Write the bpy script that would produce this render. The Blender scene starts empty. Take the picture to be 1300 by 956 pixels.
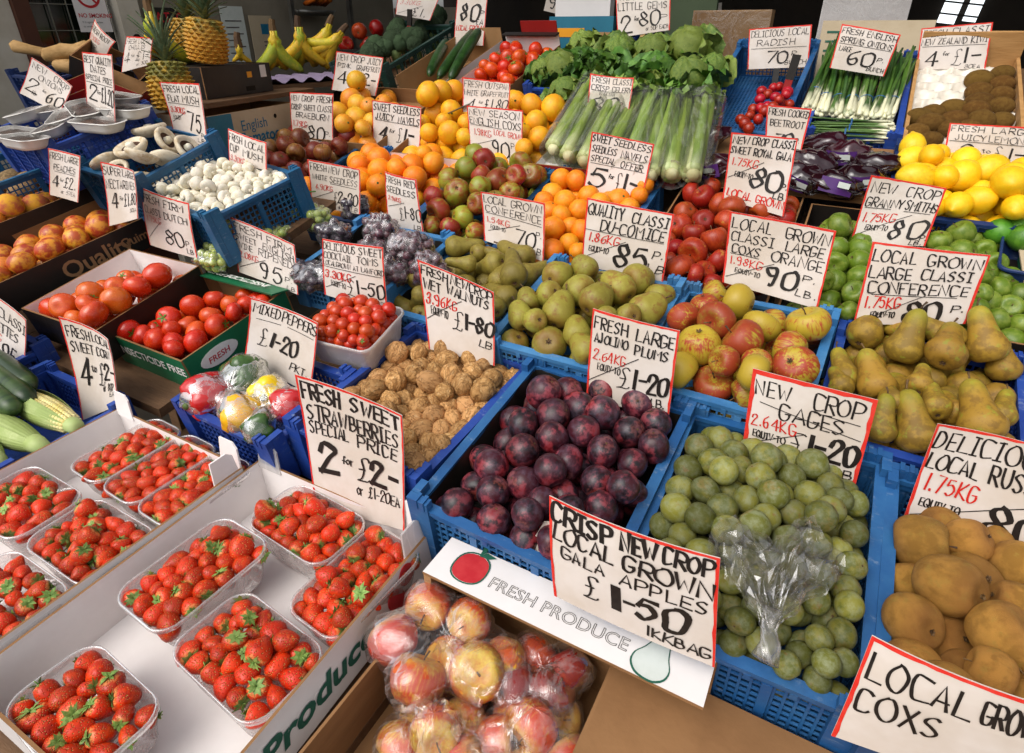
import bpy, math, random
from mathutils import Matrix, Vector, Euler, noise
R_ = math.radians
PI = math.pi
random.seed(11)
sc = bpy.context.scene
col = sc.collection

# ------------------------------------------------------------------ camera, sky, sun, exposure
cam_d = bpy.data.cameras.new('camera'); cam = bpy.data.objects.new('camera', cam_d); col.objects.link(cam)
cam.location = (0, 0, 1.6)
cam.rotation_euler = Euler((R_(90-27.6), 0, R_(29.2)), 'XYZ')
cam_d.sensor_fit = 'HORIZONTAL'; cam_d.sensor_width = 36.0; cam_d.lens = 36.0*760/1300
cam_d.shift_x = 0.0; cam_d.shift_y = -45/1300
cam_d.clip_start = 0.02; cam_d.clip_end = 600
sc.camera = cam
SUN_EL, SUN_AZ = 52, 200          # degrees; azimuth measured clockwise from +Y
world = bpy.data.worlds.new('World'); sc.world = world; world.use_nodes = True
wn = world.node_tree; wn.nodes.clear()
wo = wn.nodes.new('ShaderNodeOutputWorld'); wb = wn.nodes.new('ShaderNodeBackground')
sky = wn.nodes.new('ShaderNodeTexSky'); sky.sky_type = 'NISHITA'; sky.sun_disc = False
sky.sun_elevation = R_(SUN_EL); sky.sun_rotation = R_(SUN_AZ); sky.dust_density = 4.0; sky.air_density = 1.0; sky.ozone_density = 1.0
hs = wn.nodes.new('ShaderNodeHueSaturation'); hs.inputs['Saturation'].default_value = 0.22
wn.links.new(sky.outputs[0], hs.inputs['Color']); wn.links.new(hs.outputs[0], wb.inputs[0]); wn.links.new(wb.outputs[0], wo.inputs[0])
wb.inputs[1].default_value = 0.15
sun_d = bpy.data.lights.new('sun', 'SUN'); sun = bpy.data.objects.new('sun', sun_d); col.objects.link(sun)
sun_d.energy = 1.0; sun_d.angle = R_(50); sun_d.color = (1.0, .95, .87)
sd = Vector((math.sin(R_(SUN_AZ))*math.cos(R_(SUN_EL)), math.cos(R_(SUN_AZ))*math.cos(R_(SUN_EL)), math.sin(R_(SUN_EL))))
sun.rotation_euler = sd.to_track_quat('Z', 'Y').to_euler(); sun.location = (0, -3, 6)
sc.view_settings.view_transform = 'Standard'; sc.view_settings.look = 'None'; sc.view_settings.gamma = 1
sc.view_settings.exposure = 0.40; sc.view_settings.use_curve_mapping = False
sc.cycles.max_bounces = 7; sc.cycles.transparent_max_bounces = 14; sc.cycles.diffuse_bounces = 3; sc.cycles.glossy_bounces = 2
sc.cycles.caustics_reflective = False; sc.cycles.caustics_refractive = False

# ------------------------------------------------------------------ materials
def lin(h):
    if not isinstance(h, str): return h
    h = h.lstrip('#'); o = []
    for i in (0, 2, 4):
        c = int(h[i:i+2], 16)/255
        o.append(c/12.92 if c <= .04045 else ((c+.055)/1.055)**2.4)
    return (*o, 1)
class NT:
    def __init__(s, name):
        s.m = bpy.data.materials.new(name); s.m.use_nodes = True; s.t = s.m.node_tree
        s.b = s.t.nodes['Principled BSDF']; s.o = s.t.nodes['Material Output']
    def n(s, ty, **k):
        x = s.t.nodes.new('ShaderNode'+ty)
        for a, b in k.items(): setattr(x, a, b)
        return x
    def l(s, a, b): s.t.links.new(a, b)
    def val(s, inp, v):
        if hasattr(v, 'is_linked') or hasattr(v, 'links'): s.l(v, inp)
        else: inp.default_value = v
    def math(s, op, a, b=0.0, clamp=False):
        x = s.n('Math', operation=op, use_clamp=clamp); s.val(x.inputs[0], a); s.val(x.inputs[1], b); return x.outputs[0]
    def ramp(s, v, lo, hi):
        x = s.n('MapRange'); x.interpolation_type = 'SMOOTHSTEP'; s.val(x.inputs[0], v); x.inputs[1].default_value = lo; x.inputs[2].default_value = hi; return x.outputs[0]
    def mix(s, f, a, b):
        x = s.n('Mix', data_type='RGBA'); s.val(x.inputs[0], f); s.val(x.inputs[6], lin(a) if isinstance(a, str) else a); s.val(x.inputs[7], lin(b) if isinstance(b, str) else b); return x.outputs[2]
    def noise(s, vec, scale, detail=3, rough=.55, dist=0.0):
        x = s.n('TexNoise'); x.inputs['Scale'].default_value = scale; x.inputs['Detail'].default_value = detail; x.inputs['Roughness'].default_value = rough; x.inputs['Distortion'].default_value = dist
        s.l(vec, x.inputs['Vector']); return x.outputs[0]
    def bump(s, h, st, dist=.1):
        x = s.n('Bump'); x.inputs['Strength'].default_value = st; x.inputs['Distance'].default_value = dist; s.l(h, x.inputs['Height']); return x.outputs[0]
MATS = {}
def skin(name, base, alt=None, sc_=2.0, lo=.42, hi=.62, streak=0, alt2=None, speck=None, top=None, bot=None, bloom=None, hue=.012, val=.18, rough=.42, bump=None, vor=None, spec=.45, coat=0, sss=0, ridge=None, rv=.16):
    """fruit and vegetable skin, in the thing's own coordinates, a little different on each one"""
    t = NT(name); tc = t.n('TexCoord'); oi = t.n('ObjectInfo')
    off = t.n('VectorMath', operation='SCALE'); cmb = t.n('CombineXYZ')
    for i, k in enumerate((37.0, 71.0, 113.0)): t.l(t.math('MULTIPLY', oi.outputs['Random'], k), cmb.inputs[i])
    vec0 = tc.outputs['Object']
    add = t.n('VectorMath', operation='ADD'); t.l(vec0, add.inputs[0]); t.l(cmb.outputs[0], add.inputs[1]); vec = add.outputs[0]
    c = lin(base)
    if alt:
        v = vec
        if streak:
            mp = t.n('Mapping'); mp.inputs['Scale'].default_value = (streak, streak, .35); t.l(vec0, mp.inputs['Vector'])
            a2 = t.n('VectorMath', operation='ADD'); t.l(mp.outputs[0], a2.inputs[0]); t.l(cmb.outputs[0], a2.inputs[1]); v = a2.outputs[0]
            big = t.noise(vec, sc_*.45, 2)
            fac = t.math('ADD', t.math('MULTIPLY', t.noise(v, sc_, 4, .6), .5), t.math('MULTIPLY', big, .5))
        else: fac = t.noise(v, sc_, 4, .6)
        fac = t.math('ADD', fac, t.math('MULTIPLY', t.math('SUBTRACT', oi.outputs['Random'], .5), rv))
        c = t.mix(t.ramp(fac, lo, hi), base, alt)
    if alt2: c = t.mix(t.math('MULTIPLY', t.ramp(t.noise(vec, alt2[1], 5, .65), alt2[2], alt2[2]+.12), alt2[3] if len(alt2) > 3 else 1), c, alt2[0])
    sep = t.n('SeparateXYZ'); t.l(vec0, sep.inputs[0])
    if top: c = t.mix(t.math('MULTIPLY', t.ramp(t.math('ADD', sep.outputs[2], t.math('MULTIPLY', t.math('SUBTRACT', t.noise(vec, 4), .5), .5)), top[1], top[2]), top[3] if len(top) > 3 else 1), c, top[0])
    if bot: c = t.mix(t.math('MULTIPLY', t.ramp(t.math('ADD', sep.outputs[2], t.math('MULTIPLY', t.math('SUBTRACT', t.noise(vec, 4), .5), .4)), bot[1], bot[2]), bot[3] if len(bot) > 3 else 1), c, bot[0])
    rg = None
    if ridge:
        mp_ = t.n('Mapping'); mp_.inputs['Scale'].default_value = (1, 1, .42); t.l(vec, mp_.inputs['Vector']); rn_ = t.noise(mp_.outputs[0], ridge[1], 2, .5, .8); rg = t.math('SUBTRACT', 1.0, t.ramp(t.math('ABSOLUTE', t.math('SUBTRACT', rn_, .5)), .0, ridge[2])); c = t.mix(t.math('MULTIPLY', rg, ridge[3]), c, ridge[0])
    vd = None
    if speck:
        vo = t.n('TexVoronoi'); vo.inputs['Scale'].default_value = speck[1]; t.l(vec, vo.inputs['Vector'])
        c = t.mix(t.math('MULTIPLY', t.math('SUBTRACT', 1.0, t.ramp(vo.outputs['Distance'], speck[2]*.6, speck[2])), speck[3] if len(speck) > 3 else .8), c, speck[0]); vd = vo
    if bloom: c = t.mix(t.math('MULTIPLY', t.ramp(t.noise(vec, bloom[2], 5, .7), .38, .68), bloom[1]), c, bloom[0])
    h = t.n('HueSaturation'); t.l(c, h.inputs['Color']) if not isinstance(c, tuple) else setattr(h.inputs['Color'], 'default_value', c)
    r2 = t.math('FRACT', t.math('MULTIPLY', oi.outputs['Random'], 17.3))
    t.l(t.math('ADD', .5-hue*.15, t.math('MULTIPLY', oi.outputs['Random'], hue)), h.inputs['Hue'])
    t.l(t.math('ADD', 1-val*.6, t.math('MULTIPLY', r2, val)), h.inputs['Value'])
    t.l(h.outputs[0], t.b.inputs['Base Color'])
    rn = t.math('ADD', rough-.06, t.math('MULTIPLY', t.noise(vec, 7), .12)); t.l(rn, t.b.inputs['Roughness'])
    t.b.inputs['Specular IOR Level'].default_value = spec; t.b.inputs['Coat Weight'].default_value = coat; t.b.inputs['Coat Roughness'].default_value = .12
    if sss:
        t.b.inputs['Subsurface Weight'].default_value = sss; t.b.inputs['Subsurface Radius'].default_value = (.35, .15, .08); t.b.inputs['Subsurface Scale'].default_value = .02
    if vor:
        vo = t.n('TexVoronoi'); vo.inputs['Scale'].default_value = vor[0]; t.l(vec, vo.inputs['Vector']); t.l(t.bump(t.ramp(vo.outputs['Distance'], 0, .45), vor[1], .0020), t.b.inputs['Normal'])
    elif ridge: t.l(t.bump(t.math('SUBTRACT', t.noise(vec, bump[0], 4, .65), t.math('MULTIPLY', rg, .8)), .6, .002), t.b.inputs['Normal'])
    elif bump: t.l(t.bump(t.noise(vec, bump[0], 4, .65), min(1.0, bump[1]*2), .003), t.b.inputs['Normal'])
    MATS[name] = t.m; return t.m
def plain(name, base, alt=None, scale=12, amt=.5, rough=.5, spec=.4, bump=.15, bscale=60, metal=0, coat=0, emit=None, stretch=None, trans=0, scuff=None):
    t = NT(name); tc = t.n('TexCoord'); v = tc.outputs['Object']
    if stretch:
        mp = t.n('Mapping'); mp.inputs['Scale'].default_value = stretch; t.l(v, mp.inputs['Vector']); v = mp.outputs[0]
    oi = t.n('ObjectInfo'); a = t.n('VectorMath', operation='ADD'); t.l(v, a.inputs[0]); t.l(t.math('MULTIPLY', oi.outputs['Random'], 53.0), a.inputs[1]); v = a.outputs[0]
    c = lin(base)
    if alt: c = t.mix(t.math('MULTIPLY', t.ramp(t.noise(v, scale, 5, .65), .35, .7), amt), base, alt)
    if scuff:
        mq = t.n('Mapping'); mq.inputs['Scale'].default_value = (1, 1.6, 5); t.l(v, mq.inputs['Vector'])
        c = t.mix(t.math('MULTIPLY', t.ramp(t.noise(mq.outputs[0], 26, 6, .75), .56, .74), .45), c, scuff); c = t.mix(t.math('MULTIPLY', t.ramp(t.noise(v, 6, 6, .7), .50, .72), .35), c, '2c2a26')
    if isinstance(c, tuple): t.b.inputs['Base Color'].default_value = c
    else: t.l(c, t.b.inputs['Base Color'])
    t.l(t.math('ADD', rough-.08, t.math('MULTIPLY', t.noise(v, scale*2.5), .16)), t.b.inputs['Roughness'])
    t.b.inputs['Specular IOR Level'].default_value = spec; t.b.inputs['Metallic'].default_value = metal; t.b.inputs['Coat Weight'].default_value = coat
    t.b.inputs['Transmission Weight'].default_value = trans
    if bump: t.l(t.bump(t.noise(v, bscale, 4), bump, .004), t.b.inputs['Normal'])
    if emit: t.b.inputs['Emission Color'].default_value = lin(emit[0]); t.b.inputs['Emission Strength'].default_value = emit[1]
    MATS[name] = t.m; return t.m
def film(name, tint='ffffff', white=.08, ridge=.45, scale=30, rough=.16, bump=.6, stretch=(1, 1, 1), base_alpha=.10, fr=.55):
    """thin clear plastic: see-through, with creases that catch the light"""
    t = NT(name); t.t.nodes.remove(t.b)
    tc = t.n('TexCoord'); mp = t.n('Mapping'); mp.inputs['Scale'].default_value = stretch; t.l(tc.outputs['Object'], mp.inputs['Vector'])
    nz = t.noise(mp.outputs[0], scale, 5, .6, 1.6)
    ab = t.math('ABSOLUTE', t.math('SUBTRACT', nz, .5)); rd = t.math('SUBTRACT', 1.0, t.ramp(ab, .0, .035))
    bp = t.bump(nz, bump, .01)
    gl = t.n('BsdfGlossy'); gl.inputs['Roughness'].default_value = rough; gl.inputs['Color'].default_value = (1, 1, 1, 1); t.l(bp, gl.inputs['Normal'])
    df = t.n('BsdfDiffuse'); df.inputs['Color'].default_value = lin('f4f2f0')
    tl = t.n('BsdfTranslucent'); tl.inputs['Color'].default_value = lin('f4f2f0')
    dm = t.n('MixShader'); dm.inputs[0].default_value = .5; t.l(df.outputs[0], dm.inputs[1]); t.l(tl.outputs[0], dm.inputs[2])
    tr = t.n('BsdfTransparent'); tr.inputs['Color'].default_value = lin(tint)
    lw = t.n('LayerWeight'); lw.inputs['Blend'].default_value = .35; t.l(bp, lw.inputs['Normal'])
    m1 = t.n('MixShader'); t.l(t.math('ADD', t.math('MULTIPLY', lw.outputs['Fresnel'], fr), base_alpha, True), m1.inputs[0]); t.l(tr.outputs[0], m1.inputs[1]); t.l(gl.outputs[0], m1.inputs[2])
    m2 = t.n('MixShader'); t.l(t.math('ADD', t.math('MULTIPLY', rd, ridge), white, True), m2.inputs[0]); t.l(m1.outputs[0], m2.inputs[1]); t.l(dm.outputs[0], m2.inputs[2])
    t.l(m2.outputs[0], t.o.inputs[0]); MATS[name] = t.m; return t.m

def wood(name, a, b, scale=8): return plain(name, a, b, scale, .7, .65, .25, .3, 40, stretch=(1, 6, 6))
M = MATS
skin('plum_skin', '3c0c18', '16080e', 1.4, .46, .62, alt2=('86181a', 1.0, .50, .95), top=('8a4030', .86, .98, .5), speck=('c08060', 16, .09, .3), bloom=('6c6274', .30, 2.0), rough=.38, val=.5, hue=.004, spec=.42)
skin('gage_skin', '5a5c1e', '7a722c', 1.4, .4, .65, rv=.4, alt2=('80582a', 1.1, .60, .75), bloom=('929a80', .38, 1.8), speck=('444c18', 14, .08, .4), top=('7c6a34', .84, .98, .7), rough=.54, val=.6, hue=.02, spec=.3)
skin('cox_skin', 'ac922c', '9a3220', 2.4, .46, .60, streak=4, rv=.30, alt2=('b4662a', 1.4, .58, .5), top=('8c882c', .50, .95, .8), speck=('d0bc84', 13, .07, .5), rough=.42, val=.3, hue=.01, bump=(40, .05), spec=.38)
skin('red_apple_skin', '8e1610', 'ac3418', 2.2, .44, .66, streak=4, rv=.3, alt2=('b87a36', 1.2, .60, .85), top=('8c7a2c', .62, 1.0, .8), speck=('c88858', 14, .05, .5), rough=.36, val=.35, hue=.012, spec=.38)
skin('braeburn_skin', '6e2016', '86502a', 2.0, .45, .68, streak=4, alt2=('8a8434', 1.1, .62), rough=.42, val=.4, hue=.03)
skin('mixed_apple_skin', '8c2c1a', '8e842c', 1.4, .45, .62, streak=2, alt2=('b0562a', 2.2, .58, .6), top=('7c7c30', .5, .95, .7), rough=.38, val=.4, hue=.05)
skin('green_apple_skin', '5c741c', '7a8a34', 2.0, .4, .65, speck=('b0b888', 14, .06, .5), top=('88963c', .7, 1.0, .6), rough=.36, val=.3, hue=.0, spec=.38)
skin('russet_skin', 'b8823c', '98692c', 1.6, .4, .65, alt2=('a5823c', 2.0, .55, .6), speck=('d0b078', 22, .09, .4), bot=('925c30', -.2, -.9, .5), rough=.56, val=.25, hue=.01, bump=(40, .4), spec=.3)
skin('gala_skin', 'c23a22', 'd8a440', 2.0, .48, .68, streak=5, alt2=('d8703c', 1.5, .55, .6), top=('d8c050', .3, .9, .7), rough=.3, val=.2, hue=.02)
skin('brown_pear_skin', '9a7428', '7e5c22', 2.2, .42, .62, alt2=('8c8a2c', 1.7, .56, .85), top=('98902c', 1.0, 2.2, .6), speck=('6a4c1c', 22, .08, .35), rough=.5, val=.25, hue=.02, bump=(45, .12), spec=.35)
skin('comice_skin', '8e8232', '98903a', 2.0, .4, .62, alt2=('84602a', 1.6, .52, .85), speck=('6e4e24', 16, .09, .5), bot=('86622a', -.45, -1.0, .85), rough=.47, val=.28, hue=.008, bump=(45, .08), spec=.38)
skin('green_pear_skin', '7c6c2c', '8a7a34', 2.2, .42, .62, alt2=('7c5a28', 1.7, .55, .8), speck=('5e421c', 20, .08, .35), rough=.5, val=.28, hue=.006, bump=(45, .1), spec=.35)
skin('orange_skin', 'ee7c0a', 'f28e18', 2.0, .4, .6, rough=.42, vor=(22, .35), val=.14, hue=.018, spec=.45)
skin('grapefruit_skin', 'eaa418', 'e88c16', 1.6, .42, .62, rough=.42, vor=(22, .3), val=.16, hue=.03)
skin('pink_grapefruit_skin', 'dd8420', 'e09a2a', 1.4, .42, .62, rough=.42, vor=(22, .3), val=.16, hue=.03)
skin('lemon_skin', 'f0b80c', 'f2c420', 2.0, .4, .6, rough=.4, vor=(18, .35), val=.14, hue=.012)
skin('lime_skin', '47761c', '5c8a24', 2.0, .4, .6, rough=.36, vor=(18, .3), val=.2, hue=.02)
skin('tomato_skin', 'c42a0e', 'd03e14', 1.4, .42, .65, top=('d0561c', .7, .95, .5), rough=.27, val=.22, hue=.014, spec=.45, coat=.1, sss=.05)
skin('dutch_tomato_skin', 'cc3a10', 'd85218', 1.2, .42, .65, top=('d86a1c', .6, .95, .6), rough=.26, val=.2, hue=.02, spec=.5, coat=.2, sss=.05)
skin('cherry_tomato_skin', 'b8260e', 'c43814', 1.4, .42, .65, rough=.24, val=.25, hue=.012, spec=.45, coat=.15)
skin('strawberry_skin', 'd8340f', 'b4180a', 1.1, .40, .62, rv=.35, alt2=('e2581e', 1.1, .60, .7), top=('f0a460', .56, .90, .85), speck=('f4c868', 6.2, .22, 1.0), rough=.36, vor=(6.2, .9), val=.34, hue=.010, spec=.38)
skin('nectarine_skin', 'd8822a', 'a8241c', 1.3, .42, .6, alt2=('e0a038', 1.2, .6, .7), rough=.38, val=.25, hue=.03)
skin('peach_skin', 'd8902e', 'b85040', 1.2, .44, .64, alt2=('c87a44', 2.0, .55, .6), rough=.7, val=.2, hue=.03, spec=.2, bump=(60, .1))
skin('kiwi_skin', '6e4a1e', '7e5a28', 3, .4, .6, rough=.75, bump=(55, .5), val=.3, spec=.2)
skin('walnut_shell', 'c4935f', 'a27344', 2.4, .42, .66, alt2=('cfa878', 3.0, .54, .8), ridge=('74502c', 2.0, .045, .7), rough=.62, bump=(7, .5), val=.42, hue=.008, spec=.2)
skin('mushroom_skin', 'e6ddcc', 'd2c2a4', 2.0, .45, .75, alt2=('b89a70', 3.5, .68, .6), rough=.65, val=.15, hue=.02, spec=.25, bump=(14, .12), sss=.05)
skin('mushroom_gill', '5c3a26', '402616', 14, .4, .6, rough=.8, bump=(30, .5), val=.3)
skin('grape_green', '9aa83c', 'acb04c', 1.6, .4, .6, bloom=('c8d0a0', .3, 3), rough=.3, val=.2, hue=.03, spec=.5, sss=.05)
skin('grape_red', '5a2430', '3c1a28', 1.6, .4, .6, alt2=('8a4a40', 1.3, .6), bloom=('8a8090', .35, 3), rough=.35, val=.3, hue=.03)
skin('grape_black', '241420', '38222e', 1.6, .4, .6, bloom=('5a5468', .4, 3), rough=.35, val=.3)
skin('radish_skin', 'b01428', '8e0c20', 1.6, .4, .6, rough=.3, val=.25, hue=.02)
skin('pepper_red', 'b81c1c', 'c4302c', 1.2, .4, .65, rough=.2, val=.15, coat=.4)
skin('pepper_yellow', 'f0c00e', 'f4d028', 1.2, .4, .65, rough=.2, val=.1, coat=.4)
skin('pepper_orange', 'eaa010', 'f0b820', 1.2, .4, .65, rough=.2, val=.1, coat=.4)
skin('pepper_green', '32501a', '44642a', 1.2, .4, .65, rough=.22, val=.15, coat=.4)
skin('beetroot_pack', '230a12', '3c1420', 2.4, .42, .62, alt2=('5c2836', 3.2, .66, .6), rough=.16, bump=(9, .6), val=.4, spec=.6, coat=.7)
skin('pineapple_rind', 'b08430', '6c6428', 14, .46, .62, alt2=('cc9c3c', 12, .52, .9), bot=('d0902c', .10, .0, .6), rough=.6, val=.2, bump=(60, .4))
skin('pineapple_leaf', '5c6c4c', '7a8a68', 12, .4, .65, rough=.55, val=.35, hue=.03)
skin('banana_skin', 'd8ae28', 'c09a20', 9, .4, .65, alt2=('8c9a28', 7, .56, .6), rough=.5, val=.25, hue=.04)
skin('banana_green', '9aa42c', 'b8ac2c', 9, .4, .65, rough=.5, val=.25, hue=.04)
skin('cucumber_skin', '1c3614', '2a481c', 20, .4, .6, rough=.35, bump=(90, .3), val=.25)
skin('courgette_skin', '22361a', '3e5228', 26, .42, .6, streak=3, rough=.35, val=.25)
skin('broccoli_head', '33422e', '46573a', 30, .35, .65, rough=.8, bump=(120, 1.0), val=.3, hue=.02, spec=.2)
skin('broccoli_stem', '6c8448', '84985a', 10, .4, .6, rough=.6)
skin('lettuce_leaf', '7c8c3a', '5a742a', 9, .42, .66, alt2=('b2b464', 7, .60, .5), rough=.45, bump=(30, .4), val=.4, hue=.02, spec=.35)
skin('dark_lettuce_leaf', '486a22', '64862e', 6, .40, .62, rough=.45, bump=(30, .4), val=.45, hue=.03)
skin('celery_stalk', '7f9038', '98a452', 8, .4, .65, bot=('c4c68e', .07, .0, .8), rough=.38, val=.35, hue=.03)
skin('celery_leaf', '6a8630', '8a9e4a', 20, .4, .65, rough=.5, val=.4, hue=.03)
skin('onion_stalk', '4c6a26', '36541e', 14, .4, .6, bot=('d8d4b4', .085, .025), rough=.42, val=.5, hue=.02)
skin('husk', '98a860', 'b0bc7c', 10, .4, .65, alt2=('c8cc98', 14, .58, .6), rough=.55, bump=(30, .3), val=.2, hue=.01, spec=.3)
skin('corn_kernel', 'e8cf74', 'f0e0a0', 20, .4, .65, rough=.3, val=.2)
skin('corn_silk', '5c4026', '8a6a3c', 20, .4, .6, rough=.8, val=.4)
skin('ginger_skin', 'b08a58', '94703e', 14, .4, .65, alt2=('6c4c2a', 16, .62, .7), rough=.75, bump=(60, .4))
skin('carrot_skin', 'b85a14', 'a04a10', 10, .4, .6, rough=.5, val=.3)
skin('potato_skin', 'a08058', '7c6040', 3, .4, .6, rough=.85, val=.3, bump=(20, .3))
skin('date_flesh', '3c2014', '5a3420', 40, .4, .6, rough=.3, bump=(160, 1.0), val=.3, coat=.4)
skin('calyx', '4c7a20', '6c8e34', 4, .4, .65, rough=.55, val=.4, hue=.03)
skin('strawberry_calyx', '64863a', '8aa454', 4, .4, .65, rough=.6, val=.5, hue=.0)
skin('stem_brown', '4a3420', '6a4c2c', 6, .4, .6, rough=.8, val=.4)
skin('stem_green', '3c5220', '56682e', 6, .4, .6, rough=.7, val=.3)
for nm, a, b in (('royal_blue_plastic', '1d3c8c', '2c509e'), ('mid_blue_plastic', '1e5288', '326898'), ('teal_blue_plastic', '174e78', '246488'), ('navy_plastic', '162a58', '20386a'), ('dark_green_plastic', '12302a', '1c4036'), ('pale_blue_plastic', '3270a6', '5288b4')):
    plain(nm, a, b, 9, .8, .46, .42, .2, 90, scuff='9aa8b4')
plain('black_liner', '17140f', '2a2622', 7, .8, .42, .5, .5, 16)
plain('paper_card', 'dad0c8', 'c2b2a0', 5, .75, .6, .3, .12, 14)
plain('red_ink', 'd0281c', 'e0483a', 60, .7, .6, .3, 0)
plain('red_marker', 'cc2416', 'b81a10', 60, .6, .6, .3, 0)
plain('black_marker', '17110e', '2c241f', 120, .6, .5, .4, 0)
plain('blue_ink', '1c2468', '242c78', 30, .5, .5, .4, 0)
plain('white_card', 'efe9e6', 'dcd4d0', 7, .5, .55, .35, .15, 20)
plain('print_card', 'e4dedb', 'd6cfcb', 7, .5, .5, .35, .15, 20)
plain('brown_card', '8e6844', '7a5636', 10, .6, .75, .2, .2, 60, stretch=(1, 1, 6))
plain('tan_card', 'a8835a', '967048', 10, .6, .75, .2, .2, 60)
plain('pale_card', 'bfae92', 'ae9a7c', 10, .5, .7, .2, .2, 60)
plain('black_card', '1a1512', '28211c', 10, .6, .45, .45, .2, 30)
plain('green_card', '176440', '1e7048', 10, .5, .42, .45, .15, 40)
plain('teal_card', '1c6880', '24768c', 10, .5, .5, .4, .15, 40)
plain('red_card', '8e1a18', '9c2420', 10, .5, .45, .4, .15, 40)
plain('orange_sticker', 'e89c18', 'e0901a', 10, .3, .5, .4, 0)
plain('print_green', '1f5444', '2a6450', 60, .6, .6, .3, 0)
plain('print_red', 'b4222a', 'c43a3c', 40, .7, .6, .3, 0)
plain('print_grey', '585450', '706a64', 60, .6, .6, .3, 0)
plain('print_white', 'e8e6e0', 'd8d6d0', 60, .6, .6, .3, 0)
plain('print_tan', '9a7250', '8a6442', 60, .6, .6, .3, 0)
plain('print_teal', '1c6888', '2a7898', 60, .6, .6, .3, 0)
plain('print_purple', '4a2468', '5c3078', 30, .6, .4, .4, 0)
plain('print_pale', 'cdd2cc', 'bcc4bc', 40, .6, .6, .3, 0)
wood('stall_wood', '6c5038', '4e3826'); wood('pale_wood', 'b88c58', '9c7040', 6); wood('stake_wood', 'b08c5c', '94703e', 20)
plain('white_paint', 'c8c0b0', 'a89c88', 4, .7, .6, .35, .3, 20); plain('brown_paint', '4e2c1e', '3c2018', 6, .6, .5, .35, .2, 30)
plain('grey_paint', '8c8474', '746c5e', 3, .6, .7, .25, .2, 30); plain('dark_paint', '1c1712', '2a221a', 3, .7, .8, .2, .2, 20)
plain('dark_glass', '0c120c', '1a2416', 3, .8, .08, .6, 0); plain('wire', '8a8a80', '6e6e66', 20, .5, .4, .5, 0, metal=.6)
plain('steel', '7c7a74', '5c5a56', 12, .6, .35, .5, .1, 40, metal=.8); plain('lilac_pad', '7a6c84', '8c7e94', 8, .6, .7, .2, .3, 30)
plain('sage_panel', '4c5a40', '566448', 5, .6, .6, .3, .1, 30); plain('asphalt', '4a4a4a', '3a3a3a', 6, .7, .85, .2, .5, 80)
plain('shop_floor', '2c2822', '3a342c', 4, .7, .8, .2, .3, 40); plain('canopy_cloth', '3c4a40', '2e3a32', 4, .6, .8, .2, .2, 60)
plain('moulded_tray', 'dcd4c6', 'c4baa8', 12, .5, .35, .5, .1, 40, coat=.2); plain('white_tray', 'dcd8d2', 'cac4bc', 10, .5, .4, .4, .05, 40)
plain('daylight_pane', 'ffffff', None, emit=('e8f0f4', 1.2))
film('clear_bag', 'fdfcfb', .025, .16, 9, .12, .35, base_alpha=.05); film('bag_streaky', 'fbfaf9', .04, .24, 9, .12, .45, (1, 1, .35), .06)
film('celery_wrap', 'fafcf6', .03, .12, 8, .12, .4, (1, 1, .25), .05); film('cling_film', 'fdfdfd', .02, .12, 20, .06, .3, (1, 1, 1), .08)
film('clear_punnet', 'fbf6f5', .20, .10, 8, .1, .2, (1, 1, 1), .10); film('milky_punnet', 'f0eae8', .55, .08, 8, .2, .2, (1, 1, 1), .14)
film('crumpled_film', 'fcfbfa', .035, .07, 14, .10, .25, base_alpha=.06)
film('soft_bag', 'fdfcfb', .02, .08, 9, .14, .2, base_alpha=.02, fr=.28)
film('apple_bag', 'fcfbfa', .025, .14, 9, .13, .35, (1, 1, .35), .04, .38)
skin('flat_mushroom_skin', 'd9ccb4', 'bfa884', 2.0, .45, .72, alt2=('a07c54', 2.6, .60, .7), rough=.65, val=.15, hue=.0, spec=.25, bump=(14, .12))
skin('celery_root', 'cdc9a0', 'b0a878', 12, .4, .65, rough=.6)

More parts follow.
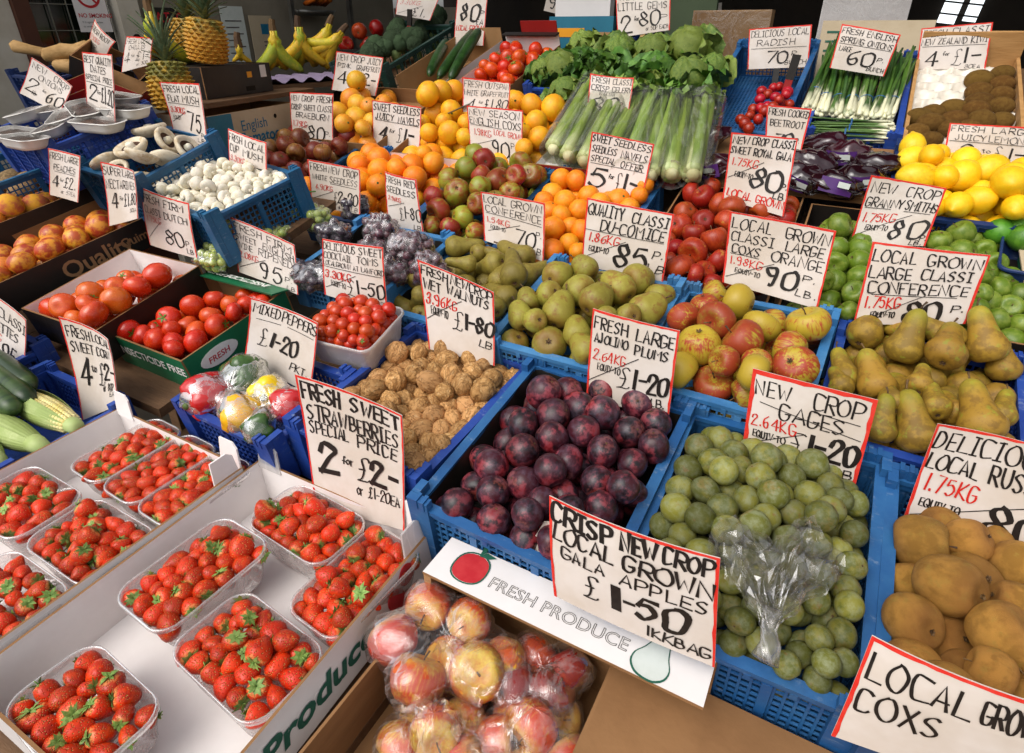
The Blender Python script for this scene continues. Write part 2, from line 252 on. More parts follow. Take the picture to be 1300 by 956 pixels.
# ------------------------------------------------------------------ mesh helpers
class MB:
    def __init__(s): s.v = []; s.f = []; s.mi = []; s.cur = 0
    def face(s, *ix): s.f.append(ix); s.mi.append(s.cur)
    def pts(s, ps): b = len(s.v); s.v += [tuple(p) for p in ps]; return b
    def quad(s, a, b, c, d): i = s.pts((a, b, c, d)); s.face(i, i+1, i+2, i+3)
    def box(s, x0, x1, y0, y1, z0, z1):
        b = s.pts([(x, y, z) for z in (z0, z1) for y in (y0, y1) for x in (x0, x1)])
        for q in ((0, 2, 3, 1), (4, 5, 7, 6), (0, 1, 5, 4), (2, 6, 7, 3), (0, 4, 6, 2), (1, 3, 7, 5)): s.face(*[b+i for i in q])
    def prism(s, p8):
        b = s.pts(p8)
        for q in ((0, 3, 2, 1), (4, 5, 6, 7), (0, 1, 5, 4), (1, 2, 6, 5), (2, 3, 7, 6), (3, 0, 4, 7)): s.face(*[b+i for i in q])
    def tube(s, P, rad, n=8, cap=True, flat=None):
        P = [Vector(p) for p in P]; rings = []
        t0 = (P[1]-P[0]).normalized(); up = Vector((0, 0, 1)) if abs(t0.z) < .9 else Vector((1, 0, 0))
        u = t0.cross(up).normalized()
        for i, p in enumerate(P):
            t = (P[min(i+1, len(P)-1)]-P[max(i-1, 0)]).normalized(); u = (u-t*u.dot(t)).normalized(); w = t.cross(u)
            r = rad[i] if isinstance(rad, (list, tuple)) else rad
            rings.append(s.pts([p+(u*math.cos(2*PI*k/n)+w*math.sin(2*PI*k/n)*(flat or 1))*r for k in range(n)]))
        for a, b in zip(rings, rings[1:]):
            for k in range(n): s.face(a+k, a+(k+1) % n, b+(k+1) % n, b+k)
        if cap:
            s.face(*[rings[0]+n-1-k for k in range(n)]); s.face(*[rings[-1]+k for k in range(n)])
    def revolve(s, prof, n, fn=None):
        """prof: (r, z) from the top down; r = 0 at both ends"""
        rings = []
        for r, z in prof:
            if r == 0: rings.append([s.pts([fn(0, 0, z) if fn else (0, 0, z)])]); continue
            ps = []
            for k in range(n):
                a = 2*PI*k/n; x, y = r*math.cos(a), r*math.sin(a); ps.append(fn(x, y, z) if fn else (x, y, z))
            b = s.pts(ps); rings.append([b+k for k in range(n)])
        for A, B in zip(rings, rings[1:]):
            for k in range(n):
                if len(A) == 1 and len(B) > 1: s.face(A[0], B[k], B[(k+1) % n])
                elif len(B) == 1 and len(A) > 1: s.face(A[k], B[0], A[(k+1) % n])
                elif len(A) > 1: s.face(A[k], B[k], B[(k+1) % n], A[(k+1) % n])
    def grid(s, nu, nv, fn, closed_u=False):
        b = s.pts([fn(i/(nu if closed_u else nu-1), j/(nv-1)) for j in range(nv) for i in range(nu)])
        for j in range(nv-1):
            for i in range(nu if closed_u else nu-1):
                i2 = (i+1) % nu; s.face(b+j*nu+i, b+j*nu+i2, b+(j+1)*nu+i2, b+(j+1)*nu+i)
    def mesh(s, name, mats, smooth=False):
        me = bpy.data.meshes.new(name); me.from_pydata(s.v, [], s.f)
        for m in (mats if isinstance(mats, (list, tuple)) else [mats]): me.materials.append(M[m] if isinstance(m, str) else m)
        me.polygons.foreach_set('material_index', s.mi)
        if smooth: me.polygons.foreach_set('use_smooth', [True]*len(s.f))
        me.update(); return me
    def obj(s, name, mats, parent=None, smooth=False): return link(name, s.mesh(name, mats, smooth), parent)
def link(name, data, parent=None):
    o = bpy.data.objects.new(name, data); col.objects.link(o)
    if parent: o.parent = parent
    return o
def tag(o, label, cat, group=None, kind=None):
    if label: o['label'] = label
    if cat: o['category'] = cat
    if group: o['group'] = group
    if kind: o['kind'] = kind
    return o
def thing(name, label, cat, mat=None, group=None):
    o = link(name, None); o.empty_display_size = .02
    if mat is not None: o.matrix_world = mat
    return tag(o, label, cat, group)
def fr(cx, cy, cz, yaw, tilt, roll, w, d):
    """a container's rim: its centre in the stall, turned and tilted; x along the front, y away, z out of the rim"""
    return Matrix.Translation((cx, cy, cz)) @ Matrix.Rotation(R_(yaw), 4, 'Z') @ Matrix.Rotation(R_(tilt), 4, 'X') @ Matrix.Rotation(R_(roll), 4, 'Y')
def axes(loc, x, y, z=None):
    x = Vector(x).normalized(); y = Vector(y); y = (y-x*y.dot(x)).normalized(); z = x.cross(y)
    m = Matrix((x, y, z)).transposed().to_4x4(); m.translation = Vector(loc); return m
def wob(p, s, a, sd=0):
    q = Vector(p)*s+Vector((sd*7.1, sd*3.3, sd*1.7)); return a*noise.noise(q)

FRAMES = {'plum': (-0.303, 0.704, 1.0, -1, 9, 1.5, 0.304, 0.374),
 'gage': (-0.002, 0.704, 0.985, 0.6, 10.3, -0.5, 0.29, 0.39),
 'russ': (0.296, 0.69, 0.985, 0, 9.6, 0, 0.29, 0.385),
 'walnut': (-0.615, 0.735, 1.0, -2.9, 6.8, 0.5, 0.29, 0.35),
 'pepper': (-0.905, 0.635, 0.97, -2, 9.6, 0, 0.26, 0.215),
 'cherry': (-0.817, 0.8, 1.07, 6, 12, 1, 0.165, 0.15),
 'cox': (-0.115, 1.05, 1.08, -2.5, 11.5, -1, 0.285, 0.315),
 'pearR': (0.185, 1.06, 1.06, -2, 12, 0, 0.28, 0.3),
 'comice': (-0.404, 1.038, 1.09, 0, 12, 0.4, 0.292, 0.315),
 'confL': (-0.701, 1.055, 1.075, -1.5, 10.5, 0.4, 0.282, 0.285),
 'grape': (-0.985, 1.062, 1.105, 0, 12, 1, 0.29, 0.27),
 'whitem': (-1.459, 1.005, 1.242, -10, 14, 1.5, 0.4, 0.26),
 'flatm': (-1.7, 0.99, 1.3, -4, 18, 2, 0.29, 0.26),
 'dates': (-2.05, 0.99, 1.363, -8, 15, 2, 0.4, 0.3),
 'dutch': (-1.489, 0.699, 1.05, 3, 11.6, 1, 0.265, 0.29),
 'vine': (-1.245, 0.745, 1.02, -1, 11, -1, 0.27, 0.29),
 'nect': (-1.83, 0.735, 1.101, -9, 13, 0.7, 0.3, 0.41),
 'peach': (-2.1, 0.8, 1.15, -8, 12.5, 0.3, 0.26, 0.42),
 'corn': (-1.36, 0.4, 0.9, 0, 4, 0, 0.3, 0.24),
 'courg': (-1.7, 0.42, 0.93, 0, 6, 0, 0.3, 0.26),
 'potato': (-2.22, 0.88, 1.24, -8, 12, 0, 0.36, 0.26),
 'tray1': (-1.013, 0.287, 0.905, 0, 1.5, 0, 0.38, 0.425),
 'tray2': (-0.628, 0.302, 0.9, 1, 2, 0, 0.375, 0.46),
 'P1': (-1.074, 0.437, 0.9, -2, 2.5, 0, 0.107, 0.172),
 'P2': (-0.967, 0.435, 0.9, -2, 2.5, 0, 0.107, 0.172),
 'P3': (-0.866, 0.433, 0.9, -2, 2.5, 0, 0.105, 0.172),
 'P4': (-1.098, 0.27, 0.895, 0, 2, 0, 0.18, 0.118),
 'P5': (-0.908, 0.277, 0.895, 0, 2, 0, 0.18, 0.118),
 'P6': (-0.91, 0.152, 0.893, 0, 2, 0, 0.176, 0.116),
 'Q1': (-0.64, 0.468, 0.895, -4, 2, 0, 0.18, 0.112),
 'Q2': (-0.712, 0.318, 0.895, -3, 2.5, 0, 0.128, 0.182),
 'Q3': (-0.493, 0.422, 0.895, -5, 2.5, 0, 0.11, 0.18),
 'Q4': (-0.54, 0.268, 0.89, -5, 1, 0, 0.186, 0.118),
 'Q5': (-0.655, 0.125, 0.885, -3, 0, 0, 0.172, 0.11),
 'braeb': (-1.73, 1.54, 1.19, 0, 16, 0, 0.36, 0.36),
 'navA': (-1.24, 1.45, 1.165, 0, 16, 0, 0.36, 0.42),
 'coxE': (-0.91, 1.43, 1.16, 0, 16, 0, 0.28, 0.42),
 'navB': (-0.6, 1.42, 1.16, 0, 16, 0, 0.3, 0.46),
 'gala': (-0.24, 1.44, 1.165, 0, 15.5, 0, 0.3, 0.46),
 'granny': (0.04, 1.42, 1.16, 0, 15.5, 0, 0.22, 0.44),
 'granny2': (0.27, 1.43, 1.165, 0, 15.5, 0, 0.2, 0.4),
 'pinkgf': (-1.63, 1.86, 1.312, 0, 18, 0, 0.34, 0.46),
 'whitegf': (-1.1, 1.84, 1.305, 0, 18, 0, 0.54, 0.48),
 'celery': (-0.62, 1.84, 1.315, 0, 18.5, 0, 0.42, 0.46),
 'beet': (-0.12, 1.8, 1.295, 0, 17, 0, 0.5, 0.26),
 'lemon': (0.26, 1.74, 1.28, 0, 17, 0, 0.34, 0.34),
 'lime': (0.41, 1.5, 1.2, -6, 12, 0, 0.22, 0.16),
 'cuc': (-1.6, 2.33, 1.48, -4, 19, 0, 0.24, 0.46),
 'btom': (-1.3, 2.3, 1.465, -4, 19, 0, 0.26, 0.4),
 'broc': (-2.02, 2.48, 1.53, -6, 19, 0, 0.34, 0.52),
 'let1': (-0.99, 2.36, 1.485, 0, 19, 0, 0.28, 0.5),
 'let2': (-0.7, 2.36, 1.485, 0, 19, 0, 0.28, 0.5),
 'radish': (-0.335, 2.24, 1.44, 0, 19, 0, 0.26, 0.66),
 'spring': (-0.03, 2.2, 1.43, 0, 19.5, 0, 0.235, 0.54),
 'kiwi': (0.225, 2.16, 1.415, 0, 19, 0, 0.26, 0.6)}
FRUIT = {
'plum':[[-3791,7906,10421,289],[-3541,8347,10255,288],[-2961,8601,10361,289],[-2312,8558,10316,280],[-3417,7506,10311,276],[-2684,7844,10413,276],[-3154,7975,10262,279],[-3777,7127,10240,272],[-3202,7029,10251,265],[-2804,7361,10295,266],[-2201,7804,10222,264],[-1877,8193,10257,268],[-3509,6599,10170,259],[-2779,6731,10132,252],[-2379,7117,10229,256],[-1741,7657,10203,257],[-1922,7198,10117,249],[-3203,6118,10008,245],[-2869,6289,10269,249],[-2257,6590,10085,243],[-1793,6824,9895,238],[-2652,6287,9871,239],[-2014,6190,10011,233],[-2824,5483,10104,232],[-3814,6179,10043,253],[-3563,5802,9931,241],[-3986,5480,9770,237],[-3350,5462,9765,230],[-2826,5460,9680,223],[-1989,5625,9850,220],[-2380,5862,10029,232],[-1827,6525,10216,240],[-2426,5435,9830,222],[-2808,5893,9964,236],[-4234,5618,9397,-251],[-4029,6093,9617,-251],[-4213,6590,9731,-251],[-4011,7089,9796,-251],[-4195,7591,9889,-251],[-3993,8087,9972,-251],[-4179,8601,9983,-251],[-3806,5617,9360,-251],[-3601,6095,9557,-251],[-3783,6579,9755,-251],[-3583,7086,9767,-251],[-3765,7575,9939,-251],[-3568,8109,9787,-251],[-3753,8613,9860,-251],[-3378,5614,9328,-251],[-3173,6093,9523,-251],[-3355,6581,9697,-251],[-3154,7082,9749,-251],[-3339,7589,9806,-251],[-3140,8105,9766,-251],[-3324,8607,9853,-251],[-2950,5616,9270,-251],[-2746,6097,9446,-251],[-2928,6584,9629,-251],[-2724,7069,9782,-251],[-2909,7575,9849,-251],[-2706,8068,9949,-251],[-2895,8601,9845,-251],[-2518,5592,9373,-251],[-2313,6064,9609,-251],[-2501,6591,9539,-251],[-2296,7068,9743,-251],[-2479,7562,9883,-251],[-2280,8082,9815,-251],[-2467,8596,9824,-251],[-2088,5579,9410,-251],[-1885,6063,9571,-251],[-2070,6572,9609,-251],[-1872,7098,9508,-251],[-2052,7567,9805,-251],[-1853,8082,9764,-251],[-2036,8579,9886,-251]],
'gage':[[-1130,8058,10143,222],[-874,8401,10157,223],[-1159,7567,10050,214],[-845,7760,10175,215],[-647,7425,10336,211],[-609,8092,10191,218],[-384,8422,10114,218],[-446,7737,10204,211],[-165,7519,10345,208],[-1157,7189,9951,207],[-809,7137,10117,206],[-472,7408,10002,205],[-255,7151,10181,201],[-1108,6848,9832,201],[-763,6754,9930,197],[-506,6777,10194,198],[-150,7887,10432,213],[54,7221,10359,202],[-1205,6503,9777,197],[-372,6438,10175,193],[-147,6974,9876,194],[47,7232,9983,197],[-83,8180,10191,213],[130,8486,10101,213],[467,8330,10256,211],[-106,7831,10056,208],[232,7928,10197,207],[748,8107,10116,202],[135,7545,10106,201],[503,7664,10183,200],[1099,7994,10032,196],[865,7766,10183,198],[356,7211,10154,196],[665,7116,10332,193],[34,6914,10175,195],[781,7432,10235,196],[1105,7311,10062,187],[669,6901,10051,186],[349,6756,10072,188],[957,7033,9906,183],[1111,6761,10014,179],[779,6435,9972,177],[457,6321,10062,180],[1091,6477,9875,174],[786,6117,9881,172],[1130,6167,9933,170],[1100,5868,9763,163],[878,5654,9785,163],[979,5368,9793,158],[1166,5573,9679,158],[609,5277,9611,157],[733,5536,9554,160],[267,6131,9879,178],[232,6461,9859,182],[-1079,6595,10105,201],[-731,6483,10176,197],[-512,7031,9918,198],[-380,6703,9881,193],[-66,6587,10273,193],[-30,6648,9928,188],[-247,6390,9856,187],[-898,6358,9885,193],[141,5916,10099,179],[-164,5866,9933,179],[-37,6171,9989,182],[-101,5696,9663,173],[41,5441,9803,169],[309,5389,9655,164],[511,5843,9829,170],[30,5326,9517,164],[180,5732,9818,172],[-361,5572,9809,175],[-700,5799,9796,182],[-978,6010,9863,189],[-602,6160,9923,188],[948,5327,9514,154],[584,5367,9274,154],[1182,5357,9362,154],[-1158,5435,9347,-193],[-1001,5789,9471,-193],[-1166,6150,9532,-193],[-1008,6539,9460,-193],[-1173,6911,9462,-193],[-1015,7263,9598,-193],[-1181,7625,9655,-193],[-1023,7982,9757,-193],[-1189,8336,9860,-193],[-1031,8699,9929,-193],[-800,5433,9381,-193],[-642,5798,9439,-193],[-808,6148,9567,-193],[-650,6509,9646,-193],[-815,6894,9579,-193],[-657,7256,9653,-193],[-823,7601,9808,-193],[-665,7975,9816,-193],[-829,8359,9754,-193],[-673,8697,9964,-193],[-441,5433,9399,-193],[-283,5812,9382,-193],[-449,6148,9586,-193],[-291,6536,9517,-193],[-456,6900,9564,-193],[-298,7256,9676,-193],[-463,7626,9687,-193],[-306,7989,9761,-193],[-470,8367,9732,-193],[-313,8720,9854,-193],[-81,5468,9228,-193],[76,5817,9379,-193],[-91,6144,9628,-193],[68,6535,9543,-193],[-97,6913,9512,-193],[61,7272,9608,-193],[-105,7622,9730,-193],[53,7996,9740,-193],[-112,8355,9819,-193],[46,8733,9803,-193],[278,5477,9200,-193],[434,5801,9487,-193],[269,6167,9522,-193],[426,6535,9564,-193],[261,6878,9729,-193],[418,7244,9780,-193],[254,7623,9748,-193],[411,7979,9856,-193],[247,8372,9743,-193],[404,8714,9933,-193],[638,5513,9021,-193],[793,5823,9383,-193],[627,6163,9564,-193],[785,6528,9624,-193],[620,6890,9683,-193],[778,7265,9688,-193],[612,7614,9817,-193],[771,8002,9748,-193],[605,8354,9864,-193],[762,8708,9987,-193],[996,5498,9126,-193],[1152,5819,9428,-193],[986,6164,9577,-193],[1144,6548,9534,-193],[979,6916,9559,-193],[1136,7268,9690,-193],[970,7611,9855,-193],[1130,8024,9653,-193],[963,8349,9911,-193]],
'cox':[[-1845,11766,11226,300],[-1352,11310,11335,376],[-1924,11090,11238,273],[-2172,10608,11094,324],[-1564,10519,11227,356],[-1695,9866,10995,394],[-1016,10091,11133,391],[-818,10732,11190,335],[-76,11176,11226,379],[-246,10378,11014,344],[-103,9728,11055,373],[-1841,9252,10746,341],[-1263,9435,10526,354],[-658,9095,11120,306],[-720,9231,10606,272],[-1152,9322,11079,272],[-676,9611,11009,272],[-2173,9502,10228,-341],[-1885,10225,10413,-341],[-2109,10976,10567,-341],[-1817,11727,10609,-341],[-1595,9535,9942,-341],[-1316,10186,10480,-341],[-1542,10925,10694,-341],[-1251,11675,10743,-341],[-1024,9520,9896,-341],[-746,10163,10474,-341],[-969,10922,10586,-341],[-683,11630,10842,-341],[-459,9451,10115,-341],[-174,10153,10400,-341],[-400,10890,10622,-341],[-109,11634,10697,-341]],
'russ':[[1900,7632,10004,350],[1821,7132,9706,271],[2459,7369,9816,376],[2111,6848,10145,376],[1801,6363,9855,313],[2286,6602,9516,376],[2413,7937,10028,283],[2976,7791,9949,343],[2741,6945,10103,259],[2604,6371,10111,376],[2331,6038,9696,255],[2414,5821,10104,255],[3204,7203,9897,345],[3145,6581,9802,350],[1836,5834,9749,286],[1818,6162,9357,268],[2919,5912,9924,318],[2043,5412,10019,319],[1928,5484,9190,-318],[2197,6137,8938,-318],[1928,6744,8966,-318],[2197,7315,9202,-318],[1928,7892,9405,-318],[2197,8452,9709,-318],[2526,5479,9218,-318],[2796,6070,9337,-318],[2526,6755,8900,-318],[2796,7311,9227,-318],[2526,7893,9397,-318],[2796,8449,9725,-318],[3124,5478,9222,-318],[3394,6066,9362,-318],[3124,6711,9158,-318],[3394,7302,9283,-318],[3124,7906,9325,-318],[3394,8450,9720,-318],[3723,5481,9206,-318],[3992,6072,9323,-318],[3723,6660,9462,-318],[3992,7259,9537,-318],[3723,7851,9648,-318]],
'pearR':[[870,11781,11019,315,22,87,44],[1474,11311,11093,315,11,37,92],[1571,11795,11205,220,-81,52,-27],[2105,11714,11239,287,-92,29,28],[2036,11166,11214,315,10,92,39],[2636,11670,11249,315,-39,41,82],[2979,11710,10914,271,-39,42,82],[696,10494,10690,263,-38,81,44],[1121,10194,10835,296,-41,70,58],[1262,9338,10543,243,-2,49,87],[1756,9464,10517,315,-38,50,78],[2495,9693,10849,315,-28,81,51],[2230,10084,10725,215,-32,94,9],[2807,10177,10817,213,11,88,47],[641,10056,10739,213,-37,92,12],[1709,10281,10961,213,7,96,28],[1364,9771,10797,222,-28,95,12],[1926,9850,10866,219,-20,94,29],[780,9571,10161,-267],[1008,10112,10309,-267],[820,10712,10241,-267],[1046,11200,10636,-267],[859,11826,10450,-267],[1245,9567,10106,-267],[1471,10069,10432,-267],[1282,10632,10544,-267],[1511,11205,10537,-267],[1321,11760,10681,-267],[1710,9579,9971,-267],[1936,10067,10365,-267],[1745,10600,10617,-267],[1974,11164,10653,-267],[1785,11737,10716,-267],[2173,9526,10146,-267],[2401,10066,10296,-267],[2210,10586,10605,-267],[2438,11143,10675,-267],[2249,11722,10708,-267],[2636,9499,10196,-267],[2864,10038,10351,-267],[2674,10584,10542,-267],[2903,11146,10587,-267],[2715,11756,10471,-267]],
'comice':[[-4998,10910,11307,333],[-4257,10462,11285,333],[-4520,11343,11411,279,-87,27,42],[-3778,10064,11313,333,24,90,37],[-4372,9683,11104,333],[-3544,10785,11371,333,-86,42,30],[-3408,11421,11372,333],[-2902,11295,11111,282,59,80,14],[-2885,10406,11175,333,55,75,36],[-5078,9446,10927,266,-62,55,56],[-4328,9208,10631,333],[-3864,9451,10859,278],[-3530,9072,10766,285],[-4775,10089,11256,266],[-5166,9937,11052,243],[-3043,9919,11240,229],[-4665,9249,11032,232],[-3402,9710,11195,229],[-2846,10870,10956,226],[-5119,9261,10425,-282],[-4901,9831,10614,-282],[-5119,10406,10776,-282],[-4902,11027,10724,-282],[-5119,11595,10921,-282],[-4637,9324,10132,-282],[-4417,9850,10523,-282],[-4634,10396,10823,-282],[-4416,10970,10992,-282],[-4635,11590,10945,-282],[-4153,9337,10070,-282],[-3933,9854,10505,-282],[-4150,10424,10691,-282],[-3931,10977,10960,-282],[-4150,11577,11007,-282],[-3667,9293,10278,-282],[-3447,9809,10716,-282],[-3665,10396,10826,-282],[-3448,11005,10826,-282],[-3667,11606,10871,-282],[-3182,9271,10382,-282],[-2963,9831,10616,-282],[-3182,10432,10656,-282],[-2966,11071,10518,-282],[-3183,11625,10781,-282]],
'confL':[[-8120,11664,11237,287,81,58,5],[-7445,11669,11190,222,51,84,-18],[-6676,11147,11214,295,-87,12,-47],[-7158,10771,11241,215,-84,-52,14],[-6663,11679,11138,244,-97,3,24],[-6331,10790,10999,282,-37,87,33],[-5889,10615,11273,318,-52,79,33],[-5883,10245,10873,295,-87,50,0],[-5870,9731,10860,264,-75,64,15],[-7611,9536,10842,215,-60,11,-79],[-8070,10013,10926,215,1,97,24],[-7289,9736,10986,215,-68,53,51],[-6914,9972,11070,227,-96,26,-4],[-6208,11576,11306,318,-92,35,16],[-5908,11159,11055,318,30,95,6],[-5910,10735,10713,275,6,100,2],[-8078,9577,10355,-269],[-7854,10079,10515,-269],[-8051,10597,10645,-269],[-7827,11104,10774,-269],[-8024,11660,10700,-269],[-7610,9562,10370,-269],[-7386,10043,10643,-269],[-7583,10565,10748,-269],[-7359,11080,10836,-269],[-7556,11642,10728,-269],[-7143,9536,10444,-269],[-6919,10041,10586,-269],[-7115,10547,10782,-269],[-6891,11091,10713,-269],[-7088,11612,10829,-269],[-6675,9526,10432,-269],[-6451,10023,10615,-269],[-6648,10562,10632,-269],[-6424,11103,10583,-269],[-6621,11633,10645,-269],[-6208,9523,10382,-269],[-5984,10057,10368,-269],[-6181,10615,10281,-269],[-5957,11131,10362,-269],[-6153,11604,10740,-269]],
'vine':[[-12588,7422,10309,277],[-12306,7817,10395,242],[-12771,6908,10176,277],[-11777,7817,10358,228],[-11871,7344,10257,245],[-11319,7545,10397,222],[-12297,7016,10056,254],[-11376,7954,10403,227],[-11423,7151,10209,277],[-11831,6896,10036,277],[-11518,7790,9741,234],[-11432,6602,10066,277],[-11953,6407,9923,277],[-11349,6997,9815,207],[-12440,6315,9985,255],[-13507,6366,9905,271],[-12238,6611,10159,195],[-11372,6428,9671,221],[-11344,7423,9852,210],[-12874,6305,9986,238],[-11597,6197,10040,205],[-13121,6368,9651,232],[-11341,8113,10014,219],[-11342,7737,10051,211],[-11326,8333,10316,203],[-13472,6487,9400,-234],[-13266,6859,9804,-234],[-13463,7303,9875,-234],[-13251,7732,9989,-234],[-13012,6510,9240,-234],[-12807,6876,9677,-234],[-13008,7286,9927,-234],[-12794,7726,9979,-234],[-12992,8165,10081,-234],[-12562,6443,9546,-234],[-12349,6883,9597,-234],[-12548,7307,9777,-234],[-12337,7725,9947,-234],[-12536,8152,10102,-234],[-12323,8595,10147,-234],[-12104,6454,9446,-234],[-11891,6886,9546,-234],[-12091,7305,9745,-234],[-11873,7790,9571,-234],[-12080,8144,10105,-234],[-11866,8587,10145,-234],[-11645,6468,9332,-234],[-11432,6904,9410,-234],[-11631,7337,9540,-234],[-11416,7789,9535,-234],[-11614,8224,9650,-234],[-11407,8608,9998,-234]],
'dutch':[[-14372,7821,10609,296],[-13895,7537,10778,332],[-13874,7675,10302,229],[-13891,8075,10394,225],[-13829,6990,10693,287],[-13888,7200,10237,268],[-13839,6462,10550,332],[-14309,6788,10664,257],[-14760,6417,10530,332],[-15059,5919,10350,323],[-14292,6099,10514,277],[-13788,5914,10451,306],[-14141,5990,10041,301],[-15621,5910,10138,318],[-14606,5865,10154,225],[-13822,6756,10148,225],[-14651,7198,10664,225],[-14288,7349,10613,225],[-15797,6036,9599,-282],[-15566,6484,10131,-282],[-15247,6040,9718,-282],[-15024,6539,10005,-282],[-15291,7004,10331,-282],[-15073,7542,10427,-282],[-14701,6069,9715,-282],[-14477,6563,10027,-282],[-14748,7057,10208,-282],[-14536,7636,10104,-282],[-14804,8109,10393,-282],[-14161,6142,9501,-282],[-13941,6662,9680,-282],[-14213,7166,9816,-282],[-13998,7721,9826,-282],[-14266,8195,10110,-282]],
'nect':[[-17618,8487,11271,369],[-18143,8115,11207,314],[-17043,8142,11325,344],[-16885,8625,11130,259],[-18191,7514,11091,329],[-17624,7830,11086,324],[-17658,7199,10988,308],[-17109,7546,11153,315],[-17026,8009,10796,300],[-18449,6970,10925,338],[-17869,6634,10858,343],[-17155,6891,11055,323],[-17132,7360,10667,304],[-17269,6770,10515,346],[-17239,6246,10901,301],[-17328,6170,10391,311],[-18470,6386,10846,297],[-17757,6062,10767,285],[-17339,5760,10708,262],[-18858,6012,10681,303],[-17999,5616,10596,289],[-19619,6340,10765,315],[-19614,6042,10219,-313],[-19234,6622,10391,-313],[-19415,7297,10537,-313],[-19035,7880,10694,-313],[-18988,5969,10103,-313],[-18609,6547,10289,-313],[-18790,7216,10461,-313],[-18410,7805,10593,-313],[-18592,8457,10838,-313],[-18212,9049,10961,-313],[-18368,5848,10205,-313],[-17986,6454,10263,-313],[-18165,7136,10381,-313],[-17785,7730,10491,-313],[-17966,8391,10696,-313],[-17586,8981,10829,-313],[-17743,5774,10098,-313],[-17353,6449,9854,-313],[-17535,7115,10040,-313],[-17154,7705,10171,-313],[-17337,8353,10434,-313],[-16960,8918,10671,-313]],
'peach':[[-20662,7950,11498,312],[-20532,8569,11442,358],[-20068,8140,11510,357],[-20064,7534,11655,336],[-20131,7592,11143,341],[-20036,8298,10957,344],[-19884,8641,11335,243],[-20179,7365,10629,354],[-20578,7381,11336,246],[-20153,7059,11338,291],[-20165,6905,10870,279],[-20028,7870,10725,276],[-20626,6920,11154,295],[-20221,6520,11106,282],[-21647,8176,11120,-303],[-21285,7011,10871,-303],[-21440,7589,11002,-303],[-21132,8102,11129,-303],[-21287,8682,11246,-303],[-20978,9198,11360,-303],[-21079,6430,10725,-303],[-20764,6999,10599,-303],[-20925,7526,10958,-303],[-20609,8099,10812,-303],[-20762,8698,10847,-303],[-20459,9160,11207,-303],[-20563,6366,10685,-303],[-20240,7002,10253,-303],[-20395,7577,10396,-303],[-20087,8094,10508,-303],[-20242,8671,10641,-303],[-19942,9111,11098,-303],[-20102,9640,11449,-303]],
'lemon':[[1188,18711,13339,311,-17,63,76],[1212,17773,13175,341,79,57,22],[1523,17348,13370,264],[1171,18296,13072,231],[1863,17482,12999,326,59,75,30],[1454,17006,12920,341],[1175,17857,12670,235],[2269,17800,13258,305],[2719,17408,13149,341,69,64,35],[2187,16961,13038,341],[3071,16897,13097,341,-63,70,-33],[3296,17418,13200,270],[1719,17919,13306,241],[1276,16416,13011,341],[1892,16400,12551,270],[2516,16316,12656,323,-72,56,-41],[2634,16817,12753,263],[2956,16277,13101,341],[3212,16474,12619,295,-68,45,-58],[1175,17433,12783,235],[1825,16536,13045,275],[1629,15974,12558,282],[2154,15954,12608,276],[3160,15946,12683,272],[1289,16223,12163,-289],[1554,16733,12291,-289],[1289,17273,12318,-289],[1554,17814,12343,-289],[1289,18315,12500,-289],[1554,18744,12889,-289],[1878,16264,12030,-289],[2143,16755,12220,-289],[1878,17230,12460,-289],[2143,17753,12541,-289],[1878,18190,12906,-289],[2143,18704,13019,-289],[2467,16252,12069,-289],[2733,16751,12233,-289],[2467,17231,12457,-289],[2733,17728,12624,-289],[2467,18197,12886,-289],[2733,18701,13029,-289],[3057,16234,12128,-289],[3322,16774,12156,-289],[3057,17197,12567,-289],[3322,17693,12737,-289],[3057,18171,12970,-289],[3646,16211,12205,-289],[3911,16704,12385,-289],[3646,17177,12631,-289],[3911,17699,12719,-289],[3646,18191,12903,-289]],
'kiwi':[[2587,22943,14676,302],[2593,22187,14414,293],[2595,21577,14184,303],[3135,23402,14826,261],[3127,22754,14603,261],[3119,22078,14368,255],[3096,21410,14145,260],[1266,20545,13838,276],[1564,20949,13906,275],[1520,20105,13764,280],[2013,21193,14037,286],[2055,20495,13828,279],[2522,21046,14047,282],[2644,20509,13867,275],[3094,20696,13845,252],[1247,19732,13550,257],[1591,19380,13435,234],[1971,19978,13674,238],[2383,20142,13690,236]],
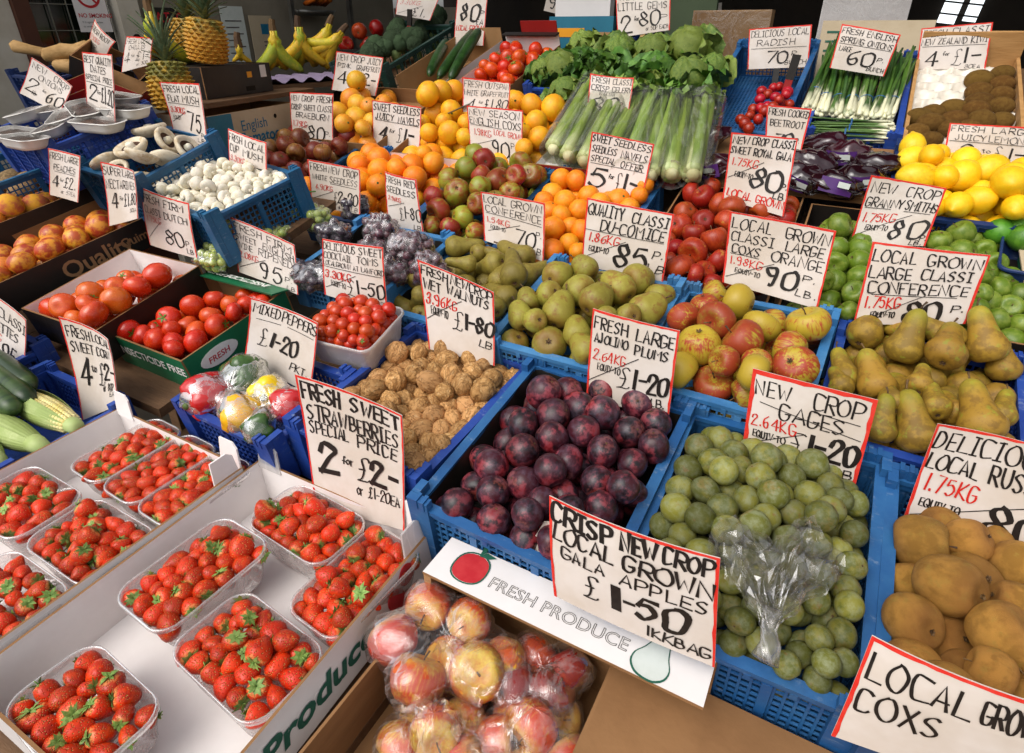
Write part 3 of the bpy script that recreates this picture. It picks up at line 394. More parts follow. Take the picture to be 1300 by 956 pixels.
'gala':[[-3132,16350,12325,251],[-3547,15974,12173,284],[-3152,15608,12208,295],[-2701,15340,12156,274],[-2326,14940,12173,319],[-3372,14759,11982,272],[-3324,14174,11816,289],[-2834,14411,11922,298],[-2899,13847,11772,282],[-2376,13630,11767,321],[-2297,14395,11999,286],[-2690,13094,11581,316],[-2821,12553,11371,321],[-2123,13100,11471,263],[-2323,12715,11307,237],[-3136,13345,11475,251],[-3123,12937,11327,223],[-1692,15205,12126,289],[-3433,13643,11565,218],[-2052,12379,11203,218],[-2415,12312,11374,218],[-1158,16043,12157,218],[-1165,15654,12029,225],[-1135,15211,12034,244],[-1381,14703,11960,232],[-3528,12615,10874,-272],[-3300,13165,10950,-272],[-3528,13694,11104,-272],[-3300,14219,11272,-272],[-3528,14735,11474,-272],[-3300,15240,11711,-272],[-3528,15827,11657,-272],[-3300,16346,11846,-272],[-3021,12627,10831,-272],[-2793,13145,11024,-272],[-3021,13688,11126,-272],[-2793,14193,11367,-272],[-3021,14727,11500,-272],[-2793,15262,11633,-272],[-3021,15813,11709,-272],[-2793,16318,11948,-272],[-2514,12619,10857,-272],[-2286,13157,10978,-272],[-2514,13664,11212,-272],[-2286,14161,11480,-272],[-2514,14707,11575,-272],[-2286,15245,11693,-272],[-2514,15767,11872,-272],[-2286,16317,11953,-272],[-2007,12635,10800,-272],[-1779,13130,11078,-272],[-2007,13637,11309,-272],[-1779,14168,11457,-272],[-2007,14694,11619,-272],[-1779,15273,11593,-272],[-2007,15769,11865,-272],[-1779,16320,11940,-272],[-1500,12609,10894,-272],[-1272,13133,11065,-272],[-1500,13648,11269,-272],[-1272,14186,11393,-272],[-1500,14732,11484,-272],[-1272,15283,11559,-272],[-1500,15808,11726,-272],[-1272,16355,11813,-272]],
'granny':[[30,14997,12089,291],[48,14041,11862,259],[108,13474,11694,251],[171,13077,11440,251],[185,12674,11177,234],[525,13670,11748,242],[594,13189,11580,243],[585,12697,11410,255],[532,12249,11191,209],[523,14126,11870,256],[-10,12714,11541,203],[100,12300,11105,197],[-353,12475,10886,-247],[-157,12928,10987,-247],[-353,13348,11203,-247],[-157,13782,11375,-247],[-353,14236,11469,-247],[-157,14675,11622,-247],[-353,15134,11699,-247],[-157,15580,11825,-247],[83,12518,10728,-247],[280,12970,10835,-247],[83,13383,11079,-247],[280,13786,11361,-247],[83,14250,11421,-247],[280,14665,11656,-247],[83,15162,11598,-247],[280,15573,11851,-247],[520,12491,10828,-247],[717,12926,10994,-247],[520,13364,11147,-247],[717,13795,11328,-247],[520,14257,11395,-247],[717,14668,11647,-247],[520,15117,11761,-247],[717,15575,11844,-247],[957,12469,10905,-247],[1153,12909,11055,-247],[957,13340,11235,-247],[1153,13791,11341,-247],[957,14227,11504,-247],[1153,14684,11588,-247]],
'granny2':[[2321,15465,12128,282],[1943,15163,11981,253],[2335,14685,11944,265],[2614,13304,11605,191],[2595,12965,11412,191],[2527,12616,11368,191],[2006,14344,11880,244],[2599,13906,11797,234],[2039,12768,10958,-239],[2212,13205,11159,-239],[2039,13663,11285,-239],[2212,14108,11455,-239],[2039,14593,11481,-239],[2212,15052,11603,-239],[2039,15524,11675,-239],[2212,15964,11863,-239],[2422,12760,10988,-239],[2595,13224,11092,-239],[2422,13648,11336,-239],[2595,14125,11394,-239],[2422,14597,11466,-239],[2595,15024,11702,-239],[2422,15534,11638,-239],[2595,15960,11881,-239],[2805,12759,10993,-239],[2978,13200,11177,-239],[2805,13646,11344,-239],[2978,14102,11478,-239],[2805,14556,11613,-239],[2978,15020,11717,-239],[2805,15484,11818,-239],[2978,15961,11876,-239],[3188,12763,10975,-239],[3361,13212,11133,-239],[3188,13654,11315,-239],[3361,14117,11423,-239],[3188,14565,11582,-239]],
'navB':[[-7211,15781,12169,312],[-6672,15615,12235,292],[-7044,14860,11967,317],[-6445,14402,11949,310],[-7020,14304,11894,281],[-5895,14096,11857,291],[-6137,13061,11616,312],[-5845,13481,11597,241],[-5438,13221,11611,277],[-5805,12360,11311,287],[-5579,12800,11398,251],[-5218,12532,11336,230],[-5946,14811,12054,300],[-5194,15028,11975,339],[-4854,16121,11959,314],[-4869,15578,11737,329],[-4728,15269,12119,234],[-6657,13925,11768,273],[-4755,15734,12310,268],[-4773,14604,11256,233],[-5496,14491,11994,288],[-4764,14658,11905,280],[-6213,13698,11783,259],[-6888,12945,11019,-287],[-7113,13472,11164,-287],[-6888,14008,11277,-287],[-7113,14540,11406,-287],[-6888,15094,11455,-287],[-7113,15616,11620,-287],[-6888,16124,11829,-287],[-6613,12431,10832,-287],[-6388,12936,11052,-287],[-6613,13455,11223,-287],[-6388,14001,11304,-287],[-6613,14538,11413,-287],[-6388,15028,11687,-287],[-6613,15601,11670,-287],[-6388,16106,11894,-287],[-6113,12427,10844,-287],[-5887,12950,11004,-287],[-6113,13473,11160,-287],[-5887,14002,11298,-287],[-6113,14516,11490,-287],[-5887,15069,11543,-287],[-6113,15561,11812,-287],[-5887,16104,11898,-287],[-5612,12440,10798,-287],[-5387,12967,10945,-287],[-5612,13479,11139,-287],[-5387,13977,11387,-287],[-5612,14526,11455,-287],[-5387,15111,11398,-287],[-5612,15562,11805,-287],[-5387,16151,11734,-287],[-5112,12435,10816,-287],[-4887,12953,10991,-287],[-5112,13463,11197,-287],[-4887,13995,11325,-287],[-5112,14668,10958,-287],[-4887,15123,11353,-287],[-5112,15730,11220,-287],[-4887,16248,11395,-287]],
'navA':[[-13857,15388,12354,379],[-13248,15015,12320,374],[-13877,14731,12189,354],[-13448,14305,12214,343],[-12492,14161,12176,360],[-11913,14252,12301,289],[-11790,14838,12270,353],[-11328,15302,12326,333],[-12004,16144,12385,347],[-11898,15592,12508,278],[-13035,13954,11922,331],[-12102,13574,11868,371],[-11292,14295,12082,347],[-13913,13072,11782,309],[-11703,13118,12037,321],[-12023,12953,11597,286],[-13906,12566,11843,317],[-12688,13486,11977,314],[-13938,12739,11341,277],[-13930,13534,11591,287],[-12771,13020,11680,275],[-13769,12997,10838,-331],[-13492,13589,11196,-331],[-13769,14207,11461,-331],[-13492,14845,11656,-331],[-13769,15533,11681,-331],[-13492,16156,11931,-331],[-13154,12937,11046,-331],[-12877,13535,11384,-331],[-13154,14237,11355,-331],[-12877,14807,11791,-331],[-13154,15490,11831,-331],[-12877,16140,11984,-331],[-12538,12929,11074,-331],[-12262,13585,11208,-331],[-12538,14192,11512,-331],[-12262,14802,11807,-331],[-12538,15455,11951,-331],[-12262,16197,11788,-331],[-11923,12950,11000,-331],[-11646,13542,11359,-331],[-11923,14170,11591,-331],[-11646,14856,11619,-331],[-11923,15460,11936,-331],[-11646,16182,11839,-331],[-11308,12947,11011,-331],[-11031,13576,11241,-331],[-11308,14218,11424,-331],[-11031,14849,11645,-331],[-11308,15523,11716,-331],[-11031,16169,11885,-331]],
'pinkgf':[[-17645,19175,14183,394],[-17609,18723,13538,438],[-16773,18151,13441,409],[-17302,17583,13176,427],[-16207,17382,13081,415],[-16080,17986,13434,349],[-17699,19503,13605,327],[-15453,17342,13037,310],[-16193,16702,12974,336],[-15402,16797,12883,297],[-17528,16958,12257,-372],[-17208,17677,12410,-372],[-17528,18312,12822,-372],[-17208,19044,12936,-372],[-17528,19789,13012,-372],[-17208,20423,13427,-372],[-16816,16936,12325,-372],[-16496,17671,12430,-372],[-16816,18351,12703,-372],[-16496,18966,13176,-372],[-16816,19682,13340,-372],[-16104,16932,12336,-372],[-15784,17647,12503,-372],[-16104,18317,12808,-372],[-15784,18972,13158,-372],[-15392,16956,12262,-372],[-15072,17627,12564,-372],[-15392,18291,12887,-372]],
'whitegf':[[-13315,17897,13991,432],[-13315,18674,13999,432],[-13315,19476,13961,432],[-13315,18288,13283,432],[-12583,18212,13455,377],[-12619,16916,12902,331],[-11772,16891,12965,395],[-13266,20200,13731,394],[-13387,18934,13395,341],[-11464,17431,13212,311],[-11120,16755,12905,293],[-12466,17560,13196,297],[-10886,19593,13817,304],[-13426,17686,13078,293],[-9860,18954,13725,375],[-9129,19146,13653,432],[-9190,18019,13310,400],[-8730,17346,12975,371],[-10530,19087,13775,361],[-8932,16735,12751,293],[-9366,17396,13103,317],[-9933,17906,13367,330],[-13234,16667,12125,-366],[-12922,17363,12485,-366],[-13234,18164,12524,-366],[-12922,18858,12892,-366],[-13234,19588,13149,-366],[-12922,20413,13112,-366],[-12541,16646,12191,-366],[-12230,17341,12555,-366],[-12541,18095,12738,-366],[-12230,18798,13076,-366],[-12541,19556,13246,-366],[-12230,20319,13404,-366],[-11849,16635,12223,-366],[-11537,17375,12450,-366],[-11849,18054,12862,-366],[-11537,18786,13114,-366],[-11849,19541,13295,-366],[-11537,20311,13426,-366],[-11156,16631,12236,-366],[-10844,17327,12596,-366],[-11156,18048,12882,-366],[-10844,18784,13121,-366],[-11156,19563,13226,-366],[-10844,20310,13431,-366],[-10463,16632,12231,-366],[-10151,17333,12577,-366],[-10463,18050,12875,-366],[-10151,18796,13083,-366],[-10463,19554,13254,-366],[-10151,20314,13419,-366],[-9770,16640,12208,-366],[-9459,17377,12442,-366],[-9770,18096,12732,-366],[-9459,18813,13029,-366],[-9770,19548,13272,-366],[-9459,20325,13386,-366],[-9078,16661,12143,-366],[-8766,17437,12258,-366],[-9078,18145,12583,-366],[-8766,18843,12937,-366],[-9078,19622,13045,-366],[-8766,20346,13320,-366]],
'coxE':[[-10175,15867,12575,356],[-9580,15461,12541,347],[-9437,15974,12237,345],[-9930,14968,12353,343],[-10168,14431,12091,365],[-10253,15395,12182,259],[-8769,14952,12164,351],[-9083,14443,12348,287],[-8216,14903,12334,280],[-9893,13320,11907,318],[-9258,13497,12056,370],[-9456,12886,11679,333],[-8761,12984,11549,335],[-8678,13781,12173,323],[-8492,14380,12260,349],[-10205,13782,11692,318],[-8390,13169,11935,288],[-8067,12474,11390,259],[-8784,12430,11441,274],[-9326,12432,11391,259],[-8091,14632,11931,271],[-8144,13646,11935,278],[-8580,15901,12462,354],[-8088,15928,12134,348],[-8009,15378,12267,337],[-7966,14493,12454,283],[-7979,14147,12068,299],[-10077,12734,10979,-323],[-9822,13341,11296,-323],[-10077,14078,11159,-323],[-9822,14658,11567,-323],[-10077,15332,11652,-323],[-9822,16009,11722,-323],[-9510,12740,10958,-323],[-9256,13342,11291,-323],[-9510,13943,11628,-323],[-9256,14590,11805,-323],[-9510,15251,11935,-323],[-9256,16040,11616,-323],[-8944,12736,10972,-323],[-8690,13406,11069,-323],[-8944,13941,11635,-323],[-8690,14650,11596,-323],[-8944,15329,11660,-323],[-8690,15981,11820,-323],[-8378,12728,11000,-323],[-8123,13344,11284,-323],[-8378,13973,11522,-323],[-8123,14718,11359,-323],[-8378,15306,11742,-323],[-8123,16073,11500,-323]],
'braeb':[[-17518,15779,12488,361],[-16358,15353,12223,357],[-17028,14350,11991,353],[-16830,14901,12227,324],[-18114,14984,12233,311],[-17528,15130,12362,341],[-16468,14426,11731,313],[-15806,13905,11693,332],[-16382,13893,11663,307],[-15825,15980,12345,329],[-16163,16784,12520,323],[-16900,16792,12514,316],[-15788,15115,12273,309],[-16920,13853,11705,273],[-18811,16803,12490,311],[-17630,14377,12024,287],[-15777,14483,11794,296],[-15812,15289,11789,272],[-18814,16261,12396,307],[-18407,14630,11567,-313],[-18687,15172,11690,-313],[-18407,15686,11908,-313],[-18687,16294,11803,-313],[-18407,16800,12049,-313],[-18064,14111,11361,-313],[-17783,14641,11529,-313],[-18064,15182,11654,-313],[-17783,15691,11892,-313],[-18064,16217,12071,-313],[-17783,16774,12142,-313],[-17440,14104,11387,-313],[-17160,14667,11437,-313],[-17440,15158,11738,-313],[-17160,15674,11952,-313],[-17440,16233,12016,-313],[-17160,16827,11956,-313],[-16817,14150,11227,-313],[-16536,14733,11206,-313],[-16817,15175,11679,-313],[-16536,15737,11732,-313],[-16817,16211,12093,-313],[-16536,16808,12021,-313],[-16193,14168,11164,-313],[-15913,14715,11269,-313],[-16193,15261,11379,-313],[-15913,15791,11542,-313],[-16193,16260,11921,-313],[-15913,16825,11962,-313]],
'btom':[[-13921,24410,15237,303],[-13374,24252,15253,299],[-13563,22958,14907,302],[-12994,22929,14956,300],[-12441,22807,14977,297],[-13257,22065,14540,308],[-12720,22132,14639,291],[-12060,21856,14658,303],[-12509,21727,14357,282],[-13733,22354,14665,265],[-13461,21583,14376,273],[-12086,21750,14156,261],[-13102,23778,15245,290],[-12609,23342,14977,305],[-12267,23887,15228,292],[-11926,24273,15102,278],[-11980,23102,14881,312],[-12238,22359,14663,293],[-12059,22696,14316,300],[-12019,23250,14360,299],[-12067,22229,14045,276],[-12083,21289,14264,283],[-11955,23849,14791,277],[-14004,21639,13861,-293],[-13735,22102,14112,-293],[-13934,22636,14250,-293],[-13662,23143,14369,-293],[-13864,23636,14626,-293],[-13591,24151,14726,-293],[-13789,24717,14769,-293],[-13479,21614,13828,-293],[-13207,22117,13961,-293],[-13411,22584,14295,-293],[-13139,23090,14418,-293],[-13341,23580,14685,-293],[-13068,24094,14783,-293],[-13266,24654,14847,-293],[-12956,21551,13904,-293],[-12682,22078,13967,-293],[-12887,22549,14290,-293],[-12616,23033,14478,-293],[-12813,23606,14500,-293],[-12544,24065,14761,-293],[-12744,24582,14950,-293],[-12430,21550,13800,-293],[-12148,22193,13527,-293],[-12351,22671,13827,-293],[-12078,23193,13904,-293],[-12279,23700,14120,-293],[-12009,24170,14349,-293],[-12216,24605,14776,-293]],
'flatm':[[-17479,10432,13440,430],[-16833,9447,13149,430],[-15928,9105,13082,370],[-15957,9751,12903,358],[-16519,10221,13269,352],[-15920,10385,13093,365],[-17492,9094,12783,392],[-16899,8979,12671,292],[-15978,8999,12509,321]],
'walnut':[[-5587,6728,9712,214],[-4960,7421,9754,220],[-5647,8126,9878,188],[-6635,7000,9756,174],[-6847,6994,10023,210],[-5296,8042,9855,224],[-7305,8956,9904,174],[-5695,6398,9664,207],[-5236,8811,9904,214],[-6302,5918,9574,220],[-6885,8421,10131,173],[-7033,8515,9896,171],[-6750,6213,9931,224],[-6418,6936,9976,173],[-6347,8139,9887,176],[-5941,5881,9563,199],[-4915,7763,9788,192],[-5403,7795,10140,210],[-5501,7452,9803,177],[-5014,7865,10115,219],[-6636,6445,9674,178],[-7163,6173,9775,211],[-5865,6902,9745,170],[-7408,6485,9908,193],[-7426,6684,9659,168],[-6015,8570,9916,184],[-6154,7529,9828,184],[-4967,7060,9708,208],[-5977,6601,9702,192],[-5919,8889,9920,169],[-6373,7236,9792,224],[-6975,8892,9918,218],[-7326,7644,9787,219],[-6804,7564,9819,180],[-5681,8469,9905,189],[-7017,8180,9870,179],[-6482,7566,9829,173],[-7394,7325,9741,168],[-5077,8256,10116,195],[-7026,7051,9746,173],[-6739,8607,9913,176],[-5376,6216,9621,216],[-6173,6909,9749,194],[-5262,7242,9764,176],[-5601,8837,9915,205],[-5276,6551,9669,181],[-7313,8346,9858,197],[-6152,7988,10104,182],[-5952,7832,9858,196],[-5250,7661,9813,203],[-6610,8896,9921,197],[-6206,6616,9947,189],[-7365,7012,9709,212],[-6279,6378,9667,217],[-6540,6161,9625,176],[-7170,6533,9665,174],[-5459,8620,10106,172],[-6386,8495,9913,223],[-5022,6230,9596,221],[-5627,7516,10073,179],[-5599,7120,9767,222],[-5819,7516,9822,178],[-5601,7781,9844,195],[-7184,6775,9887,195],[-6248,8855,9923,219],[-6781,7252,9784,168],[-6285,7825,9859,184],[-7006,7834,9838,201],[-4958,6451,9834,170],[-7071,5919,9558,180],[-5281,6902,9720,193],[-6686,8260,9891,217],[-5280,8436,9888,210],[-5777,7951,10151,214],[-7420,5968,9554,210],[-4878,8802,9884,207],[-4921,8110,9828,215],[-4894,8462,9861,206],[-5980,7218,9789,209],[-7310,8666,9886,183],[-6854,6117,9609,176],[-5031,5849,9533,210],[-5664,5821,9748,175],[-6861,6732,9711,220],[-4977,6710,9663,201],[-5986,6206,9635,185],[-5992,7588,10141,221],[-6665,5893,9561,175],[-6448,7698,10128,196],[-6926,6393,9656,171],[-7227,8148,10168,222],[-5400,5855,9550,199],[-6466,6713,9719,213],[-5810,8684,10141,182],[-6638,7362,10070,213],[-5479,8264,10146,207],[-7324,8003,9824,203],[-6638,7892,9859,221],[-7421,6330,9611,191],[-7078,7374,9782,190],[-5026,5805,9872,206],[-5984,8212,9893,215],[-6495,8725,10177,185],[-6157,8367,10181,205],[-5680,6073,9604,178]],
'whitem':[[-14202,11060,12603,186],[-12844,9975,12332,174],[-16274,10791,12452,156],[-13562,10406,12535,200],[-16136,11411,12567,185],[-12888,9447,12178,156],[-14735,9398,12543,196],[-14958,10117,12500,154],[-13410,9748,12370,154],[-14523,9527,12338,166],[-13717,9619,12357,198],[-16028,10809,12522,150],[-14318,9232,12222,197],[-14504,8991,12077,181],[-12930,9191,12102,152],[-16356,10191,12317,179],[-14792,11176,12611,173],[-14189,8937,12062,178],[-14312,9386,12530,187],[-16244,9303,12073,184],[-14249,9976,12477,201],[-15959,9225,12070,157],[-16046,10249,12413,191],[-13186,8774,11972,170],[-16114,9613,12223,190],[-14966,10659,12600,196],[-13551,9122,12164,201],[-13417,10105,12463,163],[-14509,9937,12683,173],[-13136,9626,12296,198],[-14646,10858,12622,198],[-13996,9152,12189,168],[-13309,10657,12546,198],[-13642,10721,12579,170],[-14222,10306,12550,168],[-15309,9070,12357,188],[-14392,10436,12766,173],[-15374,10339,12684,172],[-13761,10528,12775,169],[-15541,9650,12316,171],[-14496,11143,12606,156],[-13236,10941,12542,152],[-14958,9130,12345,188],[-15472,9928,12412,178],[-13486,8831,12015,184],[-15242,10895,12614,191],[-13025,10505,12492,161],[-13513,10975,12564,161],[-14809,10365,12558,163],[-13724,10156,12499,165],[-16189,11083,12524,189],[-15251,10128,12484,168],[-12654,10841,12474,166],[-14519,10226,12536,182],[-14271,9666,12388,159],[-13998,10151,12512,154],[-14033,8851,12322,185],[-14306,10727,12609,188],[-14763,10536,12806,164],[-16098,9941,12326,182],[-15587,11081,12608,151],[-15532,10802,12586,170],[-14877,9829,12663,179],[-12985,8940,12016,162],[-15458,9376,12216,167],[-14663,9273,12229,181],[-15239,9571,12316,180],[-13879,9917,12567,157],[-12724,10551,12443,186],[-13152,9330,12201,153],[-15145,11209,12614,200],[-15293,10598,12575,159],[-12752,10256,12378,162],[-14711,9981,12474,159],[-13826,8899,12053,201],[-15865,11024,12576,164],[-13235,9060,12112,181],[-15798,9465,12215,201],[-14075,10887,12854,199],[-15994,10541,12483,151],[-14941,9458,12294,176],[-13433,9437,12274,180],[-12963,10820,12521,186],[-14783,9700,12389,166],[-13173,9938,12391,166],[-15177,9302,12207,149],[-14948,10957,12626,151],[-14809,9041,12081,178],[-15776,10356,12482,153],[-15372,9121,12080,159],[-13629,9904,12433,166],[-13264,10344,12496,152],[-16538,9331,12025,150],[-14046,9456,12314,197],[-13034,10204,12434,172],[-14762,10129,12707,160],[-16402,9889,12233,186],[-13890,10392,12554,149],[-15765,10068,12415,162],[-13847,10988,12585,199],[-15099,9842,12417,196],[-13964,10686,12594,182],[-15533,10220,12481,154],[-14578,10541,12591,165],[-14512,9796,12427,150],[-14101,10492,12720,160],[-15785,10705,12545,150],[-12842,9709,12246,155],[-15661,9194,12088,182],[-15458,11314,12607,154],[-15568,10514,12538,157],[-16446,9583,12137,196],[-15101,10372,12548,166],[-13755,9318,12253,166],[-14008,9755,12411,153],[-15787,11336,12599,191],[-16296,10498,12399,184],[-15824,9783,12326,177],[-13810,9333,12540,181],[-15101,9069,12074,154]],
'cherry':[[-8477,7436,10663,125],[-7991,7732,10592,147],[-7524,7547,10644,131],[-8065,8105,10695,139],[-7830,7671,10778,137],[-8137,7915,10661,149],[-8737,7959,10611,159],[-7620,8158,10865,164],[-8708,7469,10453,138],[-8801,8457,10667,148],[-8120,8546,10704,124],[-7735,7904,10863,139],[-7843,7963,10639,165],[-8187,8335,10724,128],[-8648,7579,10788,161],[-8770,8203,10650,152],[-7574,7966,10699,136],[-7662,8572,10646,157],[-8486,7655,10572,136],[-7642,8341,10640,162],[-8524,8464,10872,127],[-8320,7493,10489,128],[-7996,8316,10712,156],[-8761,8076,10848,143],[-8354,7922,10665,130],[-8531,8089,10687,146],[-7864,7551,10482,136],[-8108,7652,10813,147],[-7919,8110,10910,156],[-7564,7614,10451,161],[-8615,8285,10701,126],[-8569,8474,10698,149],[-7888,8529,10691,166],[-8334,8503,10704,143],[-8399,8278,10720,157],[-8710,7422,10625,127],[-7656,8515,10893,161],[-8101,7535,10500,149],[-8776,8395,10900,162],[-8036,8472,10925,157],[-8539,8214,10939,161],[-8271,8104,10703,126],[-7566,7731,10761,154],[-7588,8115,10593,132],[-8538,7835,10627,135],[-8521,7483,10481,137],[-8251,7473,10717,149],[-7808,8344,10881,151],[-8303,8430,10960,164],[-7732,7522,10620,124],[-7962,7494,10676,132],[-8403,7707,10796,139],[-7753,7757,10562,159],[-8721,7697,10543,147],[-7805,8178,10670,146],[-8524,7929,10887,156],[-8246,7960,10890,152],[-7566,7867,10529,136],[-8168,8206,10881,127],[-8734,7814,10783,143],[-8261,7717,10603,162],[-7989,7865,10853,149]],
'straw_P1':[[-11102,3725,8823,156],[-10840,5069,8898,130],[-11070,5067,8876,141],[-10868,3867,8880,168],[-10417,3694,8821,149],[-10377,4785,8897,147],[-10887,4357,8928,166],[-10609,3946,8892,137],[-10629,4432,8935,168],[-10414,4219,8890,164],[-10683,4165,8921,140],[-10817,4634,8938,138],[-10613,5061,8899,130],[-11014,4824,8911,164],[-10392,3950,8856,132],[-11115,4248,8879,124],[-11066,4545,8899,163],[-10372,5033,8879,150],[-10671,3707,8842,154],[-10396,4520,8897,156],[-10743,4865,8929,126],[-10914,4118,8909,128],[-11102,3998,8861,146],[-10590,4698,8933,126]],
'straw_P2':[[-9531,4529,8935,144],[-9564,4275,8928,134],[-9755,4675,8936,156],[-9533,5026,8898,144],[-9993,4789,8898,157],[-9775,4140,8919,140],[-9291,4683,8895,128],[-10011,4529,8899,148],[-9799,3885,8886,151],[-10004,4252,8889,164],[-9344,4168,8884,163],[-9799,3667,8833,127],[-9565,3718,8854,158],[-9334,3661,8814,136],[-9561,4001,8903,155],[-9331,3895,8856,141],[-9512,4781,8928,138],[-9996,5042,8877,145],[-10031,3978,8863,147],[-9762,4955,8915,155],[-9306,4945,8887,152],[-10034,3703,8824,154],[-9313,4436,8894,141],[-9774,4407,8934,154]],
'straw_P3':[[-8788,4054,8911,160],[-8542,4623,8936,137],[-8616,3668,8840,154],[-8549,4380,8934,147],[-9010,4223,8885,139],[-8572,3882,8891,138],[-8998,4785,8893,131],[-8772,4748,8931,146],[-9028,3670,8818,140],[-8331,3947,8865,143],[-8322,4738,8900,161],[-8719,5003,8903,154],[-8985,4499,8900,154],[-8414,4980,8894,167],[-8987,5034,8878,134],[-8316,4478,8898,146],[-8748,4519,8937,128],[-8813,3777,8869,141],[-8544,4127,8918,166],[-8791,4306,8929,128],[-8563,4842,9076,157],[-8997,3942,8861,162],[-8325,4222,8885,146],[-8357,3665,8826,159]],
'straw_P4':[[-11052,3125,8850,129],[-11157,2900,8880,132],[-10863,2292,8823,138],[-11462,2825,8863,136],[-11424,2546,8855,157],[-11209,2322,8829,168],[-10274,2949,8826,154],[-10996,2501,8869,126],[-11535,2292,8802,137],[-10279,2373,8799,159],[-11675,3041,8823,165],[-10332,2663,8836,150],[-10555,2294,8812,139],[-10621,2794,8874,140],[-10733,2537,8868,152],[-11362,3092,8848,162],[-11701,2498,8809,139],[-11708,2758,8822,132],[-11179,2656,8880,124],[-10953,2754,8887,130],[-10540,3093,8844,161],[-10821,2990,8873,151]],
'straw_P5':[[-8366,2667,8816,146],[-9573,2603,8849,133],[-9334,3003,8875,159],[-8367,2938,8825,147],[-8653,2369,8812,144],[-9715,2381,8794,155],[-9110,3166,8856,157],[-8746,2475,9028,161],[-8627,2685,8860,160],[-8833,3170,8851,153],[-9731,3071,9022,156],[-8351,3194,8806,131],[-9005,2744,9068,155],[-8626,2953,8864,135],[-8884,2644,8874,135],[-9811,2580,8805,129],[-9357,2727,8876,141],[-9815,2778,8817,125],[-9585,2874,8861,153],[-9544,3167,8840,157],[-8936,2382,8827,158],[-9197,2354,8818,130],[-9138,2589,8871,152],[-8381,2386,8788,161],[-9814,2978,8818,126],[-9807,3193,8806,133],[-8579,3188,8833,136],[-8878,2904,8882,144],[-9130,2856,8887,132],[-9443,2372,8818,148]],
'straw_P6':[[-9643,1169,8794,146],[-8791,1129,8801,145],[-8831,1905,8833,158],[-8670,1376,8836,144],[-9794,1405,8798,146],[-8688,1653,8849,145],[-8514,1129,8780,144],[-8544,1890,8816,142],[-9643,1933,8810,131],[-8397,1643,8805,137],[-8938,1382,8853,136],[-9529,1409,8839,135],[-9081,1142,8811,158],[-9104,1935,8831,129],[-8962,1639,8865,133],[-9502,1678,8849,147],[-9384,1926,8828,138],[-9378,1119,8799,135],[-8400,1377,8795,140],[-9223,1703,8862,146],[-9786,1700,8808,154],[-9241,1404,8856,167]],
'straw_Q1':[[-6235,5027,8856,165],[-6489,4677,8884,135],[-6701,4570,8868,137],[-5677,4995,8812,161],[-6535,5051,8852,163],[-6295,4511,8872,156],[-6659,4320,8822,139],[-5821,4625,9023,144],[-7086,4893,8827,161],[-6194,4289,8821,140],[-5693,4747,8827,159],[-5710,4494,8818,158],[-5954,5029,8838,145],[-5944,4295,8813,163],[-6887,4744,8861,141],[-7126,4372,8786,157],[-6525,4440,9002,152],[-7093,5116,8806,139],[-5715,4264,8780,147],[-7114,4638,8815,151],[-6827,5087,8841,148],[-6881,4326,8806,129],[-7097,4470,9042,168],[-6436,4888,9055,166],[-6916,4518,8843,126],[-5797,4926,9051,165],[-6257,4769,8885,147],[-6427,4295,8822,130],[-5986,4789,8870,160],[-6134,4641,9059,143],[-6680,4844,8877,155],[-6015,4524,8861,160]],
'straw_Q2':[[-6895,2656,8825,134],[-7571,3536,8837,131],[-6894,3513,8881,141],[-6902,3275,8880,127],[-6627,3887,8826,145],[-7318,2480,8790,155],[-6758,3058,8851,153],[-6678,3332,8843,167],[-7272,3901,8850,163],[-7037,3099,8880,152],[-7297,3159,8878,163],[-7599,2762,8800,144],[-7560,3207,8836,159],[-7386,3405,8875,137],[-7537,3868,8832,147],[-6835,3774,8977,167],[-7120,3376,8891,150],[-7006,3904,8851,146],[-7030,2469,8788,159],[-7379,3661,8870,138],[-6700,2793,8812,160],[-7259,3530,9010,125],[-6961,2873,8858,135],[-7466,2955,8847,132],[-7255,3769,9057,135],[-6723,2461,8770,166],[-7374,2728,8834,125],[-7218,2910,8865,137],[-7101,3660,8884,149],[-7602,2496,8766,155],[-6655,3615,8843,158],[-7142,2689,8839,141]],
'straw_Q3':[[-5278,4356,8847,151],[-4618,3798,8815,163],[-5280,4588,8842,129],[-5340,3724,8796,145],[-5377,3529,8756,125],[-4768,4912,8852,161],[-4599,3964,9049,158],[-4794,4444,8887,126],[-5114,3826,8845,157],[-4808,4000,8867,154],[-4826,4230,8884,130],[-4506,4904,8829,147],[-5140,3536,8791,154],[-5251,4807,8841,139],[-5026,4950,8850,146],[-4576,4331,8850,167],[-5062,4114,8875,152],[-4619,3599,8995,146],[-5339,3937,8814,127],[-4561,4068,8830,129],[-5039,4670,8880,161],[-4639,3496,8770,157],[-4784,4667,8882,161],[-5023,4387,8887,149],[-4873,3740,8839,149],[-4890,3508,8787,147],[-4540,4625,8847,156],[-5198,4515,9038,139],[-4971,3907,9040,146],[-5232,4964,8981,145],[-5258,3988,9031,153],[-5315,4141,8832,134]],
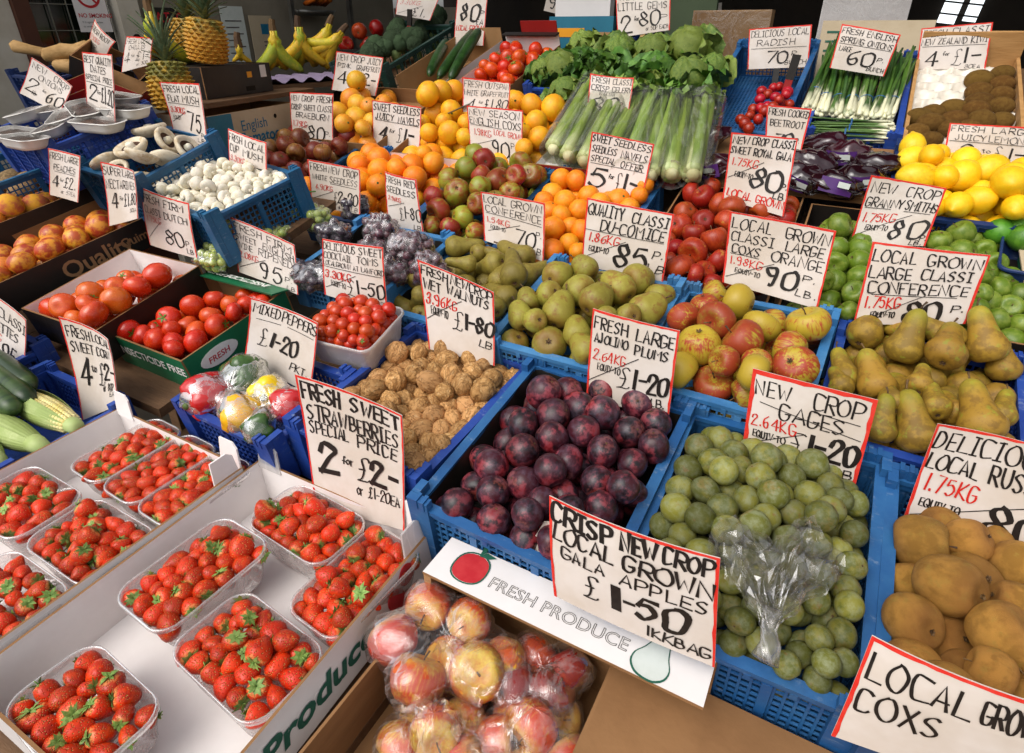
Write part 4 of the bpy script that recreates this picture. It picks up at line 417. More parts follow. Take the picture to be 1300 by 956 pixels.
'straw_Q4':[[-6091,3132,8757,163],[-6158,2610,8763,141],[-5920,2930,8803,127],[-4950,2752,8817,164],[-5158,2694,9027,167],[-5080,2249,8773,146],[-5109,3074,8786,134],[-6130,2853,8770,148],[-5623,2305,8779,155],[-4669,2487,8764,145],[-5373,2719,8836,140],[-5191,2862,8827,135],[-5722,2522,8816,137],[-5847,3147,8776,126],[-5469,2500,8824,135],[-5365,3064,8801,166],[-5783,2755,8822,124],[-6165,2354,8742,156],[-5201,2504,8823,159],[-5895,2316,8768,142],[-5348,2276,8781,150],[-5940,2571,8801,134],[-4864,3033,8782,153],[-5765,2977,8968,155],[-5598,2669,8981,156],[-4623,3021,8750,146],[-4919,2459,8802,167],[-5017,2975,9006,162],[-5622,3104,8790,149],[-4732,2227,8747,154],[-5565,2867,8829,136],[-4666,2757,8775,165]],
'straw_Q5':[[-6612,1604,8746,160],[-5860,1348,8719,136],[-6448,862,8736,128],[-5895,850,8699,145],[-7082,1413,8747,132],[-6780,1406,8774,125],[-7211,1172,8726,164],[-6702,899,8742,152],[-6088,1449,8751,142],[-7259,907,8694,130],[-6911,1622,8734,157],[-6929,1206,8769,147],[-5881,1594,8702,132],[-6993,930,8733,167],[-6643,1179,8783,166],[-6175,885,8736,165],[-6318,1588,8742,160],[-6372,1097,8776,147],[-5874,1100,8720,137],[-7198,1642,8702,153],[-6428,1351,8781,131],[-6117,1180,8764,151]]}
CARDS = [
['straw', [[-7038, 5530, 11097], [-4908, 5520, 11015], [-4849, 5275, 9016], [-6832, 5223, 8592]], 'fresh sweet strawberries price card, 2 for £2, standing behind the strawberry punnets', [('FRESH', 0.04, 0.4, 0.02, 0.15, 2.4, 'k'), ('SWEET', 0.5, 0.97, 0.02, 0.14, 2.4, 'k'), ('STRAWBERRIES', 0.06, 0.95, 0.17, 0.3, 1.6, 'k'), ('SPECIAL', 0.06, 0.44, 0.3, 0.4, 1.3, 'k'), ('PRICE', 0.54, 0.93, 0.3, 0.41, 1.5, 'k'), ('2', 0.12, 0.3, 0.44, 0.68, 4, 'k'), ('for', 0.36, 0.48, 0.51, 0.58, 1, 'k'), ('£', 0.52, 0.65, 0.46, 0.68, 1.6, 'k'), ('2-', 0.67, 0.93, 0.46, 0.67, 3.6, 'k'), ('or £1-20EA', 0.5, 0.95, 0.7, 0.8, 1.2, 'k')], 0],
['crisp', [[-2286, 4952, 11056], [-291, 4958, 11100], [-92, 4778, 9638], [-2071, 4782, 9668]], 'crisp new crop gala apples price card, £1.50, behind the white printed ledge', [('CRISP', 0.02, 0.42, 0.02, 0.2, 2.8, 'k'), ('NEW', 0.47, 0.67, 0.01, 0.18, 2.8, 'k'), ('CROP', 0.71, 0.97, 0.02, 0.17, 2.5, 'k'), ('LOCAL', 0.03, 0.42, 0.2, 0.36, 2.3, 'k'), ('GROWN', 0.48, 0.97, 0.2, 0.36, 2.4, 'k'), ('GALA', 0.08, 0.36, 0.39, 0.51, 1.7, 'k'), ('APPLES', 0.46, 0.96, 0.39, 0.52, 1.7, 'k'), ('£', 0.22, 0.32, 0.54, 0.8, 1.8, 'k'), ('1', 0.39, 0.45, 0.54, 0.8, 5.5, 'k'), ('-', 0.48, 0.53, 0.54, 0.78, 3, 'k'), ('50', 0.55, 0.84, 0.54, 0.79, 4, 'k'), ('1KKBAG', 0.6, 0.97, 0.83, 0.94, 1.7, 'k')], 0],
['plums', [[-3289, 8648, 11826], [-1805, 8642, 11778], [-1749, 8452, 10231], [-3217, 8447, 10190]], 'fresh large ajolino plums price card, £1.20, stuck in the purple plums', [('FRESH', 0.04, 0.44, 0.05, 0.19, 1.9, 'k'), ('LARGE', 0.55, 0.97, 0.06, 0.21, 1.9, 'k'), ('AJOLINO', 0.06, 0.46, 0.22, 0.33, 1.7, 'k'), ('PLUMS', 0.55, 0.92, 0.24, 0.36, 1.7, 'k'), ('2.64KG', 0.06, 0.45, 0.4, 0.52, 1.3, 'r'), ('EQUIV-TO', 0.12, 0.4, 0.55, 0.63, 1, 'k'), ('_', 0.02, 0.78, 0.6, 0.4), ('£', 0.38, 0.54, 0.5, 0.78, 1.5, 'k'), ('1-20', 0.55, 0.96, 0.5, 0.75, 3.4, 'k'), ('LB.', 0.78, 0.94, 0.8, 0.9, 1.4, 'k')], 0],
['gages', [[-648, 8746, 11366], [1051, 8742, 11335], [1109, 8550, 9769], [-526, 8550, 9769]], 'new crop gages price card, £1.20, with a thick red edge', [('NEW', 0.05, 0.34, 0.07, 0.24, 1.6, 'k'), ('CROP', 0.54, 0.92, 0.05, 0.24, 1.6, 'k'), ('GAGES', 0.28, 0.82, 0.25, 0.43, 1.6, 'k'), ('_', 0.1, 0.31, 0.95, 0.44), ('_', 0.55, 0.27, 0.92, 0.29), ('2.64KG', 0.05, 0.44, 0.43, 0.56, 1.2, 'r'), ('EQUIV-TO', 0.08, 0.36, 0.6, 0.68, 1, 'k'), ('_', 0.03, 0.78, 0.52, 0.52), ('£', 0.38, 0.54, 0.5, 0.78, 1.2, 'k'), ('1-20', 0.55, 0.97, 0.48, 0.72, 3.4, 'k'), ('LB', 0.8, 0.95, 0.76, 0.86, 1.3, 'k')], 0],
['russets', [[1775, 8655, 11260], [3042, 8656, 11262], [3324, 8445, 9548], [1782, 8455, 9631]], 'delicious local russets price card, 1.75kg, at the right edge above the brown apples', [('DELICIOUS', 0.03, 0.98, 0.04, 0.22, 1.9, 'k'), ('LOCAL', 0.03, 0.47, 0.25, 0.42, 1.9, 'k'), ('RUSSETS', 0.56, 1.2, 0.24, 0.42, 1.9, 'k'), ('1.75KG', 0.06, 0.5, 0.45, 0.63, 1.6, 'r'), ('EQUIV-TO', 0.08, 0.4, 0.7, 0.79, 1.2, 'k'), ('_', 0.04, 0.9, 0.95, 0.5), ('80', 0.6, 1.0, 0.55, 0.88, 4, 'k')], 0],
['local', [[1111, 4692, 11101], [2447, 4692, 11106], [2581, 4566, 10078], [1077, 4532, 9800]], 'local grown coxs price card with red edge in the bottom right corner', [('LOCAL', 0.05, 0.6, 0.08, 0.34, 2.4, 'k'), ('GROWN', 0.66, 0.98, 0.08, 0.34, 2.4, 'k'), ('COXS', 0.05, 0.5, 0.4, 0.64, 2.4, 'k')], 0],
['walnuts', [[-7073, 8871, 11968], [-5322, 8831, 11639], [-5204, 8653, 10188], [-6785, 8647, 10140]], 'fresh new crop wet walnuts price card, £1.80, above the walnuts', [('FRESH', 0.03, 0.37, 0.03, 0.14, 1.7, 'k'), ('NEWCROP', 0.42, 0.97, 0.01, 0.13, 1.5, 'k'), ('WET', 0.03, 0.27, 0.17, 0.3, 1.7, 'k'), ('WALNUTS', 0.35, 0.92, 0.14, 0.27, 1.7, 'k'), ('3.96KG', 0.05, 0.47, 0.32, 0.45, 1.7, 'r'), ('EQUIV-TO', 0.1, 0.34, 0.47, 0.57, 1, 'k'), ('_', 0.03, 0.64, 0.55, 0.3), ('£', 0.4, 0.54, 0.4, 0.66, 1.4, 'k'), ('1-80', 0.56, 0.97, 0.4, 0.62, 3.4, 'k'), ('LB', 0.78, 0.95, 0.68, 0.79, 1.3, 'k')], 0],
['peppers', [[-10079, 7201, 11155], [-8256, 7183, 11007], [-8559, 6988, 9419], [-10551, 7013, 9628]], 'mixed peppers price card, £1.20 a packet, over the bagged peppers', [('MIXED', 0.05, 0.42, 0.03, 0.19, 1.7, 'k'), ('PEPPERS', 0.46, 0.99, 0.03, 0.19, 1.7, 'k'), ('_', 0.1, 0.28, 0.45, 0.25), ('_', 0.55, 0.24, 0.95, 0.25), ('£', 0.16, 0.27, 0.36, 0.66, 1.4, 'k'), ('1', 0.31, 0.38, 0.38, 0.6, 4, 'k'), ('-20', 0.4, 0.72, 0.38, 0.62, 3.2, 'k'), ('PKT.', 0.66, 0.92, 0.68, 0.8, 1.2, 'k')], 0],
['cocktail', [[-9705, 8908, 11961], [-7997, 8918, 12044], [-7926, 8746, 10646], [-9707, 8754, 10705]], 'delicious sweet cocktail toms price card, £1.50, behind the small tomatoes', [('DELICIOUS', 0.02, 0.58, 0.03, 0.16, 1.5, 'k'), ('SWEET', 0.64, 0.98, 0.03, 0.16, 1.5, 'k'), ('COCKTAIL', 0.03, 0.52, 0.19, 0.31, 1.3, 'k'), ('TOMS', 0.6, 0.92, 0.18, 0.3, 1.3, 'k'), ('LOCALGROWN AT LAWFORD', 0.02, 0.99, 0.34, 0.43, 1, 'k'), ('_', 0.04, 0.46, 0.96, 0.46), ('3.30KG', 0.05, 0.48, 0.5, 0.64, 2.2, 'r'), ('EQUIV-TO', 0.14, 0.38, 0.68, 0.78, 1, 'k'), ('_', 0.04, 0.84, 0.56, 0.52), ('£', 0.4, 0.54, 0.56, 0.86, 1.5, 'k'), ('1-50', 0.55, 0.98, 0.55, 0.8, 3, 'k'), ('LB', 0.84, 0.98, 0.84, 0.93, 1.1, 'k')], 0],
['vine', [[-12916, 9127, 11947], [-10791, 9084, 11590], [-10756, 8940, 10417], [-12850, 8961, 10592]], 'sweet English vine ripened price card, 95p, behind the green box', [('FRESH', 0.04, 0.45, 0.05, 0.2, 1.6, 'k'), ('FIRM', 0.54, 0.92, 0.07, 0.22, 1.6, 'k'), ('SWEET', 0.04, 0.36, 0.24, 0.36, 1.3, 'k'), ('ENGLISH', 0.46, 0.97, 0.22, 0.37, 1.3, 'k'), ('VINE', 0.08, 0.28, 0.4, 0.52, 1.3, 'k'), ('RIPENED', 0.38, 0.92, 0.37, 0.52, 1.3, 'k'), ('2.08KG', 0.06, 0.36, 0.56, 0.68, 1.2, 'r'), ('_', 0.05, 0.88, 0.48, 0.58), ('95', 0.38, 0.76, 0.58, 0.92, 3.2, 'k'), ('P.', 0.8, 0.92, 0.72, 0.82, 1.2, 'k'), ('LB', 0.82, 0.95, 0.88, 0.97, 1.2, 'k')], 0],
['corn', [[-13605, 5243, 10726], [-11966, 5227, 10598], [-11980, 5053, 9184], [-13680, 4942, 8279]], 'fresh local sweet corn price card, 4 for £2, by the green box', [('FRESH', 0.06, 0.48, 0.05, 0.17, 1.7, 'k'), ('LOCAL', 0.54, 0.97, 0.04, 0.16, 1.7, 'k'), ('SWEET', 0.08, 0.5, 0.2, 0.32, 1.7, 'k'), ('CORN', 0.58, 0.92, 0.2, 0.32, 1.7, 'k'), ('4', 0.14, 0.35, 0.36, 0.66, 4, 'k'), ('to', 0.4, 0.5, 0.42, 0.52, 1.6, 'k'), ('£', 0.55, 0.68, 0.38, 0.68, 1.8, 'k'), ('2-', 0.7, 0.97, 0.38, 0.62, 3.2, 'k'), ('or 80P', 0.62, 0.92, 0.65, 0.76, 1.4, 'k'), ('EA', 0.78, 0.92, 0.77, 0.84, 1.2, 'k')], 0],
['courgettes', [[-17577, 5191, 10833], [-15008, 5132, 10354], [-16000, 4895, 8419], [-18628, 4906, 8510]], 'class I courgettes price card, 95p, at the left edge', [('FRESH CLASSI', 0.02, 0.98, 0.08, 0.22, 1.6, 'k'), ('COURGETTES', 0.05, 0.85, 0.28, 0.42, 1.6, 'k'), ('2.10KG', 0.05, 0.55, 0.44, 0.56, 1.2, 'r'), ('95', 0.58, 0.86, 0.5, 0.82, 3.2, 'k'), ('P.', 0.86, 0.97, 0.72, 0.82, 1.3, 'k'), ('LB', 0.84, 0.96, 0.86, 0.96, 1.3, 'k')], 0],
['dutch', [[-15684, 8706, 12420], [-13557, 8545, 12326], [-13580, 8381, 10979], [-15643, 8524, 10963]], 'firm class I Dutch price card, 80p, in front of the white mushrooms', [('FRESH', 0.05, 0.44, 0.06, 0.2, 1.5, 'k'), ('FIRM', 0.55, 0.9, 0.06, 0.2, 1.5, 'k'), ('CLASSI', 0.07, 0.45, 0.26, 0.39, 1.3, 'k'), ('DUTCH', 0.53, 0.94, 0.26, 0.4, 1.3, 'k'), ('1.75KG', 0.1, 0.42, 0.42, 0.53, 1, 'r'), ('_', 0.04, 0.85, 0.4, 0.5), ('80', 0.46, 0.82, 0.54, 0.86, 2.8, 'k'), ('P.', 0.84, 0.94, 0.7, 0.8, 1.1, 'k'), ('LB', 0.84, 0.96, 0.84, 0.94, 1.1, 'k')], 0],
['nectarines', [[-16106, 8235, 13102], [-14567, 8068, 13061], [-14643, 7941, 11964], [-16377, 8064, 11484]], 'super large nectarines price card, 4 for £1.80', [('SUPER', 0.03, 0.46, 0.04, 0.18, 1.4, 'k'), ('LARGE', 0.54, 0.97, 0.04, 0.18, 1.4, 'k'), ('NECTARINES', 0.04, 0.96, 0.24, 0.4, 1.4, 'k'), ('4', 0.14, 0.34, 0.46, 0.72, 3, 'k'), ('for', 0.38, 0.5, 0.52, 0.6, 1, 'k'), ('£1.80', 0.52, 0.97, 0.44, 0.7, 2.4, 'k'), ('50EA', 0.72, 0.95, 0.76, 0.84, 0.9, 'k')], 0],
['peaches', [[-18352, 8185, 13239], [-16541, 7994, 13233], [-17178, 7912, 12029], [-18968, 8094, 11977]], 'fresh large peaches price card, 4 for £2', [('FRESH', 0.04, 0.42, 0.05, 0.2, 1.4, 'k'), ('LARGE', 0.5, 0.94, 0.05, 0.2, 1.4, 'k'), ('PEACHES', 0.15, 0.85, 0.28, 0.42, 1.4, 'k'), ('_', 0.18, 0.45, 0.85, 0.45), ('4', 0.1, 0.32, 0.5, 0.76, 3, 'k'), ('for', 0.36, 0.46, 0.56, 0.64, 1, 'k'), ('£2.', 0.48, 0.9, 0.5, 0.76, 2.4, 'k'), ('or 57EA', 0.4, 0.88, 0.8, 0.9, 0.9, 'k')], 0],
['onions', [[-22240, 10329, 15218], [-19684, 9886, 14541], [-20967, 9965, 13728], [-24082, 10455, 14142]], 'tilted new crop onions price card, 2 for 60, at the far left', [('NEW', 0.06, 0.38, 0.04, 0.22, 1.5, 'k'), ('CROP', 0.56, 0.95, 0.04, 0.22, 1.5, 'k'), ('ONIONS', 0.25, 0.85, 0.25, 0.42, 1.4, 'k'), ('2', 0.08, 0.36, 0.46, 0.82, 3, 'k'), ('lb', 0.26, 0.38, 0.74, 0.86, 1.2, 'k'), ('for', 0.44, 0.54, 0.56, 0.66, 1, 'k'), ('60', 0.6, 0.96, 0.46, 0.84, 3.2, 'k')], 0],
['dates', [[-19188, 10174, 15419], [-17389, 9919, 15399], [-17838, 9763, 13628], [-19600, 10045, 13906]], 'tall dates special price card, 2 for £1.20, among the white trays', [('BEST QUALITY', 0.04, 0.94, 0.04, 0.16, 1.3, 'k'), ('DATES', 0.22, 0.72, 0.18, 0.3, 1.4, 'k'), ('SPECIAL PRICE', 0.05, 0.94, 0.34, 0.43, 1.2, 'k'), ('_', 0.05, 0.48, 0.95, 0.46), ('2', 0.12, 0.36, 0.5, 0.76, 3, 'k'), ('for', 0.38, 0.52, 0.56, 0.63, 1, 'k'), ('£1.20', 0.52, 0.97, 0.46, 0.74, 2.4, 'k'), ('65EA', 0.72, 0.96, 0.78, 0.88, 1, 'k')], 0],
['ginger', [[-23486, 13098, 16275], [-22095, 12819, 15603], [-23130, 12907, 15137], [-24322, 13096, 15308]], 'small pointed price card behind the ginger root', [('FRESH ROOT', 0.05, 0.9, 0.08, 0.3, 1.4, 'k'), ('3.50KG', 0.05, 0.6, 0.36, 0.56, 1.3, 'r'), ('60P', 0.1, 0.5, 0.62, 0.85, 1.6, 'k')], 0],
['chilli', [[-20653, 12370, 15776], [-18795, 12039, 15748], [-19268, 12032, 15023], [-21458, 12381, 14723]], 'small chillis price card, 4 for £1, against the red box', [('FRESH LOCAL', 0.06, 0.95, 0.05, 0.2, 1.2, 'k'), ('CHILLIS', 0.2, 0.8, 0.24, 0.38, 1.2, 'k'), ('4', 0.08, 0.28, 0.44, 0.76, 2.6, 'k'), ('for', 0.34, 0.46, 0.5, 0.6, 1, 'k'), ('£1-', 0.5, 0.92, 0.42, 0.74, 2.4, 'k'), ('or 30P', 0.55, 0.9, 0.8, 0.92, 1, 'k')], 0],
['flatmush', [[-17813, 11318, 14639], [-15811, 11114, 14685], [-15687, 10899, 13056], [-17441, 11106, 13232]], 'fresh local flat mush price card, 75p, in the flat mushrooms', [('FRESH', 0.04, 0.42, 0.04, 0.17, 1.6, 'k'), ('LOCAL', 0.5, 0.95, 0.04, 0.16, 1.6, 'k'), ('FLAT', 0.08, 0.36, 0.22, 0.34, 1.6, 'k'), ('MUSH', 0.44, 0.88, 0.2, 0.33, 1.6, 'k'), ('_', 0.06, 0.37, 0.9, 0.36), ('3.30KG', 0.08, 0.44, 0.42, 0.53, 1.6, 'r'), ('EQUIV', 0.1, 0.3, 0.58, 0.66, 0.9, 'k'), ('_', 0.06, 0.72, 0.44, 0.5), ('75', 0.48, 0.9, 0.46, 0.8, 3.6, 'k'), ('P.', 0.84, 0.94, 0.78, 0.86, 1.1, 'k'), ('LB', 0.72, 0.92, 0.88, 0.95, 1.1, 'k')], 0],
['cupmush', [[-14826, 10937, 13629], [-13213, 10798, 13414], [-13376, 10640, 12039], [-14887, 10763, 12177]], 'fresh local cup mush price card, 75p, in the button mushrooms', [('FRESH', 0.04, 0.42, 0.04, 0.18, 1.4, 'k'), ('LOCAL', 0.5, 0.96, 0.06, 0.2, 1.4, 'k'), ('CUP', 0.06, 0.32, 0.22, 0.36, 1.4, 'k'), ('MUSH', 0.44, 0.9, 0.24, 0.38, 1.4, 'k'), ('3.30KG', 0.06, 0.48, 0.42, 0.53, 1.2, 'r'), ('_', 0.06, 0.74, 0.56, 0.48), ('75', 0.5, 0.92, 0.5, 0.82, 3.2, 'k'), ('P.', 0.86, 0.96, 0.78, 0.88, 1, 'k'), ('LB', 0.74, 0.92, 0.9, 0.97, 1, 'k')], 0],
['whitegrape', [[-13182, 12055, 12798], [-11308, 12044, 12711], [-11331, 11901, 11544], [-13144, 11899, 11524]], 'new crop white seedless price card, £2.20, above the green grapes', [('FRESH', 0.04, 0.34, 0.05, 0.2, 1.5, 'k'), ('NEW CROP', 0.38, 0.95, 0.05, 0.22, 1.4, 'k'), ('WHITE', 0.06, 0.34, 0.27, 0.39, 1.2, 'k'), ('SEEDLESS', 0.4, 0.94, 0.27, 0.41, 1.3, 'k'), ('_', 0.4, 0.44, 0.92, 0.46), ('4.90KG', 0.1, 0.44, 0.48, 0.6, 1.3, 'r'), ('_', 0.06, 0.8, 0.46, 0.6), ('£', 0.44, 0.54, 0.58, 0.86, 1.3, 'k'), ('2-20', 0.55, 0.95, 0.56, 0.82, 2.6, 'k'), ('LB', 0.82, 0.95, 0.86, 0.97, 1, 'k')], 0],
['redgrape', [[-10633, 12186, 12693], [-9588, 12175, 12606], [-9332, 11991, 11108], [-10479, 12009, 11249]], 'narrow fresh red seedless price card, £1.80, above the red grapes', [('FRESH RED', 0.04, 0.94, 0.04, 0.16, 1.3, 'k'), ('SEEDLESS', 0.06, 0.92, 0.2, 0.32, 1.4, 'k'), ('3.96KG', 0.1, 0.5, 0.37, 0.45, 1, 'r'), ('_', 0.08, 0.58, 0.6, 0.44), ('£', 0.4, 0.52, 0.5, 0.76, 1.2, 'k'), ('1-80', 0.53, 0.98, 0.48, 0.7, 2.4, 'k'), ('LB', 0.76, 0.94, 0.77, 0.86, 1, 'k')], 0],
['braeburn', [[-18632, 16635, 13925], [-16462, 16640, 13966], [-16639, 16387, 11905], [-18619, 16414, 12128]], 'crisp sweet Braeburn price card, 80p, above the small dark apples', [('NEW CROP FRESH', 0.03, 0.98, 0.04, 0.15, 1.4, 'k'), ('CRISP SWEET CLASSI', 0.04, 0.97, 0.2, 0.31, 1.2, 'k'), ('BRAEBURN', 0.14, 0.9, 0.34, 0.45, 1.3, 'k'), ('1.75KG', 0.06, 0.4, 0.5, 0.62, 1.3, 'r'), ('_', 0.06, 0.74, 0.44, 0.56), ('80', 0.42, 0.8, 0.54, 0.8, 2.8, 'k'), ('P.', 0.82, 0.94, 0.62, 0.7, 1, 'k'), ('LB', 0.8, 0.95, 0.76, 0.85, 1, 'k')], 0],
['navels4', [[-15214, 17228, 13770], [-13098, 17213, 13653], [-13157, 16995, 11880], [-15275, 17005, 11956]], 'sweet seedless juicy navels price card, 4 for £1, among the oranges', [('SWEET', 0.03, 0.36, 0.03, 0.17, 1.8, 'k'), ('SEEDLESS', 0.42, 0.97, 0.03, 0.17, 1.8, 'k'), ('JUICY', 0.06, 0.42, 0.2, 0.32, 1.6, 'k'), ('NAVELS', 0.52, 0.96, 0.2, 0.34, 1.6, 'k'), ('_', 0.06, 0.34, 0.96, 0.36), ('4', 0.12, 0.3, 0.42, 0.68, 4, 'k'), ('for', 0.34, 0.46, 0.46, 0.54, 1.2, 'k'), ('£', 0.5, 0.6, 0.4, 0.7, 1.4, 'k'), ('1-', 0.62, 0.84, 0.4, 0.66, 3.8, 'k'), ('or 30EA', 0.62, 0.92, 0.72, 0.8, 1, 'k')], 0],
['pinkgf', [[-19257, 19986, 15174], [-16857, 19963, 14990], [-17254, 19792, 13596], [-19657, 19808, 13728]], 'juicy pink grapefruit price card, 4 for £2, by the bananas', [('NEW CROP JUICY', 0.04, 0.97, 0.05, 0.22, 1.4, 'k'), ('PINK', 0.06, 0.34, 0.26, 0.38, 1.3, 'k'), ('GRAPEFRUIT', 0.46, 0.97, 0.26, 0.4, 1.2, 'k'), ('4', 0.1, 0.3, 0.46, 0.78, 3.8, 'k'), ('for', 0.36, 0.48, 0.52, 0.62, 1.2, 'k'), ('£', 0.52, 0.62, 0.46, 0.82, 1.4, 'k'), ('2-', 0.64, 0.94, 0.44, 0.74, 3, 'k'), ('55EA', 0.58, 0.88, 0.84, 0.95, 1.2, 'k')], 0],
['whitegf', [[-11987, 18125, 14556], [-10180, 18112, 14454], [-10181, 18006, 13589], [-11981, 17994, 13488]], 'white grapefruit price card, 4 for £1.80, in the yellow grapefruit', [('FRESH OUTSPAN', 0.03, 0.97, 0.05, 0.26, 1.5, 'k'), ('WHITE GRAPEFRUIT', 0.02, 0.98, 0.32, 0.5, 1.3, 'k'), ('4', 0.08, 0.28, 0.58, 0.92, 3.6, 'k'), ('for', 0.34, 0.44, 0.64, 0.74, 1.1, 'k'), ('£1.80', 0.46, 0.96, 0.56, 0.92, 2.8, 'k')], 0],
['coxs', [[-10999, 16798, 13851], [-9009, 16795, 13823], [-8931, 16579, 12065], [-10823, 16622, 12411]], 'new season English coxs price card, 90p, over the mixed apples', [('NEW SEASON', 0.04, 0.94, 0.04, 0.17, 1.4, 'k'), ('ENGLISH COXS', 0.04, 0.98, 0.2, 0.34, 1.4, 'k'), ('_', 0.05, 0.36, 0.62, 0.36), ('1.98KG', 0.1, 0.42, 0.42, 0.55, 1.2, 'r'), ('LOCAL GROWN', 0.48, 0.98, 0.38, 0.48, 1.1, 'r'), ('_', 0.1, 0.76, 0.52, 0.56), ('90', 0.46, 0.76, 0.56, 0.86, 3, 'k'), ('P.', 0.8, 0.9, 0.56, 0.66, 1, 'k'), ('LB', 0.78, 0.94, 0.74, 0.86, 1.1, 'k')], 0],
['conf2', [[-7571, 12055, 12570], [-5879, 12047, 12505], [-5782, 11885, 11189], [-7427, 11915, 11432]], 'local grown conference II price card, 70p, above the slender pears', [('LOCAL', 0.04, 0.38, 0.05, 0.2, 1.6, 'k'), ('GROWN', 0.46, 0.95, 0.05, 0.2, 1.6, 'k'), ('CONFERENCE', 0.06, 0.94, 0.24, 0.38, 1.4, 'k'), ('_', 0.06, 0.4, 0.95, 0.42), ('1.54KG', 0.06, 0.42, 0.46, 0.58, 1.4, 'r'), ('EQUIV-TO', 0.12, 0.36, 0.62, 0.7, 1, 'k'), ('_', 0.08, 0.76, 0.6, 0.5), ('70', 0.52, 0.84, 0.54, 0.84, 3.4, 'k'), ('P.', 0.86, 0.95, 0.52, 0.62, 1.2, 'k'), ('LB', 0.8, 0.95, 0.8, 0.92, 1.2, 'k')], 0],
['comice', [[-4896, 12085, 12742], [-2966, 12073, 12645], [-2990, 11898, 11223], [-4860, 11902, 11254]], 'quality class I Du-Comice price card, 85p, above the round green pears', [('QUALITY', 0.03, 0.46, 0.04, 0.22, 1.9, 'k'), ('CLASSI', 0.56, 0.96, 0.05, 0.22, 1.9, 'k'), ('DU-COMICE', 0.2, 0.94, 0.24, 0.42, 1.8, 'k'), ('_', 0.02, 0.44, 0.94, 0.44), ('1.86KG', 0.06, 0.44, 0.46, 0.6, 1.6, 'r'), ('EQUIV-TO', 0.08, 0.32, 0.66, 0.75, 1.1, 'k'), ('_', 0.02, 0.86, 0.52, 0.52), ('85', 0.4, 0.78, 0.5, 0.9, 4, 'k'), ('P.', 0.84, 0.96, 0.56, 0.68, 1.4, 'k'), ('LB', 0.8, 0.98, 0.76, 0.9, 1.4, 'k')], 0],
['coxorange', [[-1914, 12185, 12824], [-8, 12171, 12717], [13, 11989, 11231], [-1805, 12012, 11416]], 'class I large coxs orange price card, 90p, above the yellow apples', [('LOCAL', 0.04, 0.42, 0.05, 0.21, 1.8, 'k'), ('GROWN', 0.56, 0.96, 0.05, 0.21, 1.8, 'k'), ('CLASSI', 0.04, 0.46, 0.24, 0.38, 1.7, 'k'), ('LARGE', 0.58, 0.94, 0.23, 0.37, 1.7, 'k'), ('COXS', 0.06, 0.34, 0.41, 0.54, 1.7, 'k'), ('ORANGE', 0.46, 0.96, 0.39, 0.54, 1.7, 'k'), ('_', 0.05, 0.56, 0.34, 0.56), ('1.98KG', 0.05, 0.38, 0.58, 0.7, 1.4, 'r'), ('EQUIV-TO', 0.12, 0.38, 0.74, 0.81, 1.1, 'k'), ('_', 0.03, 0.9, 0.5, 0.58), ('90', 0.44, 0.74, 0.6, 0.86, 4, 'k'), ('P.', 0.8, 0.92, 0.62, 0.7, 1.3, 'k'), ('LB.', 0.76, 0.96, 0.8, 0.9, 1.3, 'k')], 0],
['largeconf', [[598, 12065, 12636], [2307, 12071, 12679], [2303, 11922, 11469], [657, 11876, 11096]], 'large class I conference price card, 80p, behind the brown pears', [('LOCAL', 0.04, 0.42, 0.05, 0.21, 1.7, 'k'), ('GROWN', 0.52, 0.96, 0.05, 0.21, 1.7, 'k'), ('LARGE', 0.04, 0.42, 0.25, 0.41, 1.7, 'k'), ('CLASSI', 0.5, 0.92, 0.24, 0.39, 1.7, 'k'), ('CONFERENCE', 0.06, 0.93, 0.43, 0.59, 1.7, 'k'), ('_', 0.1, 0.61, 0.85, 0.62), ('1.75KG', 0.06, 0.38, 0.62, 0.78, 1.6, 'r'), ('EQUIV-TO', 0.14, 0.36, 0.82, 0.9, 1.2, 'k'), ('_', 0.04, 0.98, 0.58, 0.6), ('80', 0.46, 0.76, 0.66, 0.98, 3.8, 'k'), ('P.', 0.84, 0.94, 0.72, 0.82, 1.4, 'k')], 0],
['granny', [[369, 15175, 13203], [1773, 15160, 13081], [1707, 15013, 11881], [313, 14986, 11661]], 'new crop green apples price card, 80p, between lemons and green apples', [('NEW', 0.06, 0.4, 0.06, 0.22, 1.7, 'k'), ('CROP', 0.54, 0.95, 0.05, 0.22, 1.6, 'k'), ('GRANNY', 0.04, 0.54, 0.28, 0.42, 1.6, 'k'), ('SMITHS', 0.58, 0.98, 0.26, 0.42, 1.6, 'k'), ('_', 0.05, 0.44, 0.4, 0.44), ('_', 0.58, 0.45, 0.92, 0.46), ('1.75KG', 0.06, 0.5, 0.5, 0.64, 1.5, 'r'), ('EQUIV-TO', 0.14, 0.44, 0.68, 0.76, 1.1, 'k'), ('_', 0.04, 0.84, 0.7, 0.5), ('80', 0.48, 0.9, 0.54, 0.88, 3.4, 'k'), ('P.', 0.9, 0.98, 0.8, 0.9, 1.1, 'k'), ('LB.', 0.78, 0.94, 0.9, 0.98, 1.1, 'k')], 0],
